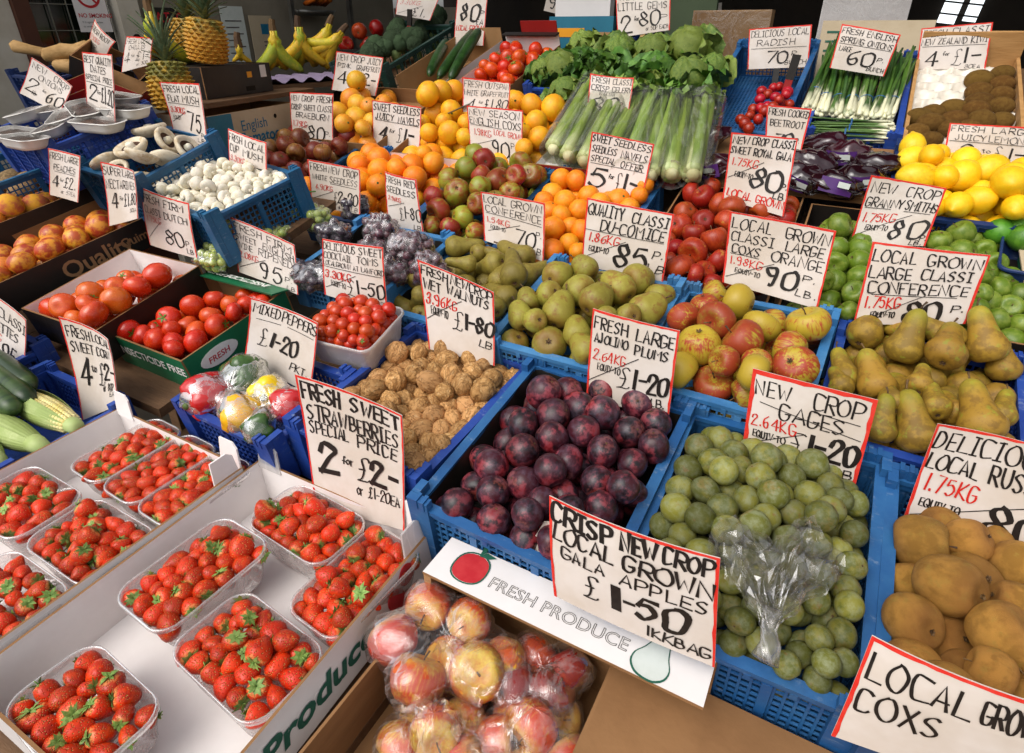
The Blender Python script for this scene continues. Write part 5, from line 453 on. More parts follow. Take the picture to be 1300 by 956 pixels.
['royalgala', [[-2650, 15198, 13856], [-1220, 15194, 13826], [-1154, 14986, 12125], [-2588, 15015, 12363]], 'sweet royal gala price card, 80p, with local grown in red below', [('NEW', 0.04, 0.28, 0.04, 0.15, 1.5, 'k'), ('CROP CLASSI', 0.34, 0.97, 0.03, 0.14, 1.4, 'k'), ('SWEET ROYAL GALA', 0.03, 0.95, 0.18, 0.29, 1.4, 'k'), ('1.75KG', 0.06, 0.46, 0.34, 0.46, 1.3, 'r'), ('EQUIV-TO', 0.14, 0.42, 0.54, 0.62, 1, 'k'), ('_', 0.04, 0.66, 0.56, 0.36), ('80', 0.4, 0.86, 0.4, 0.72, 3.6, 'k'), ('P.', 0.88, 0.97, 0.58, 0.66, 1.2, 'k'), ('LB', 0.78, 0.94, 0.7, 0.8, 1.3, 'k'), ('LOCAL GROWN', 0.06, 0.96, 0.8, 0.92, 1.6, 'r'), ('_', 0.1, 0.94, 0.4, 0.93)], 0],
['navels5', [[-6297, 15659, 13555], [-4568, 15637, 13374], [-4710, 15438, 11755], [-6389, 15462, 11948]], 'seedless navels special offer price card, 5 for £1, before the celery', [('SWEET', 0.03, 0.32, 0.02, 0.14, 2, 'k'), ('SEEDLESS', 0.38, 0.97, 0.02, 0.14, 1.6, 'k'), ('SEEDLESS', 0.05, 0.44, 0.18, 0.3, 1.4, 'k'), ('NAVELS', 0.52, 0.94, 0.18, 0.31, 1.4, 'k'), ('SPECIAL', 0.05, 0.44, 0.34, 0.45, 1.4, 'k'), ('OFFER', 0.54, 0.9, 0.34, 0.45, 1.4, 'k'), ('_', 0.05, 0.48, 0.94, 0.46), ('5', 0.08, 0.36, 0.52, 0.84, 4.4, 'k'), ('for', 0.38, 0.48, 0.58, 0.66, 1.2, 'k'), ('£', 0.5, 0.6, 0.5, 0.86, 1.4, 'k'), ('1-', 0.62, 0.84, 0.5, 0.78, 4, 'k'), ('or 22P EA', 0.56, 0.94, 0.86, 0.95, 1, 'k')], 0],
['celery', [[-7742, 18844, 14741], [-6332, 18814, 14678], [-6235, 18284, 13540], [-7607, 18317, 13612]], 'small crisp celery price card, 80p, lying on the celery', [('FRESH CLASSI', 0.06, 0.97, 0.03, 0.18, 1.4, 'k'), ('CRISP CELERY', 0.06, 0.98, 0.22, 0.36, 1.4, 'k'), ('_', 0.06, 0.37, 0.6, 0.37), ('ENGLISH', 0.25, 0.6, 0.38, 0.46, 0.8, 'k'), ('80', 0.08, 0.7, 0.46, 0.88, 4.2, 'k'), ('P.', 0.76, 0.88, 0.58, 0.7, 1.4, 'k'), ('50EW', 0.66, 0.92, 0.84, 0.94, 1.2, 'k')], 0],
['gems', [[-9558, 25207, 17490], [-7378, 25200, 17430], [-7200, 25017, 15939], [-9222, 24983, 15663]], 'little gems price card, 2 for 80p, on a stake over the lettuces', [('TASTY', 0.06, 0.46, 0.14, 0.3, 1.5, 'k'), ('SWEET', 0.54, 0.94, 0.14, 0.28, 1.5, 'k'), ('LITTLE GEMS', 0.04, 0.95, 0.34, 0.5, 1.5, 'k'), ('2', 0.1, 0.3, 0.56, 0.92, 3.4, 'k'), ('for', 0.34, 0.44, 0.62, 0.72, 1.2, 'k'), ('80', 0.46, 0.8, 0.52, 0.84, 3.4, 'k'), ('P', 0.84, 0.94, 0.62, 0.74, 1.2, 'k'), ('or 50P EACH', 0.56, 0.97, 0.84, 0.94, 1, 'k')], 1],
['radish', [[-4278, 24648, 15968], [-2288, 24665, 16109], [-2123, 24508, 14826], [-4082, 24492, 14700]], 'delicious local radish price card, 70p, over the empty blue crate', [('DELICIOUS LOCAL', 0.04, 0.96, 0.05, 0.22, 1.4, 'k'), ('RADISH', 0.14, 0.76, 0.28, 0.44, 1.4, 'k'), ('_', 0.05, 0.5, 0.95, 0.5), ('70', 0.3, 0.66, 0.54, 0.86, 3.6, 'k'), ('P.', 0.72, 0.84, 0.58, 0.7, 1.2, 'k'), ('BUNCH', 0.62, 0.95, 0.8, 0.92, 1.2, 'k')], 2],
['onion2', [[-1262, 22358, 16118], [333, 22323, 15833], [174, 22188, 14736], [-1326, 22212, 14929]], 'tilted English spring onions price card, 60p a bunch', [('FRESH ENGLISH', 0.04, 0.97, 0.05, 0.19, 1.6, 'k'), ('SPRING ONIONS', 0.06, 0.96, 0.24, 0.38, 1.6, 'k'), ('_', 0.05, 0.42, 0.95, 0.42), ('LARGE', 0.08, 0.3, 0.46, 0.58, 1, 'k'), ('60', 0.28, 0.72, 0.48, 0.84, 3.8, 'k'), ('P.', 0.78, 0.9, 0.6, 0.7, 1.3, 'k'), ('BUNCH', 0.66, 0.96, 0.82, 0.93, 1.3, 'k')], 0],
['kiwi', [[858, 24136, 15993], [2606, 24156, 16157], [2777, 24003, 14910], [1012, 23997, 14862]], 'New Zealand kiwi price card, 4 for £1, behind the kiwi box', [('FRESH', 0.04, 0.36, 0.05, 0.22, 1.6, 'k'), ('CLASSI', 0.46, 0.95, 0.04, 0.2, 1.6, 'k'), ('NEW ZEALAND KIWI', 0.03, 0.96, 0.26, 0.42, 1.5, 'k'), ('_', 0.05, 0.46, 0.95, 0.46), ('4', 0.12, 0.28, 0.52, 0.92, 4, 'k'), ('for', 0.36, 0.46, 0.58, 0.68, 1.2, 'k'), ('£', 0.5, 0.62, 0.48, 0.9, 1.4, 'k'), ('1-', 0.64, 0.9, 0.46, 0.86, 4, 'k'), ('30EA', 0.7, 0.92, 0.88, 0.97, 1, 'k')], 0],
['lemon', [[1814, 18709, 13946], [3491, 18709, 13951], [3622, 18597, 13032], [1886, 18604, 13088]], 'large juicy lemons price card, 3 for £1, behind the lemons', [('FRESH', 0.04, 0.42, 0.04, 0.2, 1.7, 'k'), ('LARGE', 0.52, 0.97, 0.04, 0.2, 1.7, 'k'), ('JUICY', 0.1, 0.46, 0.26, 0.42, 1.5, 'k'), ('LEMONS', 0.5, 0.97, 0.24, 0.42, 1.5, 'k'), ('_', 0.04, 0.46, 0.96, 0.46), ('3', 0.2, 0.38, 0.5, 0.86, 3.8, 'k'), ('to', 0.44, 0.54, 0.58, 0.7, 1.4, 'k'), ('£', 0.58, 0.7, 0.48, 0.86, 1.5, 'k'), ('1-', 0.72, 0.94, 0.48, 0.84, 4, 'k'), ('35EA', 0.76, 0.98, 0.88, 0.97, 1.1, 'k')], 0],
['beetroot', [[-2365, 18060, 14204], [-1267, 18056, 14167], [-1301, 17896, 12869], [-2184, 17904, 12931]], 'fresh cooked beetroot price card, 70p, in the purple packs', [('FRESH COOKED', 0.05, 0.97, 0.04, 0.18, 1.5, 'k'), ('BEETROOT', 0.1, 0.92, 0.24, 0.38, 1.5, 'k'), ('70', 0.24, 0.7, 0.48, 0.8, 4, 'k'), ('P.', 0.76, 0.9, 0.56, 0.66, 1.3, 'k'), ('PKT', 0.66, 0.92, 0.76, 0.86, 1.2, 'k')], 0],
['cucumber', [[-16973, 25469, 17526], [-15392, 25465, 17487], [-15562, 25197, 15309], [-17119, 25203, 15356]], 'tall local grown price card, 80p each, in the cucumber box', [('CRISP', 0.1, 0.9, 0.04, 0.16, 1.4, 'k'), ('80', 0.2, 0.76, 0.24, 0.56, 4, 'k'), ('P', 0.8, 0.94, 0.36, 0.46, 1.2, 'k'), ('EA', 0.72, 0.92, 0.52, 0.62, 1.2, 'k'), ('LOCAL GROWN', 0.06, 0.95, 0.64, 0.74, 1.2, 'r')], 0],
['broccoli', [[-21270, 26725, 17486], [-18746, 26719, 17432], [-19416, 26583, 16325], [-21478, 26618, 16610]], 'price card with red 3.30kg in the dark green broccoli crate', [('3.30KG', 0.1, 0.6, 0.3, 0.48, 1.4, 'r'), ('_', 0.06, 0.92, 0.7, 0.5), ('£1.', 0.45, 0.85, 0.55, 0.92, 2.6, 'k')], 0],
['plumtag', [[-2558, 5493, 10103], [-2412, 5486, 10079], [-2311, 5319, 9496], [-2798, 5321, 9504]], 'white slip with a blue number one, tucked in at the front of the plums', [('1.', 0.45, 0.95, 0.3, 0.68, 3.2, 'b')], 0]]
def F(n): return fr(*FRAMES[n])
def pix_hide(): pass

# ------------------------------------------------------------------ the setting
mb = MB(); mb.quad((-250, -250, 0), (250, -250, 0), (250, 250, 0), (-250, 250, 0)); tag(mb.obj('street_ground', 'asphalt'), None, None, None, 'structure')
mb = MB(); mb.box(-3.4, 3.2, 1.0, 5.2, .02, .06); tag(mb.obj('shop_floor', 'shop_floor'), None, None, None, 'structure')
# left shop wall: plane x = -3, window with wired glass, posts, posters
lw = thing('shop_wall', 'painted shop front wall with a wired window, behind the pineapples on the left', 'wall', Matrix.Translation((-3.0, 0, 0)))
def lwbox(name, mat, y0, y1, z0, z1, x0=-.05, x1=0.0):
    m = MB(); m.box(x0, x1, y0, y1, z0, z1); return m.obj(name, mat, lw)
lwbox('stall_riser', 'brown_paint', .6, 1.95, 0.06, 1.22); lwbox('wall_panel', 'grey_paint', 1.86, 3.7, 0.06, 2.5); lwbox('wall_head', 'grey_paint', .6, 1.86, 2.2, 2.5)
lwbox('window_sill', 'brown_paint', 1.36, 1.79, 1.22, 1.27, -.05, .05)
wf = lwbox('window_pane', 'dark_glass', 1.42, 1.76, 1.25, 2.2, -.03, -.02)
m = MB()
for i in range(5): m.box(-.006, .0, 1.44+.07*i, 1.4435+.07*i, 1.27, 2.2)
for j in range(10): m.box(-.005, .001, 1.42, 1.76, 1.30+.0965*j, 1.3032+.0965*j)
m.obj('window_wire', 'wire', wf)
lwbox('frame_post', 'white_paint', .60, 1.36, .06, 2.2, -.04, .03); lwbox('frame_post', 'brown_paint', 1.362, 1.42, .06, 2.2, -.04, .05)
p = lwbox('frame_post', 'white_paint', 1.765, 1.86, .06, 2.2, -.03, .05)
m = MB(); m.revolve([(0, .0), (.017, 0), (.017, -.006), (0, -.006)], 16, lambda x, y, z: (.0555+z, 1.815+x, 1.56+y)); m.obj('bolt_hole', 'dark_paint', p)
# rear of the shop
bw = thing('back_wall', 'dark back wall of the shop interior with green and white panels', 'wall', Matrix.Translation((0, 4.3, 0)))
def bwbox(name, mat, x0, x1, z0, z1, y0=0, y1=.06):
    m = MB(); m.box(x0, x1, y0, y1, z0, z1); return m.obj(name, mat, bw)
bwbox('wall_panel', 'dark_paint', -3.0, 3.2, .06, 2.6)
bwbox('side_panel', 'grey_paint', -2.98, -2.3, 1.2, 1.72, -.62, -.6)
m = MB(); m.box(3.0, 3.06, 1.9, 4.3, .06, 2.6); tag(m.obj('side_wall', 'dark_paint'), 'dark side wall closing the shop on the right', 'wall')
aw = thing('unseen_canopy', 'unseen canopy added to darken the back of the stall', 'canopy', Matrix.Translation((0, 0, 2.85)))  # canopy above the view, added to darken the back of the stall
m = MB(); m.prism([(-3.4, 2.15, -.1), (3.4, 2.15, -.1), (3.4, 4.5, .25), (-3.4, 4.5, .25), (-3.4, 2.15, -.07), (3.4, 2.15, -.07), (3.4, 4.5, .28), (-3.4, 4.5, .28)]); m.obj('cover', 'canopy_cloth', aw)
m = MB(); m.box(-3.4, 3.4, 2.10, 2.145, -.16, -.05); m.obj('front_rail', 'brown_paint', aw)

# the stall: stepped timber staging that carries every crate
st = thing('market_stall', 'stepped wooden staging that carries the fruit and vegetable crates', 'stall')
def plank(x0, x1, y0, z0, y1, z1, t=.022, mat='stall_wood', name='plank'):
    m = MB(); m.prism([(x0, y0, z0-t), (x1, y0, z0-t), (x1, y1, z1-t), (x0, y1, z1-t), (x0, y0, z0), (x1, y0, z0), (x1, y1, z1), (x0, y1, z1)]); return m.obj(name, mat, st)
for i in range(6): plank(-1.32+.31*i, -1.013+.31*i, -.02, .775-(.06 if i > 2 else 0), .52, .80-(.06 if i > 2 else 0))
for i in range(6): plank(-1.14+.31*i, -.833+.31*i, .525, .82, .885, .875)
for i in range(6): plank(-1.18+.31*i, -.873+.31*i, .89, .895, 1.215, .96)
for i in range(8): plank(-1.95+.31*i, -1.643+.31*i, 1.22, .985, 1.66, 1.115)
for i in range(8): plank(-1.95+.31*i, -1.643+.31*i, 1.665, 1.12, 2.07, 1.25)
for i in range(9): plank(-2.26+.31*i, -1.953+.31*i, 2.075, 1.255, 2.75, 1.48)
for i in range(4): plank(-2.30+.3*i, -2.003+.3*i, .20, .745, .54, .79)
for i in range(4): plank(-2.34+.3*i, -2.043+.3*i, .545, .90, .93, .965)
for i in range(4): plank(-2.42+.3*i, -2.123+.3*i, .935, 1.115, 1.2, 1.18)
for i, (x, y, h) in enumerate([(-2.25, .25, .70), (-1.2, .05, .75), (.45, .05, .75), (-2.25, 1.15, 1.12), (-1.1, 1.19, .92), (.5, 1.19, .92), (-1.9, 2.05, 1.2), (.5, 2.05, 1.2), (-2.2, 2.7, 1.42), (.5, 2.7, 1.42), (-.4, .05, .75)]):
    m = MB(); m.box(x-.03, x+.03, y-.03, y+.03, .0, h); m.obj('leg', 'stall_wood', st)
m = MB(); m.box(-2.35, .8, -.03, -.006, .45, .77); m.obj('front_board', 'stall_wood', st)
plank(-2.10, -1.83, 1.24, 1.205, 1.80, 1.215, name='plank')

# ------------------------------------------------------------------ containers
GR_CRATE = 'plastic crates on the stall'
def crate(key, label, color, h=.13, liner=None, tabs=True, net=.0125, group=GR_CRATE, thick=.008, base=None, name='plastic_crate'):
    cx, cy, cz, yaw, tilt, roll, w, d = FRAMES[key]
    mt = F(key) @ Matrix.Translation((0, 0, -h)); t = thing(name, label, 'crate', mt, group)
    W, D = w/2, d/2; T = thick
    def wall(L, put):
        m = MB()
        def bx(a0, a1, z0, z1, d0=0, d1=T):
            m.prism([put(a, b, z) for z in (z0, z1) for a, b in ((a0, d0), (a1, d0), (a1, d1), (a0, d1))])
        zl, zh = .012, h-.020
        bx(-L, L, 0, zl); bx(-L, L, zh, h-.008)
        npan = max(2, round(2*L/.11)); 
        for i in range(npan+1):
            a = -L+2*L*i/npan; bx(max(-L, a-.006), min(L, a+.006), zl, zh, -.001, T+.001)
        nv = int(2*L/net)
        for i in range(1, nv): a = -L+2*L*i/nv; bx(a-.0016, a+.0016, zl, zh, .002, T-.002)
        nh = max(2, int((zh-zl)/net))
        for j in range(1, nh): z = zl+(zh-zl)*j/nh; bx(-L, L, z-.0016, z+.0016, .0025, T-.0025)
        return m
    wall(W-.001, lambda a, b, z: (a, -D+b, z)).obj('side_panel', color, t); wall(W-.001, lambda a, b, z: (-a, D-b, z)).obj('side_panel', color, t)
    wall(D-T-.002, lambda a, b, z: (-W+b, -a, z)).obj('side_panel', color, t); wall(D-T-.002, lambda a, b, z: (W-b, a, z)).obj('side_panel', color, t)
    m = MB(); R0 = .005
    for (x0, x1, y0, y1) in ((-W-R0, W+R0, -D-R0, -D+T+.003), (-W-R0, W+R0, D-T-.003, D+R0), (-W-R0, -W+T+.003, -D+T+.003, D-T-.003), (W-T-.003, W+R0, -D+T+.003, D-T-.003)):
        m.box(x0, x1, y0, y1, h-.008, h)
    L = int(w/.045)
    for i in range(L): a = -W+.02+(w-.04)*i/max(1, L-1); m.box(a-.004, a+.004, -D-R0-.0004, -D+T+.0034, h-.0175, h-.0075)
    m.obj('rim', color, t)
    if tabs:
        for sx in (-1, 1):
            for sy in (-1, 1):
                m = MB(); x0, x1 = sorted((sx*(W+.007), sx*(W-.030))); y0, y1 = sorted((sy*(D+.007), sy*(D-.006))); m.box(x0, x1, y0, y1, .004, h+.016)
                y0, y1 = sorted((sy*(D-.0065), sy*(D-.032))); x0, x1 = sorted((sx*(W+.007), sx*(W-.006))); m.box(x0, x1, y0, y1, .004, h+.016)
                for q in (0, 1): xx = sx*(W-.010-.012*q); a, b = sorted((xx-.003, xx+.003)); m.box(a, b, *sorted((sy*(D+.0085), sy*(D-.0075))), h+.001, h+.019)
                m.obj('corner_post', color, t)
    m = MB()
    if base == 'net':
        for i in range(int(w/.012)+1): a = -W+w*i/int(w/.012); m.box(a-.0022, a+.0022, -D+.009, D-.009, .004, .008)
        for i in range(int(d/.012)+1): a = -D+d*i/int(d/.012); m.box(-W+.009, W-.009, a-.0022, a+.0022, .0045, .0075)
    else: m.box(-W+.009, W-.009, -D+.009, D-.009, .003, .008)
    m.obj('base', color, t)
    if liner:
        m = MB(); zt = h-.004; w2, d2 = W-T-.004, D-T-.004; n = 14
        def lf(u, v):  # crumpled sheet lining floor and sides
            per = [(-w2, -d2), (w2, -d2), (w2, d2), (-w2, d2)]; s = (u*4) % 4; i = int(s); f = s-i; a, b = per[i], per[(i+1) % 4]
            x, y = a[0]+(b[0]-a[0])*f, a[1]+(b[1]-a[1])*f
            z = zt+.012*noise.noise((x*22, y*22, 1))-v*(h-.03); k = 1-.10*v+.02*noise.noise((x*40, y*40, z*30))
            return (x*k, y*k, z)
        m.grid(48, 5, lf, True); b = len(m.v); m.quad((-w2*.95, -d2*.95, .022), (w2*.95, -d2*.95, .022), (w2*.95, d2*.95, .022), (-w2*.95, d2*.95, .022))
        m.obj('liner', liner, t, True)
    return t
def carton(key, label, inner, outer, h=.10, hs=None, group=None, base=True, name='cardboard_box', front=None, T=.004, cat='box'):
    cx, cy, cz, yaw, tilt, roll, w, d = FRAMES[key]; mt = F(key) @ Matrix.Translation((0, 0, -h)); t = thing(name, label, cat, mt, group); W, D = w/2, d/2
    hs = hs or (h, h, h, h)      # near, right, far, left
    outs = front or (outer,)*4
    def wall(nm, pts_out, nrm, hh, om):
        m = MB(); (a, b), (c, e) = pts_out; nx, ny = nrm
        P = [(a, b), (c, e)]; Q = [(a-nx*T, b-ny*T), (c-nx*T, e-ny*T)]
        i = m.pts([(x, y, 0) for x, y in P]+[(x, y, hh) for x, y in P]+[(x, y, 0) for x, y in Q]+[(x, y, hh) for x, y in Q])
        m.face(i, i+1, i+3, i+2); m.cur = 1; m.face(i+5, i+4, i+6, i+7); m.cur = 2; m.face(i+2, i+3, i+7, i+6); m.face(i, i+2, i+6, i+4); m.face(i+1, i+5, i+7, i+3)
        return m.obj(nm, [om, inner, 'brown_card'], t)
    wall('side_panel', ((-W, -D), (W, -D)), (0, -1), hs[0], outs[0]); wall('side_panel', ((W, -D+T), (W, D-T)), (1, 0), hs[1], outs[1])
    wall('side_panel', ((W, D), (-W, D)), (0, 1), hs[2], outs[2]); wall('side_panel', ((-W, D-T), (-W, -D+T)), (-1, 0), hs[3], outs[3])
    m = MB(); m.box(-W+T, W-T, -D+T, D-T, .001, .005); m.obj('base', inner, t)
    return t
def rrect(w, d, r, n=5):
    o = []
    for cx, cy, a0 in ((w/2-r, d/2-r, 0), (-w/2+r, d/2-r, 90), (-w/2+r, -d/2+r, 180), (w/2-r, -d/2+r, 270)):
        for i in range(n+1): a = R_(a0+90*i/n); o.append((cx+r*math.cos(a), cy+r*math.sin(a)))
    return o
def punnet(key, label, mat='clear_punnet', h=.062, group='clear punnets of strawberries', r=.03, ribs=True):
    cx, cy, cz, yaw, tilt, roll, w, d = FRAMES[key]; mt = F(key) @ Matrix.Translation((0, 0, -h)); t = thing('fruit_punnet', label, 'punnet', mt, group)
    m = MB(); prev = None; prof = [(.80, 0), (.83, .003), (.88, h*.4), (.94, h*.8), (.965, h-.004)]
    for k, z in prof:
        ps = rrect(w*k, d*k, r*k); b = m.pts([(x*(1+(.004 if ribs and i % 2 and 0 < z < h*.9 else 0)), y*(1+(.004 if ribs and i % 2 and 0 < z < h*.9 else 0)), z) for i, (x, y) in enumerate(ps)]); n = len(ps)
        if prev is not None:
            for i in range(n): m.face(prev+i, prev+(i+1) % n, b+(i+1) % n, b+i)
        else: m.face(*[b+n-1-i for i in range(n)])
        prev = b
    m.obj('tub', mat, t, True)
    m = MB(); prev = None
    for k, z in ((.965, h-.004), (.968, h), (1.0, h), (1.008, h-.003), (1.008, h-.006)):
        ps = rrect(w*k, d*k, r*k); b = m.pts([(x, y, z) for x, y in ps]); n = len(ps)
        if prev is not None:
            for i in range(n): m.face(prev+i, prev+(i+1) % n, b+(i+1) % n, b+i)
        prev = b
    m.obj('rim', mat, t, True)
    return t

# ------------------------------------------------------------------ lettering
G = {'A': '00-3A-60/13-53', 'B': '00-0A/~0A-4A-58-45-05/~05-45-63-51-30-00', 'C': '~69-4A-1A-07-03-10-40-61', 'D': '00-0A/~0A-3A-67-63-30-00', 'E': '5A-0A-00-50/05-45', 'F': '6A-0A-00/05-45',
'G': '~69-4A-1A-07-03-10-40-62-64/64-34', 'H': '00-0A/60-6A/05-65', 'I': '20-2A/0A-4A/00-40', 'J': '~4A-43-30-10-02', 'K': '00-0A/5A-04-60', 'L': '0A-00-50', 'M': '00-0A-45-8A-80', 'N': '00-0A-60-6A', 'O': '~3A-07-03-20-50-73-77-5A-3A',
'P': '00-0A/~0A-4A-68-55-04', 'Q': '~3A-07-03-20-50-73-77-5A-3A/43-80', 'R': '00-0A/~0A-4A-68-55-05/25-60', 'S': '~59-3A-19-07-35-53-41-20-01', 'T': '0A-6A/3A-30', 'U': '~0A-03-20-40-63-6A', 'V': '0A-30-6A', 'W': '0A-20-47-60-8A', 'X': '00-6A/0A-60', 'Y': '0A-35-30/6A-35', 'Z': '0A-6A-00-60',
'0': '~3A-08-03-10-40-63-68-4A-3A', '1': '20-2A', '2': '~07-1A-4A-58-35-00/00-60', '3': '~08-2A-4A-58-46-25/~25-46-53-40-10-02', '4': '4A-03-63/4A-40', '5': '5A-1A-06/~06-37-54-41-20-01', '6': '~5A-17-03-10-40-53-45-24-03', '7': '0A-6A-20', '8': '~3A-19-17-35-53-41-20-02-04-35-57-49-3A', '9': '~56-25-07-09-2A-4A-57-40-20',
'£': '~59-4A-29-35-21-00/~00-20-50-61/15-45', '-': '05-45', '.': '10-11', ' ': '', 'f': '~49-3A-28-20/04-44', 'o': '~26-04-02-20-42-44-26', 'r': '06-00/~04-26-36', 't': '~28-22-30-40/06-46', 'e': '~03-43-46-16-03-10-40', 'b': '0A-00/~04-26-44-42-20-01', 'l': '0A-00', 'd': '4A-40/~44-26-04-02-20-41'}
GW = {'M': 8, 'W': 8, 'I': 4, '1': 3, '.': 2, ' ': 4, '-': 4, 'l': 1, 'f': 4, 'o': 4, 'r': 4, 't': 4, 'O': 7, 'Q': 8, 'L': 5, 'E': 5}
def spl(P, n=4):
    o = []
    for i in range(len(P)-1):
        p0, p1, p2, p3 = P[max(i-1, 0)], P[i], P[i+1], P[min(i+2, len(P)-1)]
        for k in range(n):
            t = k/n; o.append(tuple(.5*(2*p1[a]+(p2[a]-p0[a])*t+(2*p0[a]-5*p1[a]+4*p2[a]-p3[a])*t*t+(3*p1[a]-p0[a]-3*p2[a]+p3[a])*t**3) for a in (0, 1)))
    return o+[P[-1]]
SL = [0]
def glyph_strokes(text):
    """hand-lettered strokes on a 0..10 high grid, as lists of (x, y); returns strokes and total width"""
    x = 0; out = []
    for ch in text:
        g = G.get(ch)
        if g is None: g = G.get(ch.upper(), '')
        sl = SL[0]+random.uniform(-.07, .07); dy = random.uniform(-.35, .35); sy = random.uniform(.93, 1.05)
        if g:
            for s in g.split('/'):
                sm = s[0] == '~'; P = [(int(c[0], 16), int(c[1], 16)*sy) for c in s.lstrip('~').split('-')]
                fx = random.uniform(.86, 1.1); P = [(a*fx+random.uniform(-.34, .34), b+random.uniform(-.34, .34)) for a, b in P]
                if sm: P = spl(P)
                out.append([(x+a+b*sl, b+dy) for a, b in P])
        x += GW.get(ch, 6)+1.9+random.uniform(-.3, .3)
    return out, max(1, x-1.9)
def ribbon(m, P, w, put, dz, chisel=True):
    """a marker stroke laid on the card as a flat strip; P in metres on the card"""
    Q = [P[0]]
    for p in P[1:]:
        if math.hypot(p[0]-Q[-1][0], p[1]-Q[-1][1]) > w*.12: Q.append(p)
    if len(Q) < 2: Q = [P[0], (P[0][0]+w*.5, P[0][1])]
    L = []
    for i, p in enumerate(Q):
        a = Q[max(i-1, 0)]; b = Q[min(i+1, len(Q)-1)]; dx, dy = b[0]-a[0], b[1]-a[1]; l = math.hypot(dx, dy) or 1; dx /= l; dy /= l
        ang = math.atan2(dy, dx); ww = w*(.50+.68*abs(math.sin(ang-.5)))*random.uniform(.92, 1.06) if chisel else w
        e = 0
        if i == 0: e = -w*.35
        if i == len(Q)-1: e = w*.35
        x, y = p[0]+dx*e, p[1]+dy*e; L.append(((x-dy*ww/2, y+dx*ww/2), (x+dy*ww/2, y-dx*ww/2)))
    b = m.pts([put(*q, dz) for pr in L for q in pr])
    for i in range(len(L)-1): m.face(b+2*i, b+2*i+1, b+2*i+3, b+2*i+2)
INK = {'k': 'black_marker', 'r': 'red_marker', 'b': 'blue_ink'}
def price_card(key, cs, label, lines, stake):
    cs = [Vector(c)/1e4 for c in cs]; tl, tr, br, bl = cs
    org = (bl+br)/2; xd = (br-bl).normalized(); yd = ((tl+tr)/2-org); n = xd.cross(yd).normalized(); mt = axes(org, xd, yd); inv = mt.inverted()
    t = thing('price_card', label, 'price card', mt, 'handwritten price cards')
    l = [inv @ c for c in cs]; T = .0012
    bend = random.uniform(.002, .010)*random.choice((-1, 1))
    def bi(u, v, dz=0):
        p = (l[0]*(1-u)+l[1]*u)*(1-v)+(l[3]*(1-u)+l[2]*u)*v
        return (p.x, p.y, p.z+dz+bend*(4*u*(1-u)-.6)*(1-.6*v)+.5*bend*math.sin(3*v+u))
    m = MB(); nu, nv = 9, 6
    m.grid(nu, nv, lambda u, v: bi(u, 1-v, 0)); m.grid(nu, nv, lambda u, v: bi(1-u, 1-v, -T))
    for pts in ([(i/8, 0) for i in range(9)], [(1, i/5) for i in range(6)], [(1-i/8, 1) for i in range(9)], [(0, 1-i/5) for i in range(6)]):
        for a, b in zip(pts, pts[1:]): m.quad(bi(*a, 0), bi(*a, -T), bi(*b, -T), bi(*b, 0))
    card = m.obj('card', 'paper_card', t)
    cw = ((l[1]-l[0]).length+(l[2]-l[3]).length)/2; ch = ((l[3]-l[0]).length+(l[2]-l[1]).length)/2
    if key != 'plumtag':
        e = .0036 if key not in ('gages',) else .0062
        m = MB()
        def strip(pts, du, dv, k):
            P = []
            for (u, v) in pts: f = random.uniform(.7, 1.2); P += [bi(u, v, .0004+k), bi(u+du*f, v+dv*f, .0004+k)]
            b = m.pts(P)
            for i in range(len(pts)-1): m.face(b+2*i, b+2*i+1, b+2*i+3, b+2*i+2) if du < 0 or dv > 0 and du == 0 else m.face(b+2*i, b+2*i+2, b+2*i+3, b+2*i+1)
        strip([(i/16, 0) for i in range(17)], 0, e/ch, 0); strip([(0, i/12) for i in range(13)], e/cw, 0, .00005); strip([(1, i/12) for i in range(13)], -e/cw, 0, .00005)
        m.obj('red_edge', 'red_ink', card)
    by = {}
    stw = random.uniform(.92, 1.15); SL[0] = random.uniform(-.02, .16)
    k = 0
    for ln in lines:
        if ln[0] == '_':
            m = by.setdefault('k', MB()); _, u0, v0, u1, v1 = ln
            ribbon(m, [((u0+(u1-u0)*i/6)*cw, (1-v0-(v1-v0)*i/6)*ch) for i in range(7)], .0012*max(1, ch/.15), lambda a, b, dz: bi(a/cw, 1-b/ch, dz), .0006+k*.00003, False); k += 1; continue
        text, u0, u1, v0, v1, wt, c = ln
        m = by.setdefault(c, MB()); S, W = glyph_strokes(text); hgt = (v1-v0)*ch*.88; sx = (u1-u0)*cw/W; sy = hgt/10.0; wd = wt*(1.25 if wt >= 2.6 else 1)*.0086*ch*stw+.0003
        if text in ('1',): wd *= 1.1
        drift = random.uniform(-.009, .009)
        for s in S:
            ribbon(m, [(u0*cw+x*sx, (1-v1)*ch+y*sy+drift*x*sx) for x, y in s], wd, lambda a, b, dz: bi(a/cw, 1-b/ch, dz), .0006+k*.00003); k = (k+1) % 40
    for c, m in by.items(): m.obj('lettering', INK[c], card)
    if stake:
        m = MB(); m.box(-.012, .008, -.13, .055, -T-.008, -T-.0012); m.obj('stake', 'stake_wood' if stake == 1 else 'black_card', t)
    return t
_deps = None
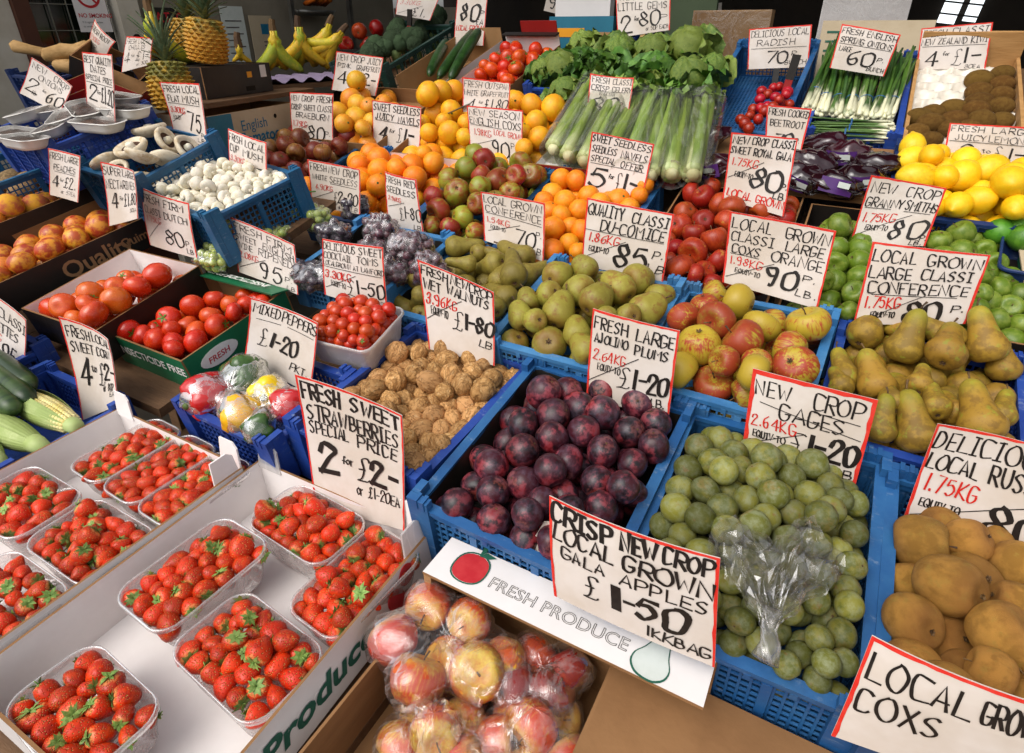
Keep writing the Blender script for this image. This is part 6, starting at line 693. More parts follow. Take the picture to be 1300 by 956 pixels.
def print_text(name, text, mat, parent, mt, size, bold=0.0, shear=0.0, outline=0, spacing=1.0, align='LEFT'):
    """flat print from a plain typeface, laid on a surface"""
    cu = bpy.data.curves.new(name, 'FONT'); cu.body = text; cu.size = size; cu.offset = bold; cu.shear = shear; cu.space_character = spacing; cu.align_x = align; cu.resolution_u = 3
    if outline: cu.fill_mode = 'NONE'; cu.bevel_depth = outline; cu.bevel_resolution = 0
    o = bpy.data.objects.new(name, cu); col.objects.link(o); bpy.context.view_layer.update()
    me = bpy.data.meshes.new_from_object(o.evaluated_get(bpy.context.evaluated_depsgraph_get())); bpy.data.objects.remove(o); bpy.data.curves.remove(cu)
    me.name = name; me.materials.clear(); me.materials.append(M[mat]); ob = link(name, me, parent); ob.matrix_local = mt; return ob

# ------------------------------------------------------------------ fruit and vegetables
def rot_to(z, spin=None):
    q = Vector((0, 0, 1)).rotation_difference(Vector(z).normalized()).to_matrix().to_4x4()
    return q @ Matrix.Rotation(random.uniform(0, 2*PI) if spin is None else spin, 4, 'Z')
def rnd_dir(zlo=-1, zhi=1):
    z = random.uniform(zlo, zhi); a = random.uniform(0, 2*PI); r = math.sqrt(max(0, 1-z*z)); return Vector((r*math.cos(a), r*math.sin(a), z))
CAMP = Vector((0, 0, 1.6))
def spawn(name, body, kids, loc, r, rot, label, cat, group, stretch=None):
    o = bpy.data.objects.new(name, body); col.objects.link(o)
    s = stretch or (1, 1, 1)
    o.matrix_world = Matrix.Translation(loc) @ rot @ Matrix.Diagonal((r*s[0], r*s[1], r*s[2], 1))
    for kn, km in kids:
        c = bpy.data.objects.new(kn, km); col.objects.link(c); c.parent = o
    return tag(o, label, cat, group)
def prof_apple(tall=.9, dim=.34, bdim=.18, m=15, bias=.07):
    P = []
    for i in range(m+1):
        t = PI*i/m; r = (math.sin(t)**.86)*(1+bias*math.cos(t)) if 0 < i < m else 0
        P.append((r, tall*math.cos(t)-dim*math.exp(-(t/.40)**2)+bdim*math.exp(-((PI-t)/.36)**2)))
    return P
def lump(sd, a=.05, s=1.0, lobes=0, la=0.0):
    def fn(x, y, z):
        n = 1+wob((x, y, z), s, a, sd)
        if lobes: n += la*math.cos(lobes*math.atan2(y, x))*max(0, min(1, .6-z))
        return (x*n, y*n, z*(1+wob((x, y, z), s, a*.7, sd+5)))
    return fn
def body(name, mat, prof, n=20, var=3, **k):
    o = []
    for i in range(var):
        m = MB(); m.revolve(prof, n, lump(i+1, **k)); o.append(m.mesh(name, mat, True))
    return o
def stem_mesh(z0, z1, r=.04, bend=.12, mat='stem_brown'):
    m = MB(); m.tube([(0, 0, z0), (bend*.3, 0, (z0+z1)/2), (bend, .02, z1)], [r, r*.8, r*1.25], 6); return m.mesh('stem', mat, True)
def star_mesh(name, mat, z, nl, r0, r1, lift, w=.16, drop=0.0):
    m = MB()
    for i in range(nl):
        a = 2*PI*i/nl+random.uniform(-.15, .15); c, s = math.cos(a), math.sin(a); L = r1*random.uniform(.8, 1.15)
        def P(r, t, h): return (r*c-t*s, r*s+t*c, z+h)
        b = m.pts([P(r0, -w*.6, 0), P(r0, w*.6, 0), P(L*.55, w, lift*.7+drop*.3), P(L*.55, -w, lift*.7+drop*.3), P(L, 0, lift+drop)])
        m.face(b, b+1, b+2, b+3); m.face(b+3, b+2, b+4)
    m.revolve([(0, z+.03), (r0*1.2, z+.01), (0, z-.02)], 8); return m.mesh(name, mat, True)
A_STEM = stem_mesh(.42, .98, .035); A_CAL = star_mesh('calyx', 'stem_brown', -.73, 5, .05, .16, -.05, .05)
AP = dict((k, body('apple', k, prof_apple(tl), 20, 3, a=.05, lobes=5, la=.03)) for k, tl in (('cox_skin', .84), ('red_apple_skin', .88), ('braeburn_skin', .9), ('mixed_apple_skin', .88), ('green_apple_skin', .9), ('gala_skin', .9)))
RUSS = body('apple', 'russet_skin', prof_apple(.98, .30, .22, 18, -.03), 22, 3, a=.06, lobes=5, la=.02); R_STEM = stem_mesh(.55, 1.0, .03, .1); R_CAL = star_mesh('calyx', 'stem_brown', -.86, 6, .06, .13, -.06, .05)
def prof_pear(L, waist, tip):
    P = [(0, L)]
    for i in range(1, 18):
        t = PI*i/18; z0 = math.cos(t)
        z = z0 if z0 < 0 else z0*L; f = max(0, z)/L
        r = math.sin(t)**.9 if z0 < .0 else (1-f)**.5*(1-.0*f)
        if z0 >= 0: r = (1-waist*math.sin(PI*min(1, f*1.0))**1.0)*math.sqrt(max(0, 1-f**2.2)); r = max(r, tip*math.sqrt(max(0, 1-f**6)))
        P.append((r, z*(.95 if z0 < 0 else 1)+.16*math.exp(-((PI-t)/.3)**2)))
    return P+[(0, -.95+.16)]
CONF = body('pear', 'brown_pear_skin', prof_pear(2.3, .30, .25), 18, 3, a=.06, s=.9); CONFG = body('pear', 'green_pear_skin', prof_pear(2.6, .33, .25), 18, 3, a=.07, s=.9)
COM = body('pear', 'comice_skin', prof_pear(1.42, .10, .34), 20, 3, a=.07, s=.9)
P_STEM = {L: stem_mesh(L-.06, L+.42, .055, .18) for L in (2.3, 2.6, 1.42)}; P_CAL = star_mesh('calyx', 'stem_brown', -.82, 6, .07, .2, -.04, .06)
def prof_ball(tall, dt=.0, db=.0, m=13, w=.35, p=1.0):
    return [((math.sin(PI*i/m)**p if 0 < i < m else 0), tall*math.cos(PI*i/m)-dt*math.exp(-((PI*i/m)/w)**2)+db*math.exp(-((PI-PI*i/m)/w)**2)) for i in range(m+1)]
def groove(sd):
    f = lump(sd, a=.03)
    def fn(x, y, z):
        x, y, z = f(x, y, z); g = 1-.06*math.exp(-(y/.14)**2)*(1 if x > 0 else 0); return (x*g, y, z)
    return fn
def gbody(name, mat, prof, n=20, var=2):
    o = []
    for i in range(var): m = MB(); m.revolve(prof, n, groove(i)); o.append(m.mesh(name, mat, True))
    return o
PLUM = gbody('plum', 'plum_skin', prof_ball(1.06, .14, .04), 20, 3); GAGE = gbody('greengage', 'gage_skin', prof_ball(1.04, .12, .03), 16, 3)
NECT = gbody('nectarine', 'nectarine_skin', prof_ball(.94, .2, .03), 20); PEACH = gbody('peach', 'peach_skin', prof_ball(.9, .2, .03), 20)
def scar(z, r=.09, mat='stem_brown'): m = MB(); m.revolve([(0, z+.015), (r*.7, z+.02), (r, z-.01), (0, z-.05)], 9); return m.mesh('stem_scar', mat, True)
PL_SCAR = scar(.93, .08, 'stem_brown'); O_BTN = scar(.93, .10, 'stem_green')
ORNG = body('orange', 'orange_skin', prof_ball(.97, .05, .03), 20, 2, a=.03); GRPF = body('grapefruit', 'grapefruit_skin', prof_ball(.93, .06, .04), 20, 2, a=.03); PGRPF = body('grapefruit', 'pink_grapefruit_skin', prof_ball(.93, .06, .04), 20, 2, a=.03)
lemp = [(0, 1.42), (.13, 1.36), (.24, 1.22), (.42, 1.08), (.68, .85), (.88, .52), (.98, .15), (.98, -.2), (.86, -.58), (.62, -.92), (.36, -1.12), (.16, -1.24), (0, -1.27)]
LEM = body('lemon', 'lemon_skin', lemp, 18, 2, a=.05); LIME = body('lime', 'lime_skin', [(r, z*.84) for r, z in lemp], 18, 2, a=.04)
TOM = body('tomato', 'tomato_skin', prof_ball(.84, .16, .05, 14, .34), 20, 3, a=.06, lobes=5, la=.015); DTOM = body('tomato', 'dutch_tomato_skin', prof_ball(.82, .18, .05, 14, .34), 20, 3, a=.07, lobes=5, la=.02)
CTOM = body('cherry_tomato', 'cherry_tomato_skin', prof_ball(.97, .06, .03, 11, .3), 14, 2, a=.03)
T_CAL = star_mesh('calyx', 'calyx', .72, 5, .07, .52, .16, .07, -.1); C_CAL = star_mesh('calyx', 'calyx', .92, 5, .07, .5, .2, .08, -.1)
def straw_mesh(i):
    m = MB(); L = (1.25, 1.45, 1.1, 1.3)[i]; w = (1, .95, 1.05, .9)[i]
    P = [(0, .72), (.35*w, .80), (.68*w, .72), (.93*w, .45), (1.0*w, .12), (.92*w, -.25), (.74*w, -.62), (.5*w, -.92), (.25*w, -1.12*L/1.25), (0, -1.2*L/1.25)]
    m.revolve(P, 14, lump(i+20, a=.12, s=1.1)); return m.mesh('strawberry', 'strawberry_skin', True)
STRAW = [straw_mesh(i) for i in range(4)]
def straw_cal(i):
    m = MB()
    for k in range(9):
        a = 2*PI*k/9+random.uniform(-.2, .2); c, s = math.cos(a), math.sin(a); L = random.uniform(.62, 1.0); up = random.uniform(-.12, .38)
        def P(r, t, h): return (r*c-t*s, r*s+t*c, h)
        b = m.pts([P(.05, -.06, .80), P(.05, .06, .80), P(L*.5, .17, .86+up*.4), P(L*.5, -.17, .86+up*.4), P(L, 0, .74+up)]); m.face(b, b+1, b+2, b+3); m.face(b+3, b+2, b+4)
    m.tube([(0, 0, .78), (.05, .03, 1.02), (.14, .05, 1.2)], [.06, .045, .05], 5); return m.mesh('calyx', 'strawberry_calyx', True)
SCAL = [straw_cal(i) for i in range(3)]
def walnut(i):
    m = MB(); P = [(math.sin(PI*k/15) if 0 < k < 15 else 0, 1.14*math.cos(PI*k/15)) for k in range(16)]
    def fn(x, y, z):
        n = 1+.07*noise.noise((x*1.8+i*9, y*1.8, z*1.4))-.07*max(0, .26-abs(noise.noise((x*2.3+i*5, y*2.3, z*.9))))/.26*(1 if abs(z) < 1.0 else .3)+.05
        seam = .10*math.exp(-(y/.085)**2)*(1 if abs(z) < 1.05 else .6); n += seam; g = .05*math.exp(-((abs(y)-.20)/.07)**2); n -= g
        return (x*n*.97, y*n*.94, z*n+(.10*max(0, z-.9)))
    m.revolve(P, 34, fn); return m.mesh('walnut', 'walnut_shell', True)
WAL = [walnut(i) for i in range(4)]
KIWI = body('kiwi', 'kiwi_skin', prof_ball(1.32, .02, .02), 16, 2, a=.04); KEND = scar(1.29, .14, 'stem_brown')
MCAP = body('mushroom', 'mushroom_skin', [(0, .86), (.3, .82), (.6, .66), (.86, .34), (1.0, -.06), (.96, -.36), (.74, -.54), (.40, -.56), (0, -.52)], 16, 3, a=.08)
m = MB(); m.revolve([(0, -.40), (.34, -.42), (.30, -.66), (.33, -.80), (.24, -.86), (0, -.86)], 10, lump(3, a=.1)); MSTEM = m.mesh('stalk', 'mushroom_skin', True)
m = MB()
m.revolve([(0, -.42), (.4, -.38), (.78, -.22), (1.0, .02), (1.06, .16), (1.02, .30), (.90, .36), (.74, .30), (.62, .17)], 26, lump(4, a=.10, s=1.3)); FCAP = m.mesh('flat_mushroom', 'flat_mushroom_skin', True)
m = MB(); m.revolve([(0, .06), (.35, .09), (.55, .13), (.70, .20)], 26, lump(4, a=.10, s=1.3)); FGILL = m.mesh('gills', 'mushroom_gill', True)
m = MB(); m.revolve([(0, .46), (.22, .44), (.28, .34), (.28, .16), (.36, .04)], 12, lump(6, a=.15)); FSTEM = m.mesh('stalk', 'mushroom_skin', True)
SPH = {}
def sphere(name, mat, n=12):
    if (name, mat) not in SPH: m = MB(); m.revolve(prof_ball(1.06, 0, 0, 9), n, lump(2, a=.03)); SPH[(name, mat)] = m.mesh(name, mat, True)
    return SPH[(name, mat)]
ORD = ('first', 'second', 'third', 'fourth', 'fifth', 'sixth', 'seventh', 'eighth', 'ninth', 'tenth', 'eleventh', 'twelfth', 'thirteenth', 'fourteenth', 'fifteenth')
def place(key, name, bodies, kids, label, cat, group, mode='any', zlo=-1, zhi=1, frac=1.0, stretch=.05, fk=None):
    """label: what it is and where its container is; each fruit in view also gets its row (from the street) and its place in that row"""
    look, where = label
    fk = fk or key.replace('straw_', ''); inv = F(fk).inverted(); rows = FRUIT[key]; top = [(inv @ (Vector(r[:3])/1e4), n) for n, r in enumerate(rows) if r[3] > 0]
    rr = sum(abs(r[3]) for r in rows)/len(rows)/1e4; lab = {}
    if top:
        v0, v1 = min(p.y for p, n in top), max(p.y for p, n in top); nr = max(1, min(8, round((v1-v0)/(1.9*rr)+.6)))
        for k in range(nr):
            row = sorted([(p.x, n) for p, n in top if min(nr-1, int((p.y-v0)/(v1-v0+1e-6)*nr)) == k])
            for q, (x, n) in enumerate(row): lab[n] = '%s, %s from left in %s row, %s' % (look, ORD[min(q, 14)], 'nearest' if k == 0 else ('farthest' if k == nr-1 and nr > 1 else ORD[k]), where)
    for n, row in enumerate(rows):
        p = Vector(row[:3])/1e4; r = abs(row[3])/1e4
        if len(row) > 4: rot = rot_to(Vector(row[4:7]))
        elif mode == 'cam':       # blossom end towards the street, neck away
            v = (p-CAMP).normalized(); rot = rot_to((v+rnd_dir()*.75+Vector((0, 0, .25))).normalized())
        elif mode == 'up': rot = rot_to((Vector((0, 0, 1))+rnd_dir()*.9+(CAMP-p).normalized()*.35).normalized())
        else: rot = rot_to(rnd_dir(zlo, zhi))
        ks = kids() if callable(kids) else (kids if random.random() < frac else [])
        s = tuple(1+random.uniform(-stretch, stretch) for _ in range(3))
        spawn(name, random.choice(bodies), ks, p, r, rot, lab.get(n, '%s half buried in the lower layer, %s' % (look, where)), cat, group, s)
apple_kids = [('stem', A_STEM), ('calyx', A_CAL)]

# --- front row and trays
crate('plum', 'blue plastic crate lined with black sheet holding the purple plums', 'mid_blue_plastic', liner='black_liner')
crate('gage', 'blue plastic crate full of greengages', 'mid_blue_plastic')
crate('russ', 'bright blue plastic crate of brown russet apples at the right edge', 'mid_blue_plastic')
crate('walnut', 'royal blue plastic crate heaped with walnuts', 'royal_blue_plastic')
crate('pepper', 'royal blue plastic crate holding the bagged peppers', 'royal_blue_plastic', h=.10)
crate('cox', 'blue plastic crate of yellow and red apples in the second row', 'pale_blue_plastic')
crate('pearR', 'royal blue plastic crate of brown conference pears', 'royal_blue_plastic')
crate('comice', 'blue plastic crate of round green comice pears', 'pale_blue_plastic')
crate('confL', 'pale blue plastic crate with black liner holding slender green pears', 'pale_blue_plastic', liner='black_liner')
crate('grape', 'pale blue plastic crate of bagged grapes with black liner', 'pale_blue_plastic', liner='black_liner', h=.10)
crate('whitem', 'teal blue plastic crate of white button mushrooms', 'teal_blue_plastic')
crate('flatm', 'blue plastic crate of upturned flat mushrooms', 'teal_blue_plastic')
crate('dates', 'royal blue plastic crate stacked with white date trays', 'royal_blue_plastic')
crate('corn', 'royal blue plastic crate of sweet corn cobs', 'royal_blue_plastic', h=.10)
crate('courg', 'dark blue crate of courgettes at the left edge', 'royal_blue_plastic', h=.10)
crate('potato', 'teal plastic crate of potatoes below the date trays', 'teal_blue_plastic')
crate('let1', 'royal blue plastic crate of lettuces beside the red tomatoes', 'royal_blue_plastic')
crate('let2', 'royal blue plastic crate of lettuces beside the empty crate', 'royal_blue_plastic')
crate('radish', 'nearly empty blue plastic crate with one bunch of radishes', 'mid_blue_plastic', h=.12, base='net')
crate('spring', 'royal blue plastic crate of bunched spring onions', 'royal_blue_plastic')
crate('broc', 'tall dark green plastic crate of broccoli at the back', 'dark_green_plastic', h=.18, net=.03)
for k, c, lb in (('braeb', 'teal_blue_plastic', 'teal plastic crate under the small dark red apples'), ('coxE', 'teal_blue_plastic', 'plastic crate under the mixed red and green apples'), ('navB', 'mid_blue_plastic', 'plastic crate under the oranges beside the green pears'), ('navA', 'mid_blue_plastic', 'plastic crate under the oranges behind the grapes'), ('lemon', 'navy_plastic', 'dark blue plastic crate under the lemons')):
    crate(k, lb, c, h=.10)
carton('gala', 'black cardboard box under the bright red apples', 'black_card', 'black_card', .07); carton('granny', 'black cardboard box under the column of green apples', 'black_card', 'black_card', .06); carton('granny2', 'black cardboard box under the green apples by the limes', 'black_card', 'black_card', .05)
carton('pinkgf', 'brown cardboard box under the deep orange grapefruit', 'brown_card', 'brown_card', .06); carton('whitegf', 'brown cardboard box under the yellow grapefruit', 'brown_card', 'white_card', .06)
# cardboard boxes on the left
b = carton('dutch', 'black and white cardboard box of large Dutch tomatoes', 'white_card', 'black_card', .085)
b = carton('vine', 'green cardboard box printed insecticide free with vine tomatoes', 'tan_card', 'green_card', .095)
w, d = FRAMES['vine'][6:8]
m = MB(); m.prism([(-w/2+.01, d/2+.002, .094), (w/2+.008, d/2+.002, .094), (w/2+.008, d/2-.045, .108), (-w/2+.01, d/2-.045, .108), (-w/2+.01, d/2+.002, .098), (w/2+.008, d/2+.002, .098), (w/2+.008, d/2-.045, .112), (-w/2+.01, d/2-.045, .112)])
fl = m.obj('flap', 'green_card', b)
nx = Vector((0, .047, -.014)).normalized()
print_text('lettering', 'INSECTICIDE FREE', 'print_white', b, axes((w/2-.03, d/2-.012, .1095), (-1, 0, 0), (0, -.047, .014)), .026, .0006, .15)
print_text('lettering', 'INSECTICIDE FREE', 'print_white', b, axes((-w/2+.02, -d/2-.0012, .052), (1, 0, 0), (0, 0, 1)), .030, .0006, .15)
print_text('lettering', 'FRESH', 'print_red', b, axes((w/2+.0012, -d/2+.05, .05), (0, 1, 0), (0, 0, 1)), .02, .0003, .15)
m = MB(); m.revolve([(0, .0008), (.03, .0008), (.03, 0), (0, 0)], 20, lambda x, y, z: (w/2+z, -d/2+.08+x*1.6, .058+y*.7)); m.obj('printed_badge', 'print_white', b)
b = carton('nect', 'black cardboard box printed Quality holding the nectarines', 'brown_card', 'black_card', .08)
w, d = FRAMES['nect'][6:8]
print_text('lettering', 'Quality', 'print_tan', b, axes((w/2+.0012, -.035, .018), (0, 1, 0), (0, 0, 1)), .060, .0012, .0)
print_text('lettering', 'Guimo', 'print_tan', b, axes((w/2+.0012, .115, .028), (0, 1, 0), (0, 0, 1)), .034, .0005, .0)
carton('peach', 'cardboard box of peaches left of the nectarines', 'brown_card', 'black_card', .08)
m = MB(); m.prism([(-.06, .0, 0), (.05, 0, 0), (.06, .10, .01), (-.05, .10, .01), (-.06, .0, .003), (.05, 0, .003), (.06, .10, .013), (-.05, .10, .013)]); o = m.obj('card_flap', 'pale_card'); o.matrix_world = Matrix.Translation((-2.02, .99, 1.16)) @ Euler((.5, .2, .3)).to_matrix().to_4x4(); tag(o, 'torn flap of pale cardboard behind the peaches', 'cardboard')
# strawberry trays
for k, lb in (('tray1', 'white cardboard tray of strawberry punnets at the far left of the front row'), ('tray2', 'white cardboard tray of strawberry punnets printed with red strawberries')):
    b = carton(k, lb, 'white_card', 'print_card', .095, name='cardboard_tray', cat='tray'); w, d = FRAMES[k][6:8]
    for (x, y, rz, wd, hh) in ((w/2-.03, d/2-.003, 0, .055, .048), (-w/2+.03, d/2-.003, 0, .055, .045), (w/2-.003, d/2-.03, PI/2, .05, .04)):
        m = MB(); P = [(-wd/2, 0, .085), (wd/2, 0, .085), (wd/2*.9, .004, .095+hh*.8), (wd/2*.5, .006, .095+hh), (-wd/2*.75, .006, .095+hh)]
        i = m.pts(P); m.face(i, i+1, i+2, i+3, i+4); i = m.pts([(x_, y_+.003, z_) for x_, y_, z_ in P]); m.face(i+4, i+3, i+2, i+1, i)
        for q in range(5): a, c = P[q], P[(q+1) % 5]; m.quad(a, (a[0], a[1]+.003, a[2]), (c[0], c[1]+.003, c[2]), c)
        o = m.obj('corner_tab', 'milky_punnet' if hh < .046 and k == 'tray2' else 'white_card', b); o.matrix_local = Matrix.Translation((x, y-.0035, 0)) @ Matrix.Rotation(rz*1.0, 4, 'Z')
# print on the right side of the second tray: "Produce" and two strawberries
w, d = FRAMES['tray2'][6:8]
print_text('lettering', 'Produce', 'print_green', b, axes((w/2+.0012, -.115, .028), (0, 1, 0), (0, 0, 1)), .058, .0018, .18)
for (yy, zz, a) in ((.135, .05, .5), (.165, .072, .3), (.150, .030, .9)):
    m = MB(); m.revolve([(0, .001), (.5, .001), (.5, 0), (0, 0)], 18, lambda x, y, z: (z, x*.030*(1-.35*y)*1.1, y*.042)); o = m.obj('printed_strawberry', 'print_red', b); o.matrix_local = Matrix.Translation((w/2+.0005, yy, zz)) @ Matrix.Rotation(a, 4, 'X')
    m = MB()
    for k in range(5): an = -.9+.45*k; m.quad((.0014, -.003, .018), (.0014, .003, .018), (.0014, .004+math.sin(an)*.018, .022+math.cos(an)*.012), (.0014, math.sin(an)*.02, .022+math.cos(an)*.014))
    o2 = m.obj('printed_leaf', 'print_green', b); o2.matrix_local = o.matrix_local
names = dict(P1='the far left corner of the left tray', P2='the middle of the back row of the left tray', P3='the back right corner of the left tray', P4='the left edge of the left tray', P5='the middle of the left tray', P6='the nearest part of the left tray', Q1='the back of the right tray under the strawberry card', Q2='the left side of the right tray', Q3='the right side of the right tray by the printed strawberries', Q4='the front centre of the right tray', Q5='the bottom left of the right tray')
SH = dict(P1='far left corner punnet', P2='back middle punnet, left tray', P3='back right punnet, left tray', P4='left edge punnet', P5='middle punnet, left tray', P6='nearest punnet, left tray', Q1='punnet under the strawberry card', Q2='left punnet, right tray', Q3='punnet by the printed strawberries', Q4='front centre punnet', Q5='bottom left punnet')
for k, where in names.items():
    punnet(k, 'clear strawberry punnet at '+where)
    place('straw_'+k, 'strawberry', STRAW, lambda: [('calyx', random.choice(SCAL))], ('strawberry', SH[k]), 'strawberry', 'strawberries in the clear punnets', 'any', -.7, .95, stretch=.16)
place('plum', 'plum', PLUM, [('stem_scar', PL_SCAR)], ('dusty purple plum', 'black lined crate'), 'plum', 'purple plums in the crate', zlo=-.6, zhi=1, frac=.6, stretch=.09)
place('gage', 'greengage', GAGE, [('stem_scar', PL_SCAR)], ('small green gage', 'front blue crate'), 'greengage', 'greengages in the crate', frac=.4, stretch=.11)
place('russ', 'apple', RUSS, [('calyx', R_CAL), ('stem', R_STEM)], ('golden brown russet apple', 'right edge crate'), 'apple', 'brown russet apples', zlo=-.9, zhi=.9, stretch=.09)
place('walnut', 'walnut', WAL, [], ('tan walnut', 'royal blue crate'), 'walnut', 'walnuts in the crate')
place('cox', 'apple', AP['cox_skin'], apple_kids, ('yellow and red apple', 'crate behind the plums'), 'apple', 'yellow and red apples in the second row')
place('pearR', 'pear', CONF, [('stem', P_STEM[2.3]), ('calyx', P_CAL)], ('brown pear', 'royal blue crate'), 'pear', 'brown pears at the right', 'cam')
place('comice', 'pear', COM, [('stem', P_STEM[1.42]), ('calyx', P_CAL)], ('plump speckled green pear', 'comice crate'), 'pear', 'round green pears', 'cam')
place('confL', 'pear', CONFG, [('stem', P_STEM[2.6]), ('calyx', P_CAL)], ('slender olive pear', 'crate behind the walnuts'), 'pear', 'slender green pears', 'cam')
place('vine', 'tomato', TOM, lambda: [('calyx', T_CAL)] if random.random() < .7 else [], ('round red tomato', 'green box'), 'tomato', 'vine tomatoes in the green box', zlo=-.4, zhi=1)
place('dutch', 'tomato', DTOM, lambda: [('calyx', T_CAL)] if random.random() < .6 else [], ('large orange red tomato', 'black box'), 'tomato', 'Dutch tomatoes in the black box', zlo=-.4, zhi=1)
place('nect', 'nectarine', NECT, [('stem_scar', PL_SCAR)], ('red yellow nectarine', 'Quality box'), 'nectarine', 'nectarines in the black box', frac=.3)
place('peach', 'peach', PEACH, [('stem_scar', PL_SCAR)], ('fuzzy orange peach', 'far left box'), 'peach', 'peaches in the left box', frac=.3)
punnet('cherry', 'milky white plastic punnet of small cocktail tomatoes', 'milky_punnet', .07, None, .02, False)
place('cherry', 'cherry_tomato', CTOM, lambda: [('calyx', C_CAL)] if random.random() < .12 else [], ('small shiny tomato', 'milky white punnet'), 'tomato', 'cocktail tomatoes in the white punnet')
place('whitem', 'mushroom', MCAP, [('stalk', MSTEM)], ('white button mushroom', 'teal crate'), 'mushroom', 'white button mushrooms', zlo=-.35, zhi=1)
place('flatm', 'flat_mushroom', [FCAP], [('gills', FGILL), ('stalk', FSTEM)], ('cream flat mushroom gills up', 'mushroom crate'), 'mushroom', 'flat mushrooms in the crate', 'up')
place('navB', 'orange', ORNG, [('stem_button', O_BTN)], ('bright orange', 'heap behind the comice pears'), 'orange', 'oranges behind the comice pears', frac=.5)
place('navA', 'orange', ORNG, [('stem_button', O_BTN)], ('bright orange', 'heap behind the grapes'), 'orange', 'oranges behind the grapes', frac=.5)
place('coxE', 'apple', AP['mixed_apple_skin'], apple_kids, ('red green apple', 'heap between the oranges'), 'apple', 'mixed red and green apples')
place('gala', 'apple', AP['red_apple_skin'], apple_kids, ('shiny red apple', 'heap beside the oranges'), 'apple', 'bright red apples')
place('granny', 'apple', AP['green_apple_skin'], apple_kids, ('green apple', 'between the price cards'), 'apple', 'green apples between the price cards')
place('granny2', 'apple', AP['green_apple_skin'], apple_kids, ('green apple', 'below the lemons'), 'apple', 'green apples below the lemons')
place('braeb', 'apple', AP['braeburn_skin'], apple_kids, ('small dark red apple', 'beside the mushrooms'), 'apple', 'small dark red apples')
place('pinkgf', 'grapefruit', PGRPF, [('stem_button', O_BTN)], ('deep orange grapefruit', 'below its card'), 'grapefruit', 'deep orange grapefruit', frac=.5)
place('whitegf', 'grapefruit', GRPF, [('stem_button', O_BTN)], ('yellow grapefruit', 'beside the celery'), 'grapefruit', 'yellow grapefruit', frac=.5)
place('lemon', 'lemon', LEM, [], ('yellow lemon', 'heap at the right'), 'lemon', 'lemons in the heap', zlo=-.4, zhi=.4)
place('btom', 'tomato', TOM, lambda: [('calyx', T_CAL)] if random.random() < .5 else [], ('red tomato', 'box at the back'), 'tomato', 'tomatoes in the box at the back', zlo=0, zhi=1)

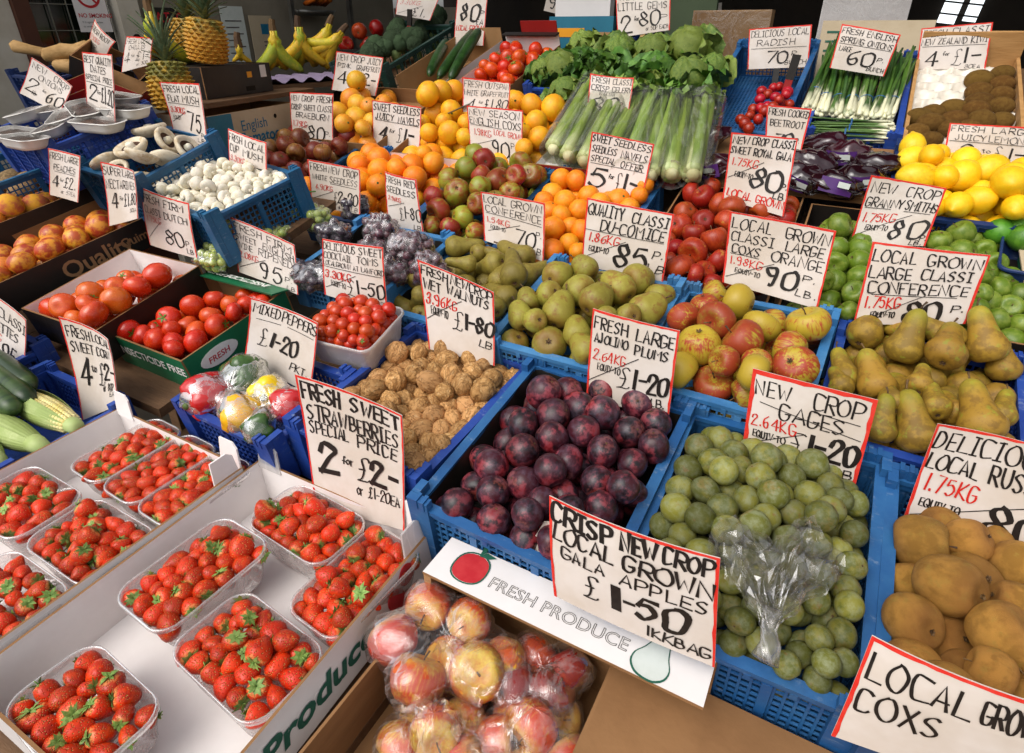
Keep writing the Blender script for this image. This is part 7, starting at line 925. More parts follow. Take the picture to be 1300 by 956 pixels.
# ------------------------------------------------------------------ single things
PT = {"galabag":[[-3813,4428,8700],[-3944,3808,8700],[-3166,4489,8700],[-2756,4001,8700],[-3375,3560,8700],[-3207,3999,8700],[-2567,4381,8700]],"galabag2":[[-2270,4721,8400],[-1824,4775,8400],[-1868,4383,8400],[-2362,4227,8400]],"pepper":[[-9929,5659,9679],[-9694,6397,9806],[-8804,6207,9779],[-8821,5562,9670],[-8177,6137,9771],[-8226,5465,9657]],"grape":[[-13557,9083,10994],[-12589,11313,11451],[-11816,12202,11626],[-8844,10789,11273],[-10247,9096,10938],[-9732,10390,11204],[-13919,9890,11172],[-11213,10754,11307],[-10169,11378,11421],[-7828,10179,11125],[-8635,9772,11053],[-9995,9619,11044],[-12705,10142,11204],[-13355,8678,10904]],"let1":[[-10447,24528,15381],[-8783,23992,15196],[-10397,22353,14632],[-9743,22534,14695],[-8867,22459,14669],[-9332,20518,14000],[-11030,22171,14570]],"let2":[[-7482,24046,15215],[-6184,24379,15330],[-6626,21620,14380],[-5472,21959,14496],[-6638,20454,13978],[-4960,22916,14826]],"beet":[[-3818,18384,13276],[-3286,16828,12801],[-859,18518,13318],[-885,17434,12986],[-255,18187,13216],[453,17699,13067],[-306,16494,12699],[-1043,16717,12767],[149,16970,12844],[-2173,16761,12780]],"radish":[[-3037,19267,13480],[-3018,19842,13678],[-3054,20485,13899],[-2989,21010,14080],[-3072,21702,14318],[-2711,20781,14001],[-2596,21317,14186],[-2612,21967,14410],[-2312,21613,14288],[-2662,20035,13744],[-2730,19546,13576],[-2478,20206,13803],[-2868,19014,13393],[-2406,20714,13978],[-2279,21088,14107],[-2842,21398,14214],[-3222,19573,13585],[-2120,20951,14060],[-2772,21952,14405],[-2823,20261,13822]],"celroot":[[-7815,16501,12831],[-7214,16246,12746],[-6636,16047,12679],[-6018,15868,12619],[-5298,15763,12584],[-4636,15736,12575],[-4097,15883,12624],[-3564,15951,12647]],"celtop":[[-8010,19722,14120],[-7538,19772,14136],[-6980,19717,14118],[-6388,19669,14102],[-5863,19837,14158],[-5418,19776,14138],[-4909,19940,14192],[-4347,19893,14177]],"lime":[[3043,15947,12177],[3295,16086,12212],[3433,15769,12148],[3589,16092,12220]],"spring":[[-1551,20721,13847],[-1160,20532,13780],[-801,20485,13764],[-455,20484,13763],[-116,20483,13763],[199,20479,13761],[508,20475,13760]],"springtop":[[-1740,24377,15248],[-1345,24766,15385],[-954,24656,15347],[-577,24793,15395],[-143,24566,15315],[309,24466,15279],[703,24135,15162]],"springlow":[[-1329,19910,13560],[656,20101,13628],[-1317,19599,13450],[649,19760,13507],[-1202,19397,13378],[580,19499,13414]],"cuke":[[-16106,21838,14295],[-17565,25291,15446],[-15486,21629,14238],[-16227,25678,15611],[-14822,21499,14210],[-15463,24774,15319]],"broc":[[-21556,25187,15172],[-20911,25618,15343],[-20164,26233,15580],[-21881,27396,15917],[-20365,27859,16130],[-21280,24247,14860],[-21081,29235,16575]],"corn":[[-13410,4231,9217],[-11382,4226,9216],[-13564,3419,9160],[-11124,3599,9172],[-13205,3027,9132],[-11322,3005,9131],[-14503,3167,9142],[-13053,3489,9165]],"courg":[[-15345,4297,9411],[-13359,4091,9389],[-15076,3953,9375],[-13290,3797,9358],[-15805,4580,9441],[-13865,4369,9418]],"potato":[[-22251,8472,12023],[-22316,8170,11957],[-22818,8966,12110],[-20997,8318,12027],[-23590,8518,11993],[-21850,8961,12138]],"dates":[[-20448,8449,13445],[-19210,8071,13345],[-21246,9297,13673],[-19497,9033,13604],[-19778,9529,13738],[-19366,9872,13831],[-18195,9512,13736],[-18040,10239,13932],[-19227,10761,14072],[-21420,9855,13824]]}
def pt(k, i): return Vector(PT[k][i])/1e4
def bag(label, spheres, mat='clear_bag', neck=None, grow=1.04, nu=40, nv=22, wr=.006, name='plastic_bag', group=None, sx=9):
    """thin clear film drawn over what it holds; gathered at the neck"""
    c = sum((s[0] for s in spheres), Vector())/len(spheres); t = thing(name, label, 'plastic bag', Matrix.Translation(c), group)
    S = [(s[0]-c, s[1]) for s in spheres]; Rm = [[0]*nu for _ in range(nv)]
    def dirv(i, j): th = PI*(j+.0)/(nv-1); a = 2*PI*i/nu; return Vector((math.sin(th)*math.cos(a), math.sin(th)*math.sin(a), math.cos(th)))
    for j in range(nv):
        for i in range(nu):
            d = dirv(i, j); best = .01
            for p, r in S:
                b = p.dot(d); q = (p-d*b).length
                if b+r > 0: best = max(best, b+math.sqrt(max(r*r-q*q, 0)) if q < r else (b+.3*r)*(r/q)**.7)
            Rm[j][i] = best
    R0m = Rm
    for _ in range(4):
        Rm = [[max(R0m[j][i], Rm[j][i]*.5+.5*(Rm[j][(i+1) % nu]+Rm[j][i-1]+Rm[max(j-1, 0)][i]+Rm[min(j+1, nv-1)][i])/4) for i in range(nu)] for j in range(nv)]
    for j in (0, nv-1): a = sum(Rm[j])/nu; Rm[j] = [a]*nu
    m = MB()
    def fn(u, v):
        i = int(round(u*nu)) % nu; j = int(round(v*(nv-1))); d = dirv(i, j); r = Rm[j][i]*grow
        if 0 < j < nv-1: r += wr*(abs(noise.noise(d*sx+c*50))*2-.6)+wr*.6*noise.noise(d*sx*2.3+c*31)
        return d*r
    m.grid(nu, nv, fn, True); m.obj('film', mat, t, True)
    if neck is not None:
        nk = Vector(neck)-c; m = MB(); L = nk.length; dz = nk.normalized(); base = dz*L*.55
        sdx = dz.orthogonal().normalized(); sdy = dz.cross(sdx); n = 18
        def fn2(u, v):
            a = 2*PI*u; pl = 1+.35*math.cos(7*a+3*v); w = (.030*(1-v)**1.2+.006+.028*max(0, v-.6)**1.2*2.2)*pl
            return base+dz*(L*.45+.04)*v+(sdx*math.cos(a)+sdy*math.sin(a))*w
        m.grid(n*2, 9, fn2, True); m.obj('gathered_neck', 'bag_streaky', t, True)
    return t
# bagged gala apples and the box they sit in, with the printed ledge
FRAMES['gala_box'] = (.02, .325, .895, 0, 0, 0, .835, .385); LX = -.225
b = carton('gala_box', 'cardboard apple box with a white ledge printed Fresh Produce', 'brown_card', 'white_card', .13, (.10, .12, .095, .11), name='apple_box')
m = MB(); m.box(LX-.190, LX+.195, .128, .200, .163, .167); m.cur = 1; m.box(LX-.190, LX+.195, .1272, .1278, .1628, .1668); lg = m.obj('printed_ledge', ['print_card', 'brown_card'], b)
m = MB(); m.box(LX-.190, LX+.197, .1935, .199, .0, .1628); m.obj('back_panel', 'brown_card', b)
m = MB(); m.box(LX-.190, LX-.178, .129, .193, .0, .1625); m.obj('corner_post', 'tan_card', b)
Z = .1676
print_text('lettering', 'FRESH PRODUCE', 'print_grey', lg, Matrix.Translation((LX-.100, .150, Z)), .0255, 0, 0, .0004, 1.02)
m = MB(); m.revolve([(0, 0), (.5, 0), (1, 0), (1.0, -.0005), (0, -.0005)], 26, lambda x, y, z: (x*.026*(1+.10*math.cos(2*math.atan2(y, x)+PI))*1.05, y*.024*(1+.08*(1 if y > 0 else -.3)), z)); o = m.obj('printed_apple', 'print_red', lg); o.matrix_local = Matrix.Translation((LX-.135, .164, Z))
m = MB()
ring = lambda a, s: (x_ := math.cos(a)*.0275*s*(1-.10*math.cos(2*a)), math.sin(a)*.0255*s*(1+.04*math.sin(a)))
for i in range(26): a, c = 2*PI*i/26, 2*PI*(i+1)/26; p, q, r, s = ring(a, 1.0), ring(c, 1.0), ring(c, 1.09), ring(a, 1.09); m.quad((p[0], p[1], .0004), (s[0], s[1], .0004), (r[0], r[1], .0004), (q[0], q[1], .0004))
for an in (.3, 1.4): m.quad((.0, .024, .0006), (.012*math.cos(an)+.004, .026+.012*math.sin(an)-.004, .0006), (.026*math.cos(an), .026+.020*math.sin(an), .0006), (.012*math.cos(an)-.004, .028+.012*math.sin(an)+.003, .0006))
o = m.obj('printed_outline', 'print_green', lg); o.matrix_local = Matrix.Translation((LX-.135, .164, Z))
pear_out = [(0, .033), (.008, .031), (.011, .020), (.016, .004), (.023, -.010), (.022, -.024), (.012, -.034), (0, -.036)]; pear_out = spl(pear_out, 3); po = pear_out+[(-x, y) for x, y in pear_out[-2:0:-1]]
m = MB(); i0 = m.pts([(x*.92, y*.92, 0) for x, y in po]); m.face(*[i0+len(po)-1-k for k in range(len(po))]); o = m.obj('printed_pear', 'print_pale', lg); o.matrix_local = Matrix.Translation((LX+.130, .162, Z)) @ Matrix.Rotation(-.15, 4, 'Z')
m = MB()
for k in range(len(po)): p, q = po[k], po[(k+1) % len(po)]; m.quad((p[0]*.92, p[1]*.92, .0004), (q[0]*.92, q[1]*.92, .0004), (q[0], q[1], .0004), (p[0], p[1], .0004))
m.quad((0, .032, .0006), (.004, .030, .0006), (.014, .038, .0006), (.006, .038, .0006)); o = m.obj('printed_outline', 'print_green', lg); o.matrix_local = Matrix.Translation((LX+.130, .162, Z)) @ Matrix.Rotation(-.15, 4, 'Z')
S = []
for i, r in enumerate((.033, .034, .031, .036, .036, .031, .030)):
    p = pt('galabag', i)+Vector((0, 0, (.012, .004, .015, 0, -.004, -.012, -.01)[i])); S.append((p, r*1.02)); spawn('apple', random.choice(AP['gala_skin']), apple_kids, p, r, rot_to(rnd_dir(-.3, .9)), 'red and yellow gala apple inside the clear bag in front of the printed ledge', 'apple', 'bagged gala apples')
bag('clear plastic bag of gala apples in front of the Fresh Produce ledge', S, 'apple_bag', None, 1.05, 48, 26, .007)
S = []
for i in range(4):
    p = pt('galabag2', i); S.append((p, .033)); spawn('apple', random.choice(AP['red_apple_skin']), apple_kids, p, .032, rot_to(rnd_dir(-.3, .9)), 'dark red apple in the shaded bag under the printed ledge', 'apple', 'shaded bagged apples')
bag('second clear bag of red apples in the shade under the printed ledge', S, 'clear_bag', None, 1.05, 36, 18, .006)
# more bags fill the rest of the box
for b_i, (x, y) in enumerate([(-.286, .322), (-.185, .385), (-.19, .300)]):
    S = []; where = ('nearest the strawberry tray', 'under the printed ledge', 'by the box lid')[b_i]
    for k in range(6):
        p = Vector((x+.045*math.cos(k*1.257), y+.040*math.sin(k*1.257), .822)) if k < 5 else Vector((x, y, .852)); S.append((p, .033)); spawn('apple', random.choice(AP['gala_skin']), apple_kids, p, .031, rot_to(rnd_dir(-.3, .9)), 'red gala apple in the bag '+where, 'apple', 'apples in the lower bags')
    bag('clear bag of red apples in the apple box, '+where, S, 'apple_bag', None, 1.05, 36, 18, .006)

m = MB(); m.box(-.145, .41, -.188, .1925, .098, .102); lid = m.obj('lid', 'brown_card', b)
m = MB(); m.box(-.145, .41, -.016, .020, .1022, .1026); m.obj('tape', 'tan_card', lid); m = MB(); m.box(-.149, -.145, -.188, .1925, .004, .102); m.obj('side_panel', 'brown_card', b)
# peppers in bags
def pepper_mesh(mat, i):
    m = MB(); P = [(0, .55), (.2, .66), (.5, .82), (.82, .72), (.98, .4), (1.0, 0), (.92, -.4), (.74, -.78), (.4, -.98), (.15, -.9), (0, -.84)]
    def fn(x, y, z):
        a = math.atan2(y, x); n = 1+.10*math.cos(4*a+i)*(.7 if z > -.5 else 1.1)+wob((x, y, z), 1.1, .10, i); return (x*n, y*n, z*1.05*(1+.08*math.cos(4*a+i)))
    m.revolve(P, 28, fn); return m.mesh('pepper', mat, True)
pst = stem_mesh(.5, 1.05, .13, .2, 'stem_green'); Pp = []
for i, (mt, cn, r) in enumerate((('pepper_red', 'red', .043), ('pepper_green', 'green', .044), ('pepper_yellow', 'yellow', .036), ('pepper_orange', 'golden orange', .036), ('pepper_red', 'small red', .034), ('pepper_green', 'small green', .028))):
    p = pt('pepper', i)+Vector((0, 0, .0)); Pp.append((p, r)); spawn('pepper', pepper_mesh(mt, i), [('stem', pst)], p, r, rot_to(rnd_dir(-.2, .6)), cn+' bell pepper inside a clear bag in the royal blue crate', 'pepper', None)
bag('clear bag round the red, orange and large green peppers', [Pp[0], Pp[1], Pp[3]], 'bag_streaky', None, 1.05, 44, 24, .007)
bag('clear bag round the yellow and small red peppers', [Pp[2], Pp[4], Pp[5]], 'clear_bag', None, 1.05, 44, 24, .007)
# grapes
def grapes(i, mat, cn, n, r, spread):
    p = pt('grape', i); t = thing('grape_bunch', cn.rstrip(',')+' grapes bunched in a clear bag', 'grapes', Matrix.Translation(p)); S = []; pts_ = []
    A, B, C_ = spread[0], spread[1], spread[2]*1.25; h = r*1.72
    for k in range(-4, 5):
        for jj in range(-8, 9):
            for ii in range(-8, 9):
                q = Vector(((ii+.5*((jj+k) % 2))*h, (jj+.33*(k % 2))*h*.87, k*h*.82)); 
                if (q.x/A)**2+(q.y/B)**2+(q.z/C_)**2 < 1 and not ((q.x/A)**2+(q.y/B)**2+(q.z/C_)**2 < .22): pts_.append(q+rnd_dir()*r*.28)
    g = sphere('grape', mat, 10)
    for q in pts_:
        c = link('grape', g, t); c.matrix_local = Matrix.Translation(q) @ rot_to(rnd_dir()) @ Matrix.Scale(r*random.uniform(.85, 1.1), 4); S.append((p+q, r))
    m = MB()
    for q in pts_[::3]: m.tube([(0, 0, .0), q*.5, q*.9], .0012, 4)
    m.obj('stalk', 'stem_green', t); return S
for i, a in enumerate((('grape_green', 'pale green, left of the vine tomato card,', 30, .0105, (.040, .036, .026), 'bag_streaky'), ('grape_green', 'green seedless', 60, .0112, (.056, .042, .028), 'clear_bag'), ('grape_black', 'black', 34, .0115, (.046, .036, .028), 'bag_streaky'), ('grape_red', 'dusky red seedless', 64, .0115, (.058, .046, .034), 'bag_streaky'), ('grape_black', 'very dark', 56, .0115, (.060, .040, .024), 'clear_bag'), ('grape_red', 'small red', 26, .0105, (.040, .036, .024), 'clear_bag'), ('grape_green', 'pale green, beside the mushroom crate,', 30, .0110, (.040, .034, .024), 'clear_bag'), ('grape_black', 'black, at the middle of the crate,', 30, .0115, (.050, .036, .026), 'bag_streaky'), ('grape_red', 'purple red, below the red seedless card,', 30, .0112, (.050, .038, .028), 'clear_bag'), ('grape_red', 'dusky red, at the right end of the crate,', 30, .0112, (.042, .036, .030), 'clear_bag'), ('grape_red', 'dusky red, right of the cocktail card,', 30, .0112, (.046, .034, .026), 'bag_streaky'), ('grape_black', 'dark blue, above the vine card,', 30, .0112, (.048, .034, .026), 'clear_bag'), ('grape_green', 'green, at the back of the crate,', 30, .0112, (.050, .034, .024), 'bag_streaky'), ('grape_green', 'green, behind the green box,', 30, .0108, (.040, .030, .024), 'clear_bag'))):
    S = grapes(i, *a[:5]); bag('clear plastic bag round the '+a[1].rstrip(',')+' grapes', S, 'soft_bag', None, 1.06, 44, 24, .004, group=None)
for i, p0, p1 in ((0, (-.05, -.01, .045), (.02, .02, .05)), (1, (-.06, -.04, .040), (.0, .03, .062))):
    c = pt('grape', i); m = MB(); m.tube([c+Vector(p0), c+Vector(p0)*.5+Vector(p1)*.5+Vector((0, 0, .012)), c+Vector(p1)], [.004, .006, .004], 6, flat=.4); tag(m.obj('bag_seal', 'calyx'), 'green zip seal strip on the '+('left' if i == 0 else 'middle')+' green grape bag', 'bag seal')

# crumpled empty bag lying on the greengages
nk = Vector((.034, .528, 1.005)); t = thing('plastic_bag', 'crumpled empty clear bag gathered to a twist on top of the greengages', 'plastic bag', Matrix.Translation(nk))
edge = [(-.072, .035, .035), (-.090, .075, .042), (-.078, .115, .045), (-.045, .105, .052), (-.020, .085, .060), (.004, .125, .066), (.018, .150, .068), (.036, .120, .058), (.062, .105, .050), (.056, .070, .042), (.030, .045, .036)]
def eg(u):
    s = u*(len(edge)-1); i = min(int(s), len(edge)-2); f = s-i; return Vector(edge[i])*(1-f)+Vector(edge[i+1])*f
def bf(u, v, lo=0):
    e = eg(u); w = v**.8; p = e*w; q = p*55+Vector((lo*9, u*3, 0)); fold = (math.sin(u*31+lo)*.006+.004*math.sin(u*57))*math.sin(PI*min(1, v*1.1)); c_ = abs(noise.noise(q))*.022*min(1, 2.5*v)
    return (p.x+.010*noise.noise(p*60), p.y+.009*noise.noise(p*67), p.z*.72+fold+.012*math.sin(PI*v)+c_+.006*noise.noise(p*120)-lo*.013)
for lo in (0, 1):
    m = MB(); m.grid(34 if lo == 0 else 26, 13, lambda u, v: bf(u, v*(1 if lo == 0 else .88), lo)); tri = MB(); tri.v = m.v
    for f in m.f: tri.face(f[0], f[1], f[2]); tri.face(f[0], f[2], f[3])
    tri.obj('film' if lo == 0 else 'lower_film', 'crumpled_film', t)
m = MB(); m.tube([(0, .02, .010), (.0, 0, .0), (.005, -.016, -.004), (.003, -.034, -.010)], [.012, .009, .011, .015], 9, True, .6); m.obj('twisted_neck', 'bag_streaky', t, True)

# sweet corn, courgettes, potatoes
def along(a, b, up=(0, 0, 1)): x = (b-a); return axes(a, x, Vector(up).cross(x)), x.length
CO = Vector((-.085, .0, -.012))
mt, L = along(pt('corn', 0)+CO, pt('corn', 1)+CO*1.15); t = thing('corn_cob', 'sweet corn cob with husk peeled back to show pale yellow kernels', 'corn cob', mt)
m = MB(); R0 = .024
for i in range(22):
    for k in range(14):
        s = i/21; r = R0*(.55+.45*math.sin(PI*(.12+.8*s))); a = 2*PI*(k+.5*(i % 2)*.0)/14; x = .02+L*.9*s; c = Vector((x, r*math.cos(a), r*math.sin(a))); rr = L*.023
        u = Vector((0, -math.sin(a), math.cos(a)))*r*.215; o_ = Vector((0, math.cos(a), math.sin(a)))
        b0 = m.pts([c-u-Vector((rr, 0, 0)), c+u-Vector((rr, 0, 0)), c+u+Vector((rr, 0, 0)), c-u+Vector((rr, 0, 0)), c-u*.55-Vector((rr*.6, 0, 0))+o_*.004, c+u*.55-Vector((rr*.6, 0, 0))+o_*.004, c+u*.55+Vector((rr*.6, 0, 0))+o_*.004, c-u*.55+Vector((rr*.6, 0, 0))+o_*.004])
        for q in ((4, 5, 6, 7), (0, 1, 5, 4), (1, 2, 6, 5), (2, 3, 7, 6), (3, 0, 4, 7)): m.face(*[b0+z for z in q])
o = m.obj('kernels', 'corn_kernel', t, True); o['kind'] = 'stuff'
def husk(m, L, r, a0, a1, x0=0.0, flare=0.0, n=24):
    m.grid(n, 14, lambda u, v: (x0+L*v, (r*(math.sin(PI*(.10+.82*v))**.6)*(1+flare*(1-v)**2)+.0011*math.cos(u*60))*math.cos(a0+(a1-a0)*u), (r*(math.sin(PI*(.10+.82*v))**.6)*(1+flare*(1-v)**2)+.0011*math.cos(u*60))*math.sin(a0+(a1-a0)*u)))
for a0, a1, fl in ((2.4, 4.0, .25), (3.6, 5.4, .2), (5.0, 6.7, .45), (1.9, 2.7, .6)): m = MB(); husk(m, L*1.12, .030, a0, a1, -.01, fl); m.obj('husk', 'husk', t, True)
m = MB()
for k in range(46): d = rnd_dir(-.4, .9); m.tube([(.0, .004*d.y, .004*d.z), (-.02, .016*d.y, .012+.014*d.z), (-.03-.02*random.random(), .03*d.y, .018+.03*d.z)], [.0007, .0007, .0004], 3, False)
o = m.obj('silk', 'corn_silk', t); m = MB(); m.tube([(L*.9, 0, 0), (L*1.10, 0, 0), (L*1.10+.012, 0, 0)], [.018, .016, .011], 10); m.obj('stalk', 'husk', t, True)
for i, lb in ((1, 'closed pale green corn cob next to the peeled one'), (2, 'closed pale green corn cob at the left edge of the frame'), (3, 'closed corn cob at the back of the corn crate')):
    mt, L = along(pt('corn', 2*i)+CO, pt('corn', 2*i+1)+CO*1.55); t = thing('corn_cob', lb, 'corn cob', mt)
    for a0, a1, k in ((0, 2.4, 1.0), (2.0, 4.4, 1.02), (4.1, 6.5, 1.04)): m = MB(); husk(m, L*1.05, .029*k, a0, a1, 0, .12, 26); m.obj('husk', 'husk', t, True)
    m = MB()
    for k in range(24): d = rnd_dir(-.6, .9); m.tube([(.0, .004*d.y, .004*d.z), (-.03, .018*d.y, .02*d.z)], [.0008, .0004], 3, False)
    m.obj('silk', 'corn_silk', t); m = MB(); m.tube([(L*.98, 0, 0), (L*1.06, 0, 0), (L*1.06+.025, 0, -.004)], [.018, .017, .012], 10); m.obj('stalk', 'husk', t, True)
for i, lb in enumerate(('dark green courgette below the 95p card', 'dark green courgette nearest the corn', 'dark green courgette at the back of the crate')):
    a, b_ = pt('courg', 2*i), pt('courg', 2*i+1); x = (b_-a)*1.3; mt = axes(b_-x, Vector((0, 0, 1)).cross(x), Vector((0, 0, 1)), ); t = thing('courgette', lb, 'courgette', axes(b_-x, x, (0, 0, 1))); L = x.length
    m = MB(); m.tube([(L*s, .004*math.sin(4*s), 0) for s in (0, .04, .12, .4, .7, .9, .97, 1)], [.012, .016, .018, .021, .022, .021, .014, .004], 14); m.obj('body', 'courgette_skin', t, True); m = MB(); m.tube([(-.025, 0, 0), (0, 0, 0)], [.008, .011], 6); m.obj('stem', 'stem_green', t)
POT = body('potato', 'potato_skin', prof_ball(1.25), 14, 2, a=.22, s=.9)
for i in range(6): spawn('potato', random.choice(POT), [], pt('potato', i)-Vector((0, 0, .03)), .034, rot_to(rnd_dir(-.3, .3)), 'earthy tan potato in the teal crate under the date trays', 'potato', 'potatoes in the teal crate')

# date trays, heaped
def date_tray(p, L, W, rot, lb):
    t = thing('date_tray', lb, 'food tray', Matrix.Translation(p) @ rot, 'white trays of dates'); m = MB(); prev = None
    for k, z in ((.78, 0), (.86, .008), (.97, .026), (1.0, .028), (1.04, .026)):
        ps = rrect(L*k, W*k, W*.36*k, 4); b0 = m.pts([(x, y, z) for x, y in ps]); n = len(ps)
        if prev is None: m.face(*[b0+n-1-i for i in range(n)])
        else:
            for i in range(n): m.face(prev+i, prev+(i+1) % n, b0+(i+1) % n, b0+i)
        prev = b0
    m.obj('tray', 'white_tray', t, True)
    m = MB(); ps = rrect(L*.92, W*.90, W*.34, 4); m.grid(14, 7, lambda u, v: ((u-.5)*L*.80, (v-.5)*W*.72, .016+.012*math.sin(PI*u)**.5*math.sin(PI*v)**.5+.004*noise.noise((u*9+p[0]*60, v*6, 3)))); m.obj('dates', 'date_flesh', t, True)
    m = MB(); m.grid(10, 6, lambda u, v: ((u-.5)*L*.97, (v-.5)*W*.93, .0285+.006*math.sin(PI*u)*math.sin(PI*v)+.001*noise.noise((u*6, v*8, p[1]*40)))); m.obj('film', 'cling_film', t, True)
for i, (yaw, tx, ty, lb) in enumerate(((8, .25, .1, 'left end'), (0, .05, .05, 'near left corner'), (-52, .45, .15, 'middle, steeply tilted'), (-48, .40, .35, 'centre, tilted and overlapping'), (-40, .5, .5, 'centre, lying on its side'), (-20, .3, .6, 'behind the tall dates card'), (15, .2, .1, 'near the dates card'), (10, .15, .0, 'far right corner'), (5, .1, .2, 'right end on top'), (-30, .2, .1, 'back of the crate'))):
    tx *= .5; ty *= .3; p = pt('dates', i)+Vector((0, 0, .008*(i % 3)-.022)); date_tray(p, .150, .075, Matrix.Rotation(R_(yaw), 4, 'Z') @ Matrix.Rotation(ty, 4, 'Y') @ Matrix.Rotation(tx, 4, 'X'), 'white tray of dark dates under film, '+lb+' of the heap')

# pineapples
def pineapple(base, axis, r, h, lh, lb):
    z = Vector(axis).normalized(); t = thing('pineapple', lb, 'pineapple', Matrix.Translation(base) @ rot_to(z, 0), None); m = MB(); rows, n = 11, 15
    def rad(s): return r*(.80+.30*math.sin(PI*(.08+.80*s))**.8-.16*s**3)
    m.revolve([(0, h)]+[(rad(1-i/12)*.94, h*(1-i/12)) for i in range(0, 13)]+[(0, 0)], 24)
    for j in range(rows):
        for k in range(n):
            s = (j+.5)/rows; a = 2*PI*(k+.5*(j % 2))/n; R = rad(s); zz = h*s; da = PI/n*.93; dz = h/rows*.62
            def P(a_, z_, o): rr = rad(min(1, max(0, z_/h)))*.93+o; return (rr*math.cos(a_), rr*math.sin(a_), z_)
            o_ = random.uniform(.9, 1.15)
            b0 = m.pts([P(a, zz-dz, 0), P(a+da, zz, 0), P(a, zz+dz, 0), P(a-da, zz, 0), P(a, zz-dz*.55, r*.12*o_), P(a+da*.55, zz, r*.12*o_), P(a, zz+dz*.55, r*.10*o_), P(a-da*.55, zz, r*.12*o_), P(a, zz+dz*.3, r*.24*o_)])
            for q in ((0, 1, 5, 4), (1, 2, 6, 5), (2, 3, 7, 6), (3, 0, 4, 7), (4, 5, 8), (5, 6, 8), (6, 7, 8), (7, 4, 8)): m.face(*[b0+i for i in q])
    m.obj('rind', 'pineapple_rind', t)
    lm = MB(); lm.grid(3, 7, lambda u, v: ((u-.5)*.13*(1-v)**.7*(1+.2*math.sin(3*v)), -.03*(abs(u-.5)*2)**2+.22*v*v+.02, v)); me = lm.mesh('leaf', 'pineapple_leaf', True)
    for k in range(46):
        s = k/46; a = k*2.399; tilt = .95*(1-s)**.8+random.uniform(-.1, .1); L = lh*(.45+.6*s)*random.uniform(.85, 1.1)
        o = link('leaf', me, t); o.matrix_local = Matrix.Translation((0, 0, h*.97+lh*.28*s)) @ Matrix.Rotation(a, 4, 'Z') @ Matrix.Rotation(-tilt, 4, 'X') @ Matrix.Diagonal((lh*.9, L, L, 1))
pineapple((-1.877, 1.223, 1.375), (-.10, .08, 1), .056, .135, .13, 'pineapple standing in front of the black box, nearest of the three')
pineapple((-2.06, 1.50, 1.495), (.14, .05, 1), .060, .135, .16, 'golden pineapple standing on the right end of the black box')
pineapple((-2.22, 1.56, 1.495), (.02, .05, 1), .058, .135, .15, 'pineapple standing at the back behind the other two')
# black box under them, board, tomato box
FRAMES['black_box'] = (-2.13, 1.575, 1.482, 90, 0, 0, .36, .20)
FRAMES['tomato_box'] = (-2.02, 1.52, 1.345, 90, 0, 0, .46, .22)
def turned(key, ang):
    c = list(FRAMES[key]); c[3] = ang; FRAMES[key] = tuple(c)
turned('black_box', 102); turned('tomato_box', 100)
b = carton('black_box', 'black cardboard box with orange sticker under the pineapples', 'black_card', 'black_card', .10); w, d = FRAMES['black_box'][6:8]
m = MB(); m.box(-w/2+.005, w/2-.1, -d/2+.004, d/2-.004, .0985, .1015); m.obj('lid', 'black_card', b)
for (x, z, ww, hh, mt) in ((.055, .055, .026, .02, 'orange_sticker'), (.135, .052, .034, .042, 'print_card'), (.05, .010, .05, .016, 'dark_paint')):
    m = MB(); m.box(x-ww/2, x+ww/2, -d/2-.0010, -d/2-.0003, z, z+hh); m.obj('sticker' if mt != 'dark_paint' else 'hand_hole', mt, b)
m = MB(); m.prism([(-.30, -.13, -.016), (.30, -.13, -.016), (.30, .12, -.016), (-.30, .12, -.016), (-.30, -.13, 0), (.30, -.13, 0), (.30, .12, 0), (-.30, .12, 0)]); o = m.obj('shelf_board', 'stall_wood'); o.matrix_world = Matrix.Translation((-2.09, 1.62, 1.380)) @ Matrix.Rotation(R_(101), 4, 'Z'); tag(o, 'worn wooden board carrying the black pineapple box', 'board')
b = carton('tomato_box', 'tan cardboard box printed English Tomatoes below the wooden board', 'brown_card', 'pale_card', .14); w, d = FRAMES['tomato_box'][6:8]
m = MB(); m.box(-w/2-.001, -w/2+.11, -d/2-.0008, -d/2-.0002, .002, .138); m.obj('printed_panel', 'teal_card', b)
print_text('lettering', 'English', 'print_teal', b, axes((-.085, -d/2-.0012, .075), (1, 0, 0), (0, 0, 1)), .050); print_text('lettering', 'Tomatoes', 'print_teal', b, axes((-.105, -d/2-.0012, .028), (1, 0, 0), (0, 0, 1)), .058, .0012)
for x, z in ((-.115, .05), (.10, .105)):
    m = MB(); m.revolve([(0, .0008), (.008, .0008), (.008, 0), (0, 0)], 10, lambda a, c, e: (x+a, -d/2-e-.0004, z+c)); m.obj('hole', 'dark_paint', b)
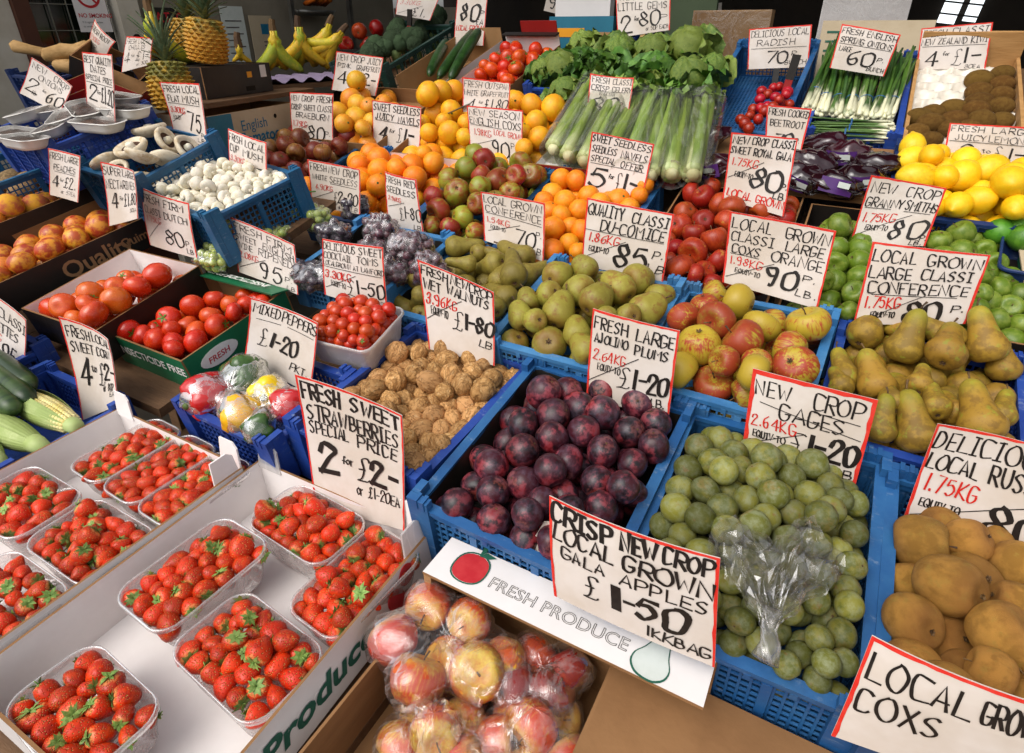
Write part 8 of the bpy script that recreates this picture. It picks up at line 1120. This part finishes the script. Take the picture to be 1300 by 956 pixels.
# ginger, red box, black flap box, chilli shelf
t = thing('ginger_root', 'knobbly beige ginger root lying behind the onion card', 'ginger', Matrix.Translation((-2.50, 1.28, 1.50)) @ Matrix.Rotation(R_(42), 4, 'Z'))
m = MB()
for P, R in (([(-.16, 0, .045), (-.11, 0, .03), (-.05, .01, .015)], [.022, .020, .018]), ([(-.07, 0, .015), (-.02, 0, .022), (.04, .01, .02), (.09, .0, .03)], [.024, .030, .027, .024]), ([(-.04, -.03, -.015), (.0, -.035, -.02), (.05, -.03, -.02)], [.020, .024, .021]), ([(.06, .0, .03), (.10, .01, .06), (.11, .01, .085)], [.020, .021, .019]), ([(.03, -.02, -.01), (.08, -.03, -.02), (.11, -.03, -.045)], [.021, .022, .02]), ([(.02, .02, .03), (.05, .03, .045)], [.022, .018])):
    Q = [Vector(p) for p in P]; a, b0 = Q[0], Q[-1]; e0 = (Q[0]-Q[1]).normalized()*R[0]*.6; e1 = (Q[-1]-Q[-2]).normalized()*R[-1]*.6
    m.tube([Q[0]+e0, Q[0]+e0*.5]+Q+[Q[-1]+e1*.5, Q[-1]+e1], [R[0]*.35, R[0]*.8]+R+[R[-1]*.8, R[-1]*.35], 10)
m.v = [tuple(Vector(p)*(1+.0)+Vector((noise.noise(Vector(p)*34), noise.noise(Vector(p)*34+Vector((9, 0, 0))), noise.noise(Vector(p)*34+Vector((0, 9, 0)))))*.008) for p in m.v]; m.obj('root', 'ginger_skin', t, True)
FRAMES['ginger_crate'] = (-2.52, 1.27, 1.475, -8, 10, 0, .36, .26); crate('ginger_crate', 'dark blue plastic crate under the ginger root', 'navy_plastic', h=.12)
FRAMES['red_box'] = (-2.09, 1.20, 1.455, 38, 8, 26, .15, .12); b = carton('red_box', 'red cardboard box with green badge tipped on its corner', 'tan_card', 'red_card', .10)
w, d = .15, .12; m = MB(); m.revolve([(0, .001), (.022, .001), (.022, 0), (0, 0)], 16, lambda x, y, z: (.01+x, -d/2-z-.0003, .05+y)); m.obj('printed_badge', 'print_green', b)
m = MB(); m.revolve([(.010, .0022), (.014, .0022), (.014, .0012), (.010, .0012)], 16, lambda x, y, z: (.01+x, -d/2-z, .05+y)); m.obj('printed_badge', 'print_pale', b)
FRAMES['red_box_back'] = (-2.24, 1.14, 1.44, -30, 20, 12, .16, .12); carton('red_box_back', 'open red cardboard box with torn rim behind the dates card', 'red_card', 'red_card', .09)
FRAMES['flap_box'] = (-2.28, 1.30, 1.50, 30, 18, 28, .20, .15); b = carton('flap_box', 'open black cardboard box with brown inside behind the dates card', 'brown_card', 'black_card', .10)
m = MB(); m.prism([(-.02, -.08, .10), (.10, -.08, .10), (.10, -.11, .16), (-.02, -.11, .16), (-.02, -.076, .10), (.10, -.076, .10), (.10, -.106, .16), (-.02, -.106, .16)]); m.obj('flap', 'black_card', b)
# bananas
def banana_mesh(mat):
    m = MB(); P = []; R = []
    for i in range(13):
        s = i/12; a = -.5+1.9*s; P.append((0, .62*(1-math.cos(a*.9))*.9, -s*.95)); R.append(.030 if i == 0 else (.035 if i == 1 else .05+.085*math.sin(PI*(.05+.9*s))**.6 if i < 12 else .03))
    m.tube(P, R, 6); return m.mesh('banana', mat, True)
BAN = banana_mesh('banana_skin'); BANG = banana_mesh('banana_green')
def bananas(p, n, L, fan, rot, lb, green=.3):
    t = thing('banana_bunch', lb, 'bananas', Matrix.Translation(p) @ rot); m = MB(); m.tube([(0, 0, -.01), (0, 0, .03), (.004, 0, .05)], [.018, .014, .012], 8); m.obj('crown', 'stem_brown', t)
    for k in range(n):
        s = (k/(max(1, n-1))-.5); o = link('banana', BANG if random.random() < green else BAN, t)
        o.matrix_local = Matrix.Rotation(s*fan+random.uniform(-.05, .05), 4, 'Z') @ Matrix.Translation((0, -.012-.012*(k % 2), 0)) @ Matrix.Rotation(.30+.12*(k % 2), 4, 'X') @ Matrix.Scale(L*random.uniform(.93, 1.06), 4)
RZ = lambda a: Matrix.Rotation(R_(a), 4, 'Z')
bananas((-2.37, 2.08, 1.585), 7, .20, 2.4, RZ(55), 'greenish banana bunch standing at the left end of the lilac padding', .8)
bananas((-2.36, 2.22, 1.60), 8, .20, 2.8, RZ(50), 'banana bunch in the middle of the lilac padding', .5)
bananas((-2.33, 2.38, 1.61), 7, .21, 2.0, RZ(75) @ Matrix.Rotation(.5, 4, 'Y'), 'yellow banana bunch leaning at the right end of the lilac padding', .1)
bananas((-2.24, 2.36, 1.58), 6, .19, 1.6, RZ(70) @ Matrix.Rotation(.8, 4, 'Y'), 'low yellow bananas behind the pink grapefruit card', .1)
bananas((-2.17, 1.40, 1.645), 5, .19, 1.8, RZ(40), 'yellow green bananas standing behind the nearest pineapple', .4)
bananas((-2.45, 1.95, 1.535), 3, .085, 2.2, RZ(50), 'tiny banana bunch behind the pineapple box', .3)
m = MB(); m.grid(40, 6, lambda u, v: (-.26+.52*u, -.13+.26*v, .010*math.sin(u*40)+.012)); o = m.obj('packing_sheet', 'lilac_pad', None, True); o.matrix_world = Matrix.Translation((-2.21, 2.10, 1.395)) @ RZ(78); tag(o, 'rippled lilac packing sheet under the bananas', 'packing')
m = MB(); m.box(-.30, .30, -.15, .16, -.02, 0); o = m.obj('shelf_board', 'stall_wood'); o.matrix_world = Matrix.Translation((-2.23, 2.12, 1.393)) @ RZ(78); tag(o, 'wooden board under the lilac packing and bananas', 'board')
# broccoli, cucumbers
def broccoli(p, r, lb):
    t = thing('broccoli', lb, 'broccoli', Matrix.Translation(p) @ rot_to(Vector((0, -.35, 1)), 0), 'broccoli heads'); m = MB(); m.tube([(0, 0, -1.5*r), (0, 0, -.5*r), (0, 0, 0)], [r*.28, r*.32, r*.6], 8); m.obj('stalk', 'broccoli_stem', t, True)
    for k in range(11):
        d = rnd_dir(.05, 1) if k else Vector((0, 0, 1)); me = BRO[k % 3]; o = link('floret', me, t); o.matrix_local = Matrix.Translation(d*r*.55) @ rot_to(d) @ Matrix.Scale(r*random.uniform(.42, .56), 4)
BRO = []
for i in range(3): m = MB(); m.revolve(prof_ball(.85, 0, 0, 12), 20, lambda x, y, z, i=i: tuple(Vector((x, y, z))*(1+.16*noise.noise(Vector((x, y, z))*5+Vector((i*9, 0, 0)))+.10*noise.noise(Vector((x, y, z))*11)))); BRO.append(m.mesh('floret', 'broccoli_head', True))
for i in range(7): broccoli(pt('broc', i)-Vector((0, 0, .02)), .078, 'grey green broccoli head '+('at the near left of', 'at the front of', 'near the right side of', 'in the middle of', 'behind the red stake in', 'at the left rim of', 'at the far end of')[i]+' the dark green crate')
b = carton('cuc', 'open cardboard box of cucumbers at the back', 'tan_card', 'white_card', .10, (.07, .10, .15, .12))
for i, lb in enumerate(('cucumber in shrink wrap, left of the three', 'cucumber in the middle of the three', 'cucumber nearest the red tomatoes')):
    a, e = pt('cuke', 2*i)+Vector((0, 0, .0)), pt('cuke', 2*i+1)+Vector((0, 0, .03*i)); x = e-a; L = x.length; t = thing('cucumber', lb, 'cucumber', axes(a, x, (0, 0, 1)))
    m = MB(); m.tube([(L*s, .006*math.sin(3*s), 0) for s in (0, .03, .10, .4, .7, .92, .98, 1)], [.006, .014, .020, .023, .023, .020, .013, .004], 16); m.obj('body', 'cucumber_skin', t, True); m = MB(); m.tube([(-.012, 0, 0), (.004, 0, 0)], .004, 6); m.obj('stem', 'stem_green', t)
b = carton('btom', 'cardboard box of red tomatoes with pale inner walls', 'white_card', 'brown_card', .09, (.07, .10, .14, .10))
w, d = FRAMES['btom'][6:8]
m = MB(); m.box(-w/2, w/2, d/2-.03, d/2+.002, .142, .148); m.obj('rim', 'black_card', b); m = MB(); m.box(-.05, w/2-.01, d/2+.003, d/2+.008, .10, .19); m.obj('flap', 'red_card', b)
# lettuces
def leaf_mesh(mat, i, w=.75, ruff=.10):
    m = MB()
    def fn(u, v):
        x = (u-.5)*2*w*math.sin(PI*(.10+.86*v))**.6; e = abs(u-.5)*2; r = ruff*e*e*math.sin(u*19+v*23+i*2)*(.4+v)+ruff*.5*noise.noise((u*6+i, v*6, i)); return (x, -.28*v*v+.34*e*e*(1-.5*v)+r, v+.05*math.sin(u*14+i)*e*v)
    m.grid(11, 10, fn); return m.mesh('leaf', mat, True)
LEAF = [leaf_mesh('lettuce_leaf', i, .75, .07) for i in range(3)]; DLEAF = [leaf_mesh('dark_lettuce_leaf', i, .8, .11) for i in range(3)]
HEART = []
for i in range(2): m = MB(); m.revolve(prof_ball(1.05, 0, 0, 14), 26, lambda x, y, z, i=i: tuple(Vector((x, y, z))*(1+.10*abs(noise.noise(Vector((x, y, z))*2.2+Vector((i*9, 0, 0))))+.06*math.sin(5*math.atan2(y, x)+5*z+i)))); HEART.append(m.mesh('heart', 'lettuce_leaf', True))
def lettuce(p, r, dark, axis, lb):
    t = thing('lettuce', lb, 'lettuce', Matrix.Translation(p) @ rot_to(Vector(axis), random.uniform(0, 6)))
    if dark < 2: o = link('heart', random.choice(HEART), t); o.matrix_local = Matrix.Translation((0, 0, .12*r)) @ Matrix.Scale(r*.74, 4)
    n = 20 if dark == 2 else 15
    for k in range(n):
        s = k/n; a = k*2.4; o = link('leaf', random.choice(DLEAF if dark and (dark > 1 and s < .8 or s < .45) else LEAF), t); L = r*(1.35-.45*s)*random.uniform(.9, 1.1)
        o.matrix_local = Matrix.Rotation(a, 4, 'Z') @ Matrix.Translation((0, .16*r*(1-s)+.06*r, -.5*r)) @ Matrix.Rotation(-(.95*(1-s)**1.1+.05), 4, 'X') @ Matrix.Scale(L, 4) @ Matrix.Diagonal((.95, 1, 1, 1))
for k, i, r, dk, lb in (('let1', 0, .075, 0, 'pale lettuce at the back of the left lettuce crate'), ('let1', 1, .078, 0, 'pale round lettuce by the divider in the left crate'), ('let1', 2, .085, 1, 'dark leafy lettuce over the left rim of the crate'), ('let1', 3, .085, 2, 'dark green lettuce in the middle of the left crate'), ('let1', 4, .09, 2, 'dark green lettuce beside the right hand crate'), ('let1', 5, .07, 0, 'small pale lettuce at the front of the left crate'), ('let1', 6, .06, 1, 'lettuce leaning against the tomato box'),
                        ('let2', 0, .08, 0, 'pale lettuce with cut base behind the wooden stake'), ('let2', 1, .095, 0, 'large open lettuce at the back of the right crate'), ('let2', 2, .095, 2, 'dark leafy lettuce in the centre of the right crate'), ('let2', 3, .09, 1, 'mid green lettuce at the right rim'), ('let2', 4, .07, 0, 'pale lettuce touching the celery'), ('let2', 5, .06, 0, 'loose lettuce hanging over the right rim')):
    lettuce(pt(k, i)+Vector((0, 0, -.01)), r, dk, (random.uniform(-.3, .3), -.5, 1), lb)
# celery
FRAMES['celery_box'] = FRAMES['celery']; carton('celery', 'low cardboard tray with a red edge under the celery', 'white_card', 'red_card', .03)
def celery(i):
    a, e = pt('celroot', i), pt('celtop', i); e = a+(e-a).normalized()*.40; x = e-a; L = x.length; t = thing('celery_head', 'celery head in a clear sleeve, '+('first', 'second', 'third', 'fourth', 'fifth', 'sixth', 'seventh', 'eighth')[i]+' along the row from the grapefruit', 'celery', axes(a, Vector((0, 0, 1)).cross(x), Vector((0, 0, 1)).cross(x).cross(x)*-1) if False else Matrix.Translation(a) @ rot_to(x, random.uniform(0, 6)), 'celery heads')
    for k in range(9):
        an = 2*PI*k/9+random.uniform(-.2, .2); rr = .024 if k < 6 else .011; m = MB(); n = 7; c, s = math.cos(an), math.sin(an)
        P = [Vector((c*rr*(.55+.7*v+.25*v*v), s*rr*(.55+.7*v+.25*v*v)+.006*math.sin(4*v+k*2.1)*v, L*v)) for v in [q/9 for q in range(10)]]
        m.tube(P, [.0135+.003*(1-v/9)-.004*(v/9)**2 for v in range(10)], 8, True); m.obj('stalk', 'celery_stalk', t, True)
    m = MB(); m.tube([(0, 0, -.012), (0, 0, .0), (0, 0, .03)], [.012, .019, .024], 12); m.obj('root_end', 'celery_root', t, True)
    m = MB()
    for k in range(70):
        d = rnd_dir(.1, 1); c = Vector((d.x*.05, d.y*.05, L*.96+d.z*.05+random.uniform(-.04, .02))); u = rnd_dir().cross(d).normalized()*.012; v = d.cross(u).normalized()*.016+d*.010; m.quad(c-u*.4-v, c+u-v*.2, c+v, c-u)
    o = m.obj('leaf_top', 'celery_leaf', t); o['kind'] = 'stuff'
    m = MB(); m.grid(22, 12, lambda u, v: ((.042+.018*v+.003*noise.noise((u*9, v*5, i)))*math.cos(2*PI*u), (.042+.018*v+.003*noise.noise((u*9, v*5, i+4)))*math.sin(2*PI*u), -.01+(L*.97)*v), True); m.obj('sleeve', 'celery_wrap', t, True)
for i in range(8): celery(i)
# beetroot packs
def beet(p, r, i):
    lbs = ('on top at the left, beside the celery', 'with a purple label, left of the royal gala card', 'on top behind the beetroot card', 'in the middle of the heap', 'on top towards the spring onions', 'at the right end by the lemons', 'with a purple and white label at the front', 'just right of the royal gala card', 'at the right front of the heap', 'half hidden behind the royal gala card')
    t = thing('beetroot_pack', 'dark vacuum pack of beetroot '+lbs[i], 'beetroot pack', Matrix.Translation(p) @ Euler((random.uniform(-.2, .3), random.uniform(-.3, .3), random.uniform(-.5, .5))).to_matrix().to_4x4(), None)
    m = MB(); m.revolve(prof_ball(.62, 0, 0, 14), 26, lambda x, y, z: tuple(Vector((x*1.30*r, y*.95*r, z*r))*(1+.30*noise.noise(Vector((x, y, z))*2.3+Vector((i*5, 0, 0)))+.08*noise.noise(Vector((x, y, z))*6)))); m.obj('pack', 'beetroot_pack', t, True)
    m = MB(); m.grid(20, 3, lambda u, v: ((1.36*r+.010*v)*math.cos(2*PI*u), (1.0*r+.010*v)*math.sin(2*PI*u), -.2*r+.004*math.sin(u*50)), True); m.obj('sealed_edge', 'cling_film', t)
    if i in (1, 6, 7, 8, 4):
        m = MB(); m.grid(8, 6, lambda u, v: ((u-.5)*1.6*r, -.97*r+.25*r*abs(u-.5)*2, -.45*r+v*.75*r)); m.obj('label', 'print_purple', t, True); m = MB(); m.grid(5, 3, lambda u, v: ((u*.7)*.8*r, -1.0*r, -.1*r+v*.28*r)); m.obj('label_print', 'print_pale', t)
for i in range(10): beet(pt('beet', i)-Vector((0, 0, .004)), .046, i)
m = MB(); m.box(-.25, .25, -.14, .13, -.035, -.02); o = m.obj('card_sheet', 'brown_card'); o.matrix_world = F('beet'); tag(o, 'brown cardboard sheet under the beetroot packs', 'cardboard')
# limes in a blue punnet
punnet('lime', 'dark blue plastic tray of limes at the right edge', 'navy_plastic', .06, None, .02, True)
for i in range(4): spawn('lime', random.choice(LIME), [], pt('lime', i)-Vector((0, 0, .004)), .029, rot_to(Vector((1, .3*(i % 2), .1))), 'dark green lime in the blue plastic tray', 'lime', 'limes in the blue tray')
# kiwi box
w, d = FRAMES['kiwi'][6:8]; FRAMES['kiwi'] = FRAMES['kiwi'][:6]+(w, d); t = thing('wooden_box', 'pale wooden box of kiwis with a high back board', 'box', F('kiwi') @ Matrix.Translation((0, 0, -.07)))
for (x0, x1, y0, y1, z1) in ((-w/2, w/2, -d/2, -d/2+.01, .075), (-w/2, w/2, d/2-.012, d/2, .155), (-w/2, -w/2+.009, -d/2+.011, d/2-.013, .085), (w/2-.009, w/2, -d/2+.011, d/2-.013, .085)):
    m = MB(); m.box(x0, x1, y0, y1, 0, z1); m.obj('board', 'pale_wood', t)
m = MB(); m.box(-w/2+.01, w/2-.01, -d/2+.012, d/2-.014, 0, .006); m.obj('base', 'pale_wood', t)
t2 = thing('moulded_liner', 'white moulded plastic tray with empty cups in the kiwi box', 'packing tray', F('kiwi'))
def cup(u, v):
    x, y = (u-.5)*(w-.024), (v-.5)*(d-.03); cx_, cy_ = w/4.2, d/10.5; j = math.floor(y/cy_+.5); xo = .5*(j % 2); i = math.floor(x/cx_+xo+.5); dx, dy = (x/cx_+xo-i), (y/cy_-j); q = dx*dx*3.4+dy*dy*4.2
    return (x, y, -.004-.026*max(0, 1-q)**.6)
m = MB(); m.grid(52, 76, cup); m.obj('cup_sheet', 'moulded_tray', t2, True)
KL = ['%s down the column beside the empty cups' % ORD[k] for k in range(3)]+['%s down the column along the right side' % ORD[k] for k in range(4)]+['%s among the lower half of the box' % ORD[k] for k in range(12)]
for ki, row in enumerate(FRUIT['kiwi']):
    p = Vector(row[:3])/1e4; spawn('kiwi', random.choice(KIWI), [('stem_end', KEND)], p, abs(row[3])/1e4*.92, rot_to(Vector((1, random.uniform(-.2, .2), random.uniform(-.15, .15)))), 'fuzzy brown kiwi, '+KL[ki], 'kiwi', 'kiwis in the wooden box')
# radishes
t = thing('radish_bunch', 'bunch of small red radishes in the corner of the blue crate', 'radishes', Matrix.Translation(pt('radish', 5))); rs = sphere('radish', 'radish_skin', 12); c = pt('radish', 5)
for i in range(len(PT['radish'])):
    o = link('radish', rs, t); o.matrix_local = Matrix.Translation(pt('radish', i)-c+Vector((0, 0, random.uniform(-.012, .012)))) @ rot_to(rnd_dir()) @ Matrix.Scale(.0165*random.uniform(.85, 1.1), 4)
# spring onions
ost = []
for i in range(4):
    m = MB(); bx_, by_ = random.uniform(-.03, .03), random.uniform(-.02, .02); m.tube([(bx_*v*v, by_*v*v+.01*math.sin(3*v), .36*v) for v in (0, .02, .06, .15, .3, .5, .7, .9, 1)], [.0035, .0065, .0068, .0048, .0045, .0048, .005, .0045, .0025], 6); ost.append(m.mesh('stalk', 'onion_stalk', True))
m = MB()
for k in range(12): d_ = rnd_dir(-1, -.2); m.tube([(0, 0, 0), d_*.010, d_*.018+Vector((random.uniform(-.005, .005), 0, 0))], [.0006, .0005, .0003], 3, False)
ORT = m.mesh('roots', 'ginger_skin')
def onions(a, e, lb, n=14, L=None):
    x = e-a; t = thing('spring_onion_bunch', lb, 'spring onions', Matrix.Translation(a) @ rot_to(x, random.uniform(0, 6)), 'bunches of spring onions'); s = x.length/.36
    for k in range(n):
        an = k*2.4; r = .0042*math.sqrt(k+.3); o = link('stalk', random.choice(ost), t); o.matrix_local = Matrix.Translation((r*math.cos(an), r*math.sin(an), random.uniform(-.012, .012))) @ Matrix.Rotation(random.uniform(0, 6), 4, 'Z') @ Matrix.Rotation(random.uniform(0, .07), 4, 'X') @ Matrix.Scale(s, 4)
        if k % 2 == 0: o2 = link('roots', ORT, t); o2.matrix_local = o.matrix_local @ Matrix.Translation((0, 0, -.001))
    m = MB(); m.revolve([(.0185, .102), (.0195, .100), (.0185, .098)], 14); m.obj('rubber_band', 'mid_blue_plastic', t)
pos = ('leaning at the left end of the row', 'second along the row from the radish crate', 'third along the row from the radish crate', 'in the middle of the row', 'third along the row from the kiwi box', 'second along the row from the kiwi box', 'next to the kiwi box')
for i in range(7): onions(pt('spring', i), pt('springtop', i)+(Vector((.03, 0, .03)) if i == 0 else Vector((0, 0, 0))), 'spring onion bunch '+pos[i])
for i, lb in ((0, 'upper bunch laid crosswise in front'), (1, 'middle bunch laid crosswise in front'), (2, 'lowest bunch laid crosswise in front')): onions(pt('springlow', 2*i+1), pt('springlow', 2*i), 'spring onion '+lb, 12)
# right hand edge: boxes and sheets
FRAMES['side_box'] = (.47, 1.42, 1.155, 0, 13, 0, .24, .42); b = carton('side_box', 'cardboard box with a green side below the lime tray', 'brown_card', 'pale_card', .12, front=('pale_card', 'pale_card', 'pale_card', 'green_card'))
m = MB(); m.box(-.13, .12, -.21, .20, .121, .125); m.obj('lid', 'pale_card', b)
FRAMES['white_box'] = (.425, 1.06, 1.10, 0, 12, 0, .16, .30); b = carton('white_box', 'white printed cardboard box beside the brown pears', 'white_card', 'print_card', .12); m = MB(); m.box(-.075, .075, -.14, .14, .116, .119); m.obj('lid', 'print_card', b)
m = MB(); m.grid(18, 14, lambda u, v: (.20*u+.02*math.sin(v*5), .20*v, .02*math.sin(u*6+v*3)+.012*noise.noise((u*5, v*5, 2))-.06*u)); o = m.obj('paper_sheet', 'paper_card', None, True); o.matrix_world = Matrix.Translation((.36, 1.28, 1.155)) @ RZ(-10); tag(o, 'crumpled pale paper sheet under the lime tray', 'paper')
for (nm, mat, lb, M4, pr) in (
    ('white_box', 'print_card', 'white box on end behind the lettuces', Matrix.Translation((-1.20, 2.78, 1.62)), (-.13, .13, 0, .05, -.1, .16)),
    ('printed_box', 'teal_card', 'green and orange printed box rim behind the lettuces', Matrix.Translation((-1.17, 2.70, 1.565)), (-.15, .15, 0, .03, -.05, .08)),
    ('green_panel', 'sage_panel', 'plain sage green panel standing behind the lettuces', Matrix.Translation((-.80, 3.05, 1.45)), (-.10, .12, 0, .03, -.2, .5)),
    ('cream_box', 'tan_card', 'cream cardboard box with clear film behind the radish card', Matrix.Translation((-.56, 2.86, 1.50)), (-.17, .14, 0, .08, -.1, .165)),
    ('card_sheet', 'pale_card', 'pale printed cardboard sheet standing behind the spring onions', Matrix.Translation((-.06, 2.62, 1.50)) @ Matrix.Rotation(-.15, 4, 'X'), (-.15, .19, 0, .006, -.06, .125)),
    ('white_bag', 'white_card', 'glossy white packet above the spring onions', Matrix.Translation((-.12, 2.95, 1.62)), (-.13, .17, 0, .04, -.06, .16))):
    t = thing(nm, lb, 'box' if 'box' in nm else 'panel', M4); m = MB(); m.box(*pr); m.obj('front_panel', mat, t)
    if nm == 'printed_box': m = MB(); m.box(-.12, .02, -.002, -.0005, .0, .035); m.obj('print', 'orange_sticker', t); m = MB(); m.box(.03, .14, -.002, -.0005, -.03, .02); m.obj('print', 'tan_card', t)
    if nm == 'card_sheet':
        for k in range(3): m = MB(); m.box(-.13, -.07-.01*k, -.0015, -.0004, .085-.03*k, .092-.03*k); m.obj('print', 'print_green', t)
    if nm in ('cream_box', 'white_bag'): m = MB(); x0, x1, y0, y1, z0, z1 = pr; m.grid(14, 8, lambda u, v: (x0+(x1-x0)*u, -.004-.006*abs(noise.noise((u*7, v*5, 1))), z0+(z1-z0)*v)); m.obj('film', 'clear_bag', t, True)
# shop interior: posts, bright window, hanging carrots, posters, spare cards
for x, y, lb in ((-2.86, 2.66, 'thin steel post behind the bananas'), (-2.80, 3.05, 'thin steel post beside the hanging carrots')): m = MB(); m.box(x-.012, x+.012, y-.012, y+.012, .06, 2.5); tag(m.obj('steel_post', 'steel'), lb, 'post')
t = thing('rear_window', 'bright barred window far back in the shop', 'window', Matrix.Translation((.27, 4.285, 1.60)) @ Matrix.Rotation(.12, 4, 'Y')); m = MB()
m.box(-.06, .02, -.01, 0, .02, .50); m.box(.05, .11, -.01, 0, .04, .50); m.obj('pane', 'daylight_pane', t); m = MB()
for k in range(7): m.box(-.07, .12, -.016, -.011, .06+.055*k, .068+.055*k)
m.obj('bars', 'dark_paint', t)
t = thing('carrot_tray', 'metal tray of orange carrots hanging at the back of the shop', 'carrots', Matrix.Translation((-2.90, 2.86, 1.69))); m = MB(); m.revolve([(0, .0), (.10, .002), (.13, .03), (.125, .03), (.09, .006), (0, .005)], 20, lambda x, y, z: (x*.7, y*1.2, z-.03)); m.obj('tray', 'steel', t, True)
for k in range(12): m = MB(); a = random.uniform(-.1, .1); m.tube([(a*.6, -.10+.018*k, .03), (a*.6+.05, -.10+.018*k+random.uniform(-.03, .03), .05), (a+.07, -.10+.018*k, .10)], [.012, .010, .003], 7); m.obj('carrot', 'carrot_skin', t, True)
for i, (x, y, z) in enumerate(((-2.55, 2.72, 1.52), (-2.47, 2.80, 1.52), (-2.50, 2.78, 1.585), (-2.40, 2.88, 1.53), (-2.43, 2.84, 1.60), (-2.34, 2.95, 1.56))): spawn('apple', random.choice(AP['red_apple_skin']), apple_kids, (x, y, z), .042, rot_to(rnd_dir(0, 1)), 'dim red apple heaped in the shadow behind the bananas', 'apple', 'red apples in the shadow')
FRAMES['back_box'] = (-2.45, 2.83, 1.50, 40, 0, 0, .34, .2); carton('back_box', 'dark box of red apples in the shadow behind the bananas', 'black_card', 'black_card', .06)
def poster(lb, y0, y1, z0, z1, mat, cat='poster', name='poster'):
    t = thing(name, lb, cat, axes((-2.985, y0, z0), (0, 1, 0), (0, 0, 1))); m = MB(); m.box(0, y1-y0, 0, z1-z0, 0, .003); m.obj('sheet', mat, t); return t, y1-y0, z1-z0
t, W_, H_ = poster('white no smoking notice on the dark window', 1.60, 1.735, 1.585, 1.86, 'print_card', 'sign', 'no_smoking_sign')
print_text('lettering', 'NO SMOKING', 'print_red', t, Matrix.Translation((.008, .055, .0036)), .022, .0004)
for k in range(2): print_text('lettering', 'It is against the law' if k == 0 else 'to smoke here', 'print_grey', t, Matrix.Translation((.016, .034-.016*k, .0036)), .011)
m = MB()
for i in range(28): a, c_ = 2*PI*i/28, 2*PI*(i+1)/28; m.quad(*[(W_/2+r*math.cos(q), .140+r*math.sin(q), .0036) for r, q in ((.040, a), (.050, a), (.050, c_), (.040, c_))])
m.quad((W_/2-.032, .168, .0038), (W_/2-.026, .174, .0038), (W_/2+.032, .112, .0038), (W_/2+.026, .106, .0038)); m.obj('prohibition_ring', 'print_red', t); m = MB(); m.box(W_/2-.03, W_/2+.012, .136, .145, .0031, .0035); m.box(W_/2+.016, W_/2+.028, .136, .145, .0031, .0035); m.obj('cigarette', 'black_marker', t)
t, W_, H_ = poster('black poster with large red letters behind the bananas and pineapples', 1.90, 2.13, 1.42, 1.685, 'black_card'); print_text('lettering', 'RAT', 'print_red', t, Matrix.Translation((.012, .205, .0036)), .058, .001); print_text('lettering', 'CK', 'print_red', t, Matrix.Translation((.150, .205, .0036)), .058, .001)
t, W_, H_ = poster('pale printed price list with a blue block on the grey wall', 2.47, 2.62, 1.42, 1.66, 'pale_card'); m = MB(); m.box(.07, .14, .15, .20, .0031, .0038); m.obj('print', 'print_teal', t); m = MB(); [m.box(.075, .135, .02+.018*k, .026+.018*k, .0031, .0038) for k in range(6)]; m.obj('print', 'print_grey', t)
t, W_, H_ = poster('large faded notice on the grey wall left of the price list', 2.30, 2.44, 1.42, 1.70, 'print_pale')
m = MB(); [m.box(.02, .12-.02*(k % 2), .03+.03*k, .036+.03*k, .0031, .0038) for k in range(7)]; m.obj('print', 'print_grey', t)
for i, (p, s, a, lb) in enumerate((((-1.42, 3.0, 1.66), (.16, .11), .2, 'dim spare price card at the back reading 90'), ((-.73, 3.2, 1.60), (.09, .10), -.1, 'dim spare price card at the back beside the sage panel'), ((-.63, 3.18, 1.52), (.12, .10), -.05, 'dim spare price card at the back reading 75'))):
    t = thing('price_card', lb, 'price card', Matrix.Translation(p) @ Matrix.Rotation(a, 4, 'Y') @ Matrix.Rotation(PI/2-.1, 4, 'X'), 'spare price cards at the back'); m = MB(); m.box(-s[0]/2, s[0]/2, 0, s[1], -.001, 0); m.obj('card', 'paper_card', t); m = MB(); S, W0 = glyph_strokes(('90P', '1-', '75')[i])
    for q, st_ in enumerate(S): ribbon(m, [((x/W0-.5)*s[0]*.7, .02+y*.004) for x, y in st_], .007, lambda a_, b_, dz: (a_, b_, dz), .0006+.00003*q)
    m.obj('lettering', 'black_marker', t)
# red handled price stakes and steel clips
for p, lb in ((Vector((-.235, 2.16, 1.44)), 'red and black stake between the radish crate and spring onions'), (Vector((-2.02, 2.60, 1.59)), 'red and black stake standing in the broccoli')):
    t = thing('price_stake', lb, 'stake', Matrix.Translation(p) @ Matrix.Rotation(.12, 4, 'Y')); m = MB(); m.box(-.011, .011, -.004, .004, -.09, .02); m.obj('blade', 'red_card', t); m = MB(); m.box(-.012, .012, -.005, .005, .0205, .09); m.obj('handle', 'black_card', t)
for a, e, lb in ((Vector((-1.80, 2.00, 1.36)), Vector((-1.77, 2.02, 1.46)), 'grey steel clip below the pink grapefruit card'), (Vector((-1.27, 1.76, 1.33)), Vector((-1.17, 1.80, 1.375)), 'grey steel strip lying across the yellow grapefruit')):
    m = MB(); m.tube([a, e], [.011, .010], 4, True, .25); tag(m.obj('steel_clip', 'steel'), lb, 'clip')

# ------------------------------------------------------------------ price cards
for c in CARDS: price_card(*c)
bpy.context.view_layer.update()
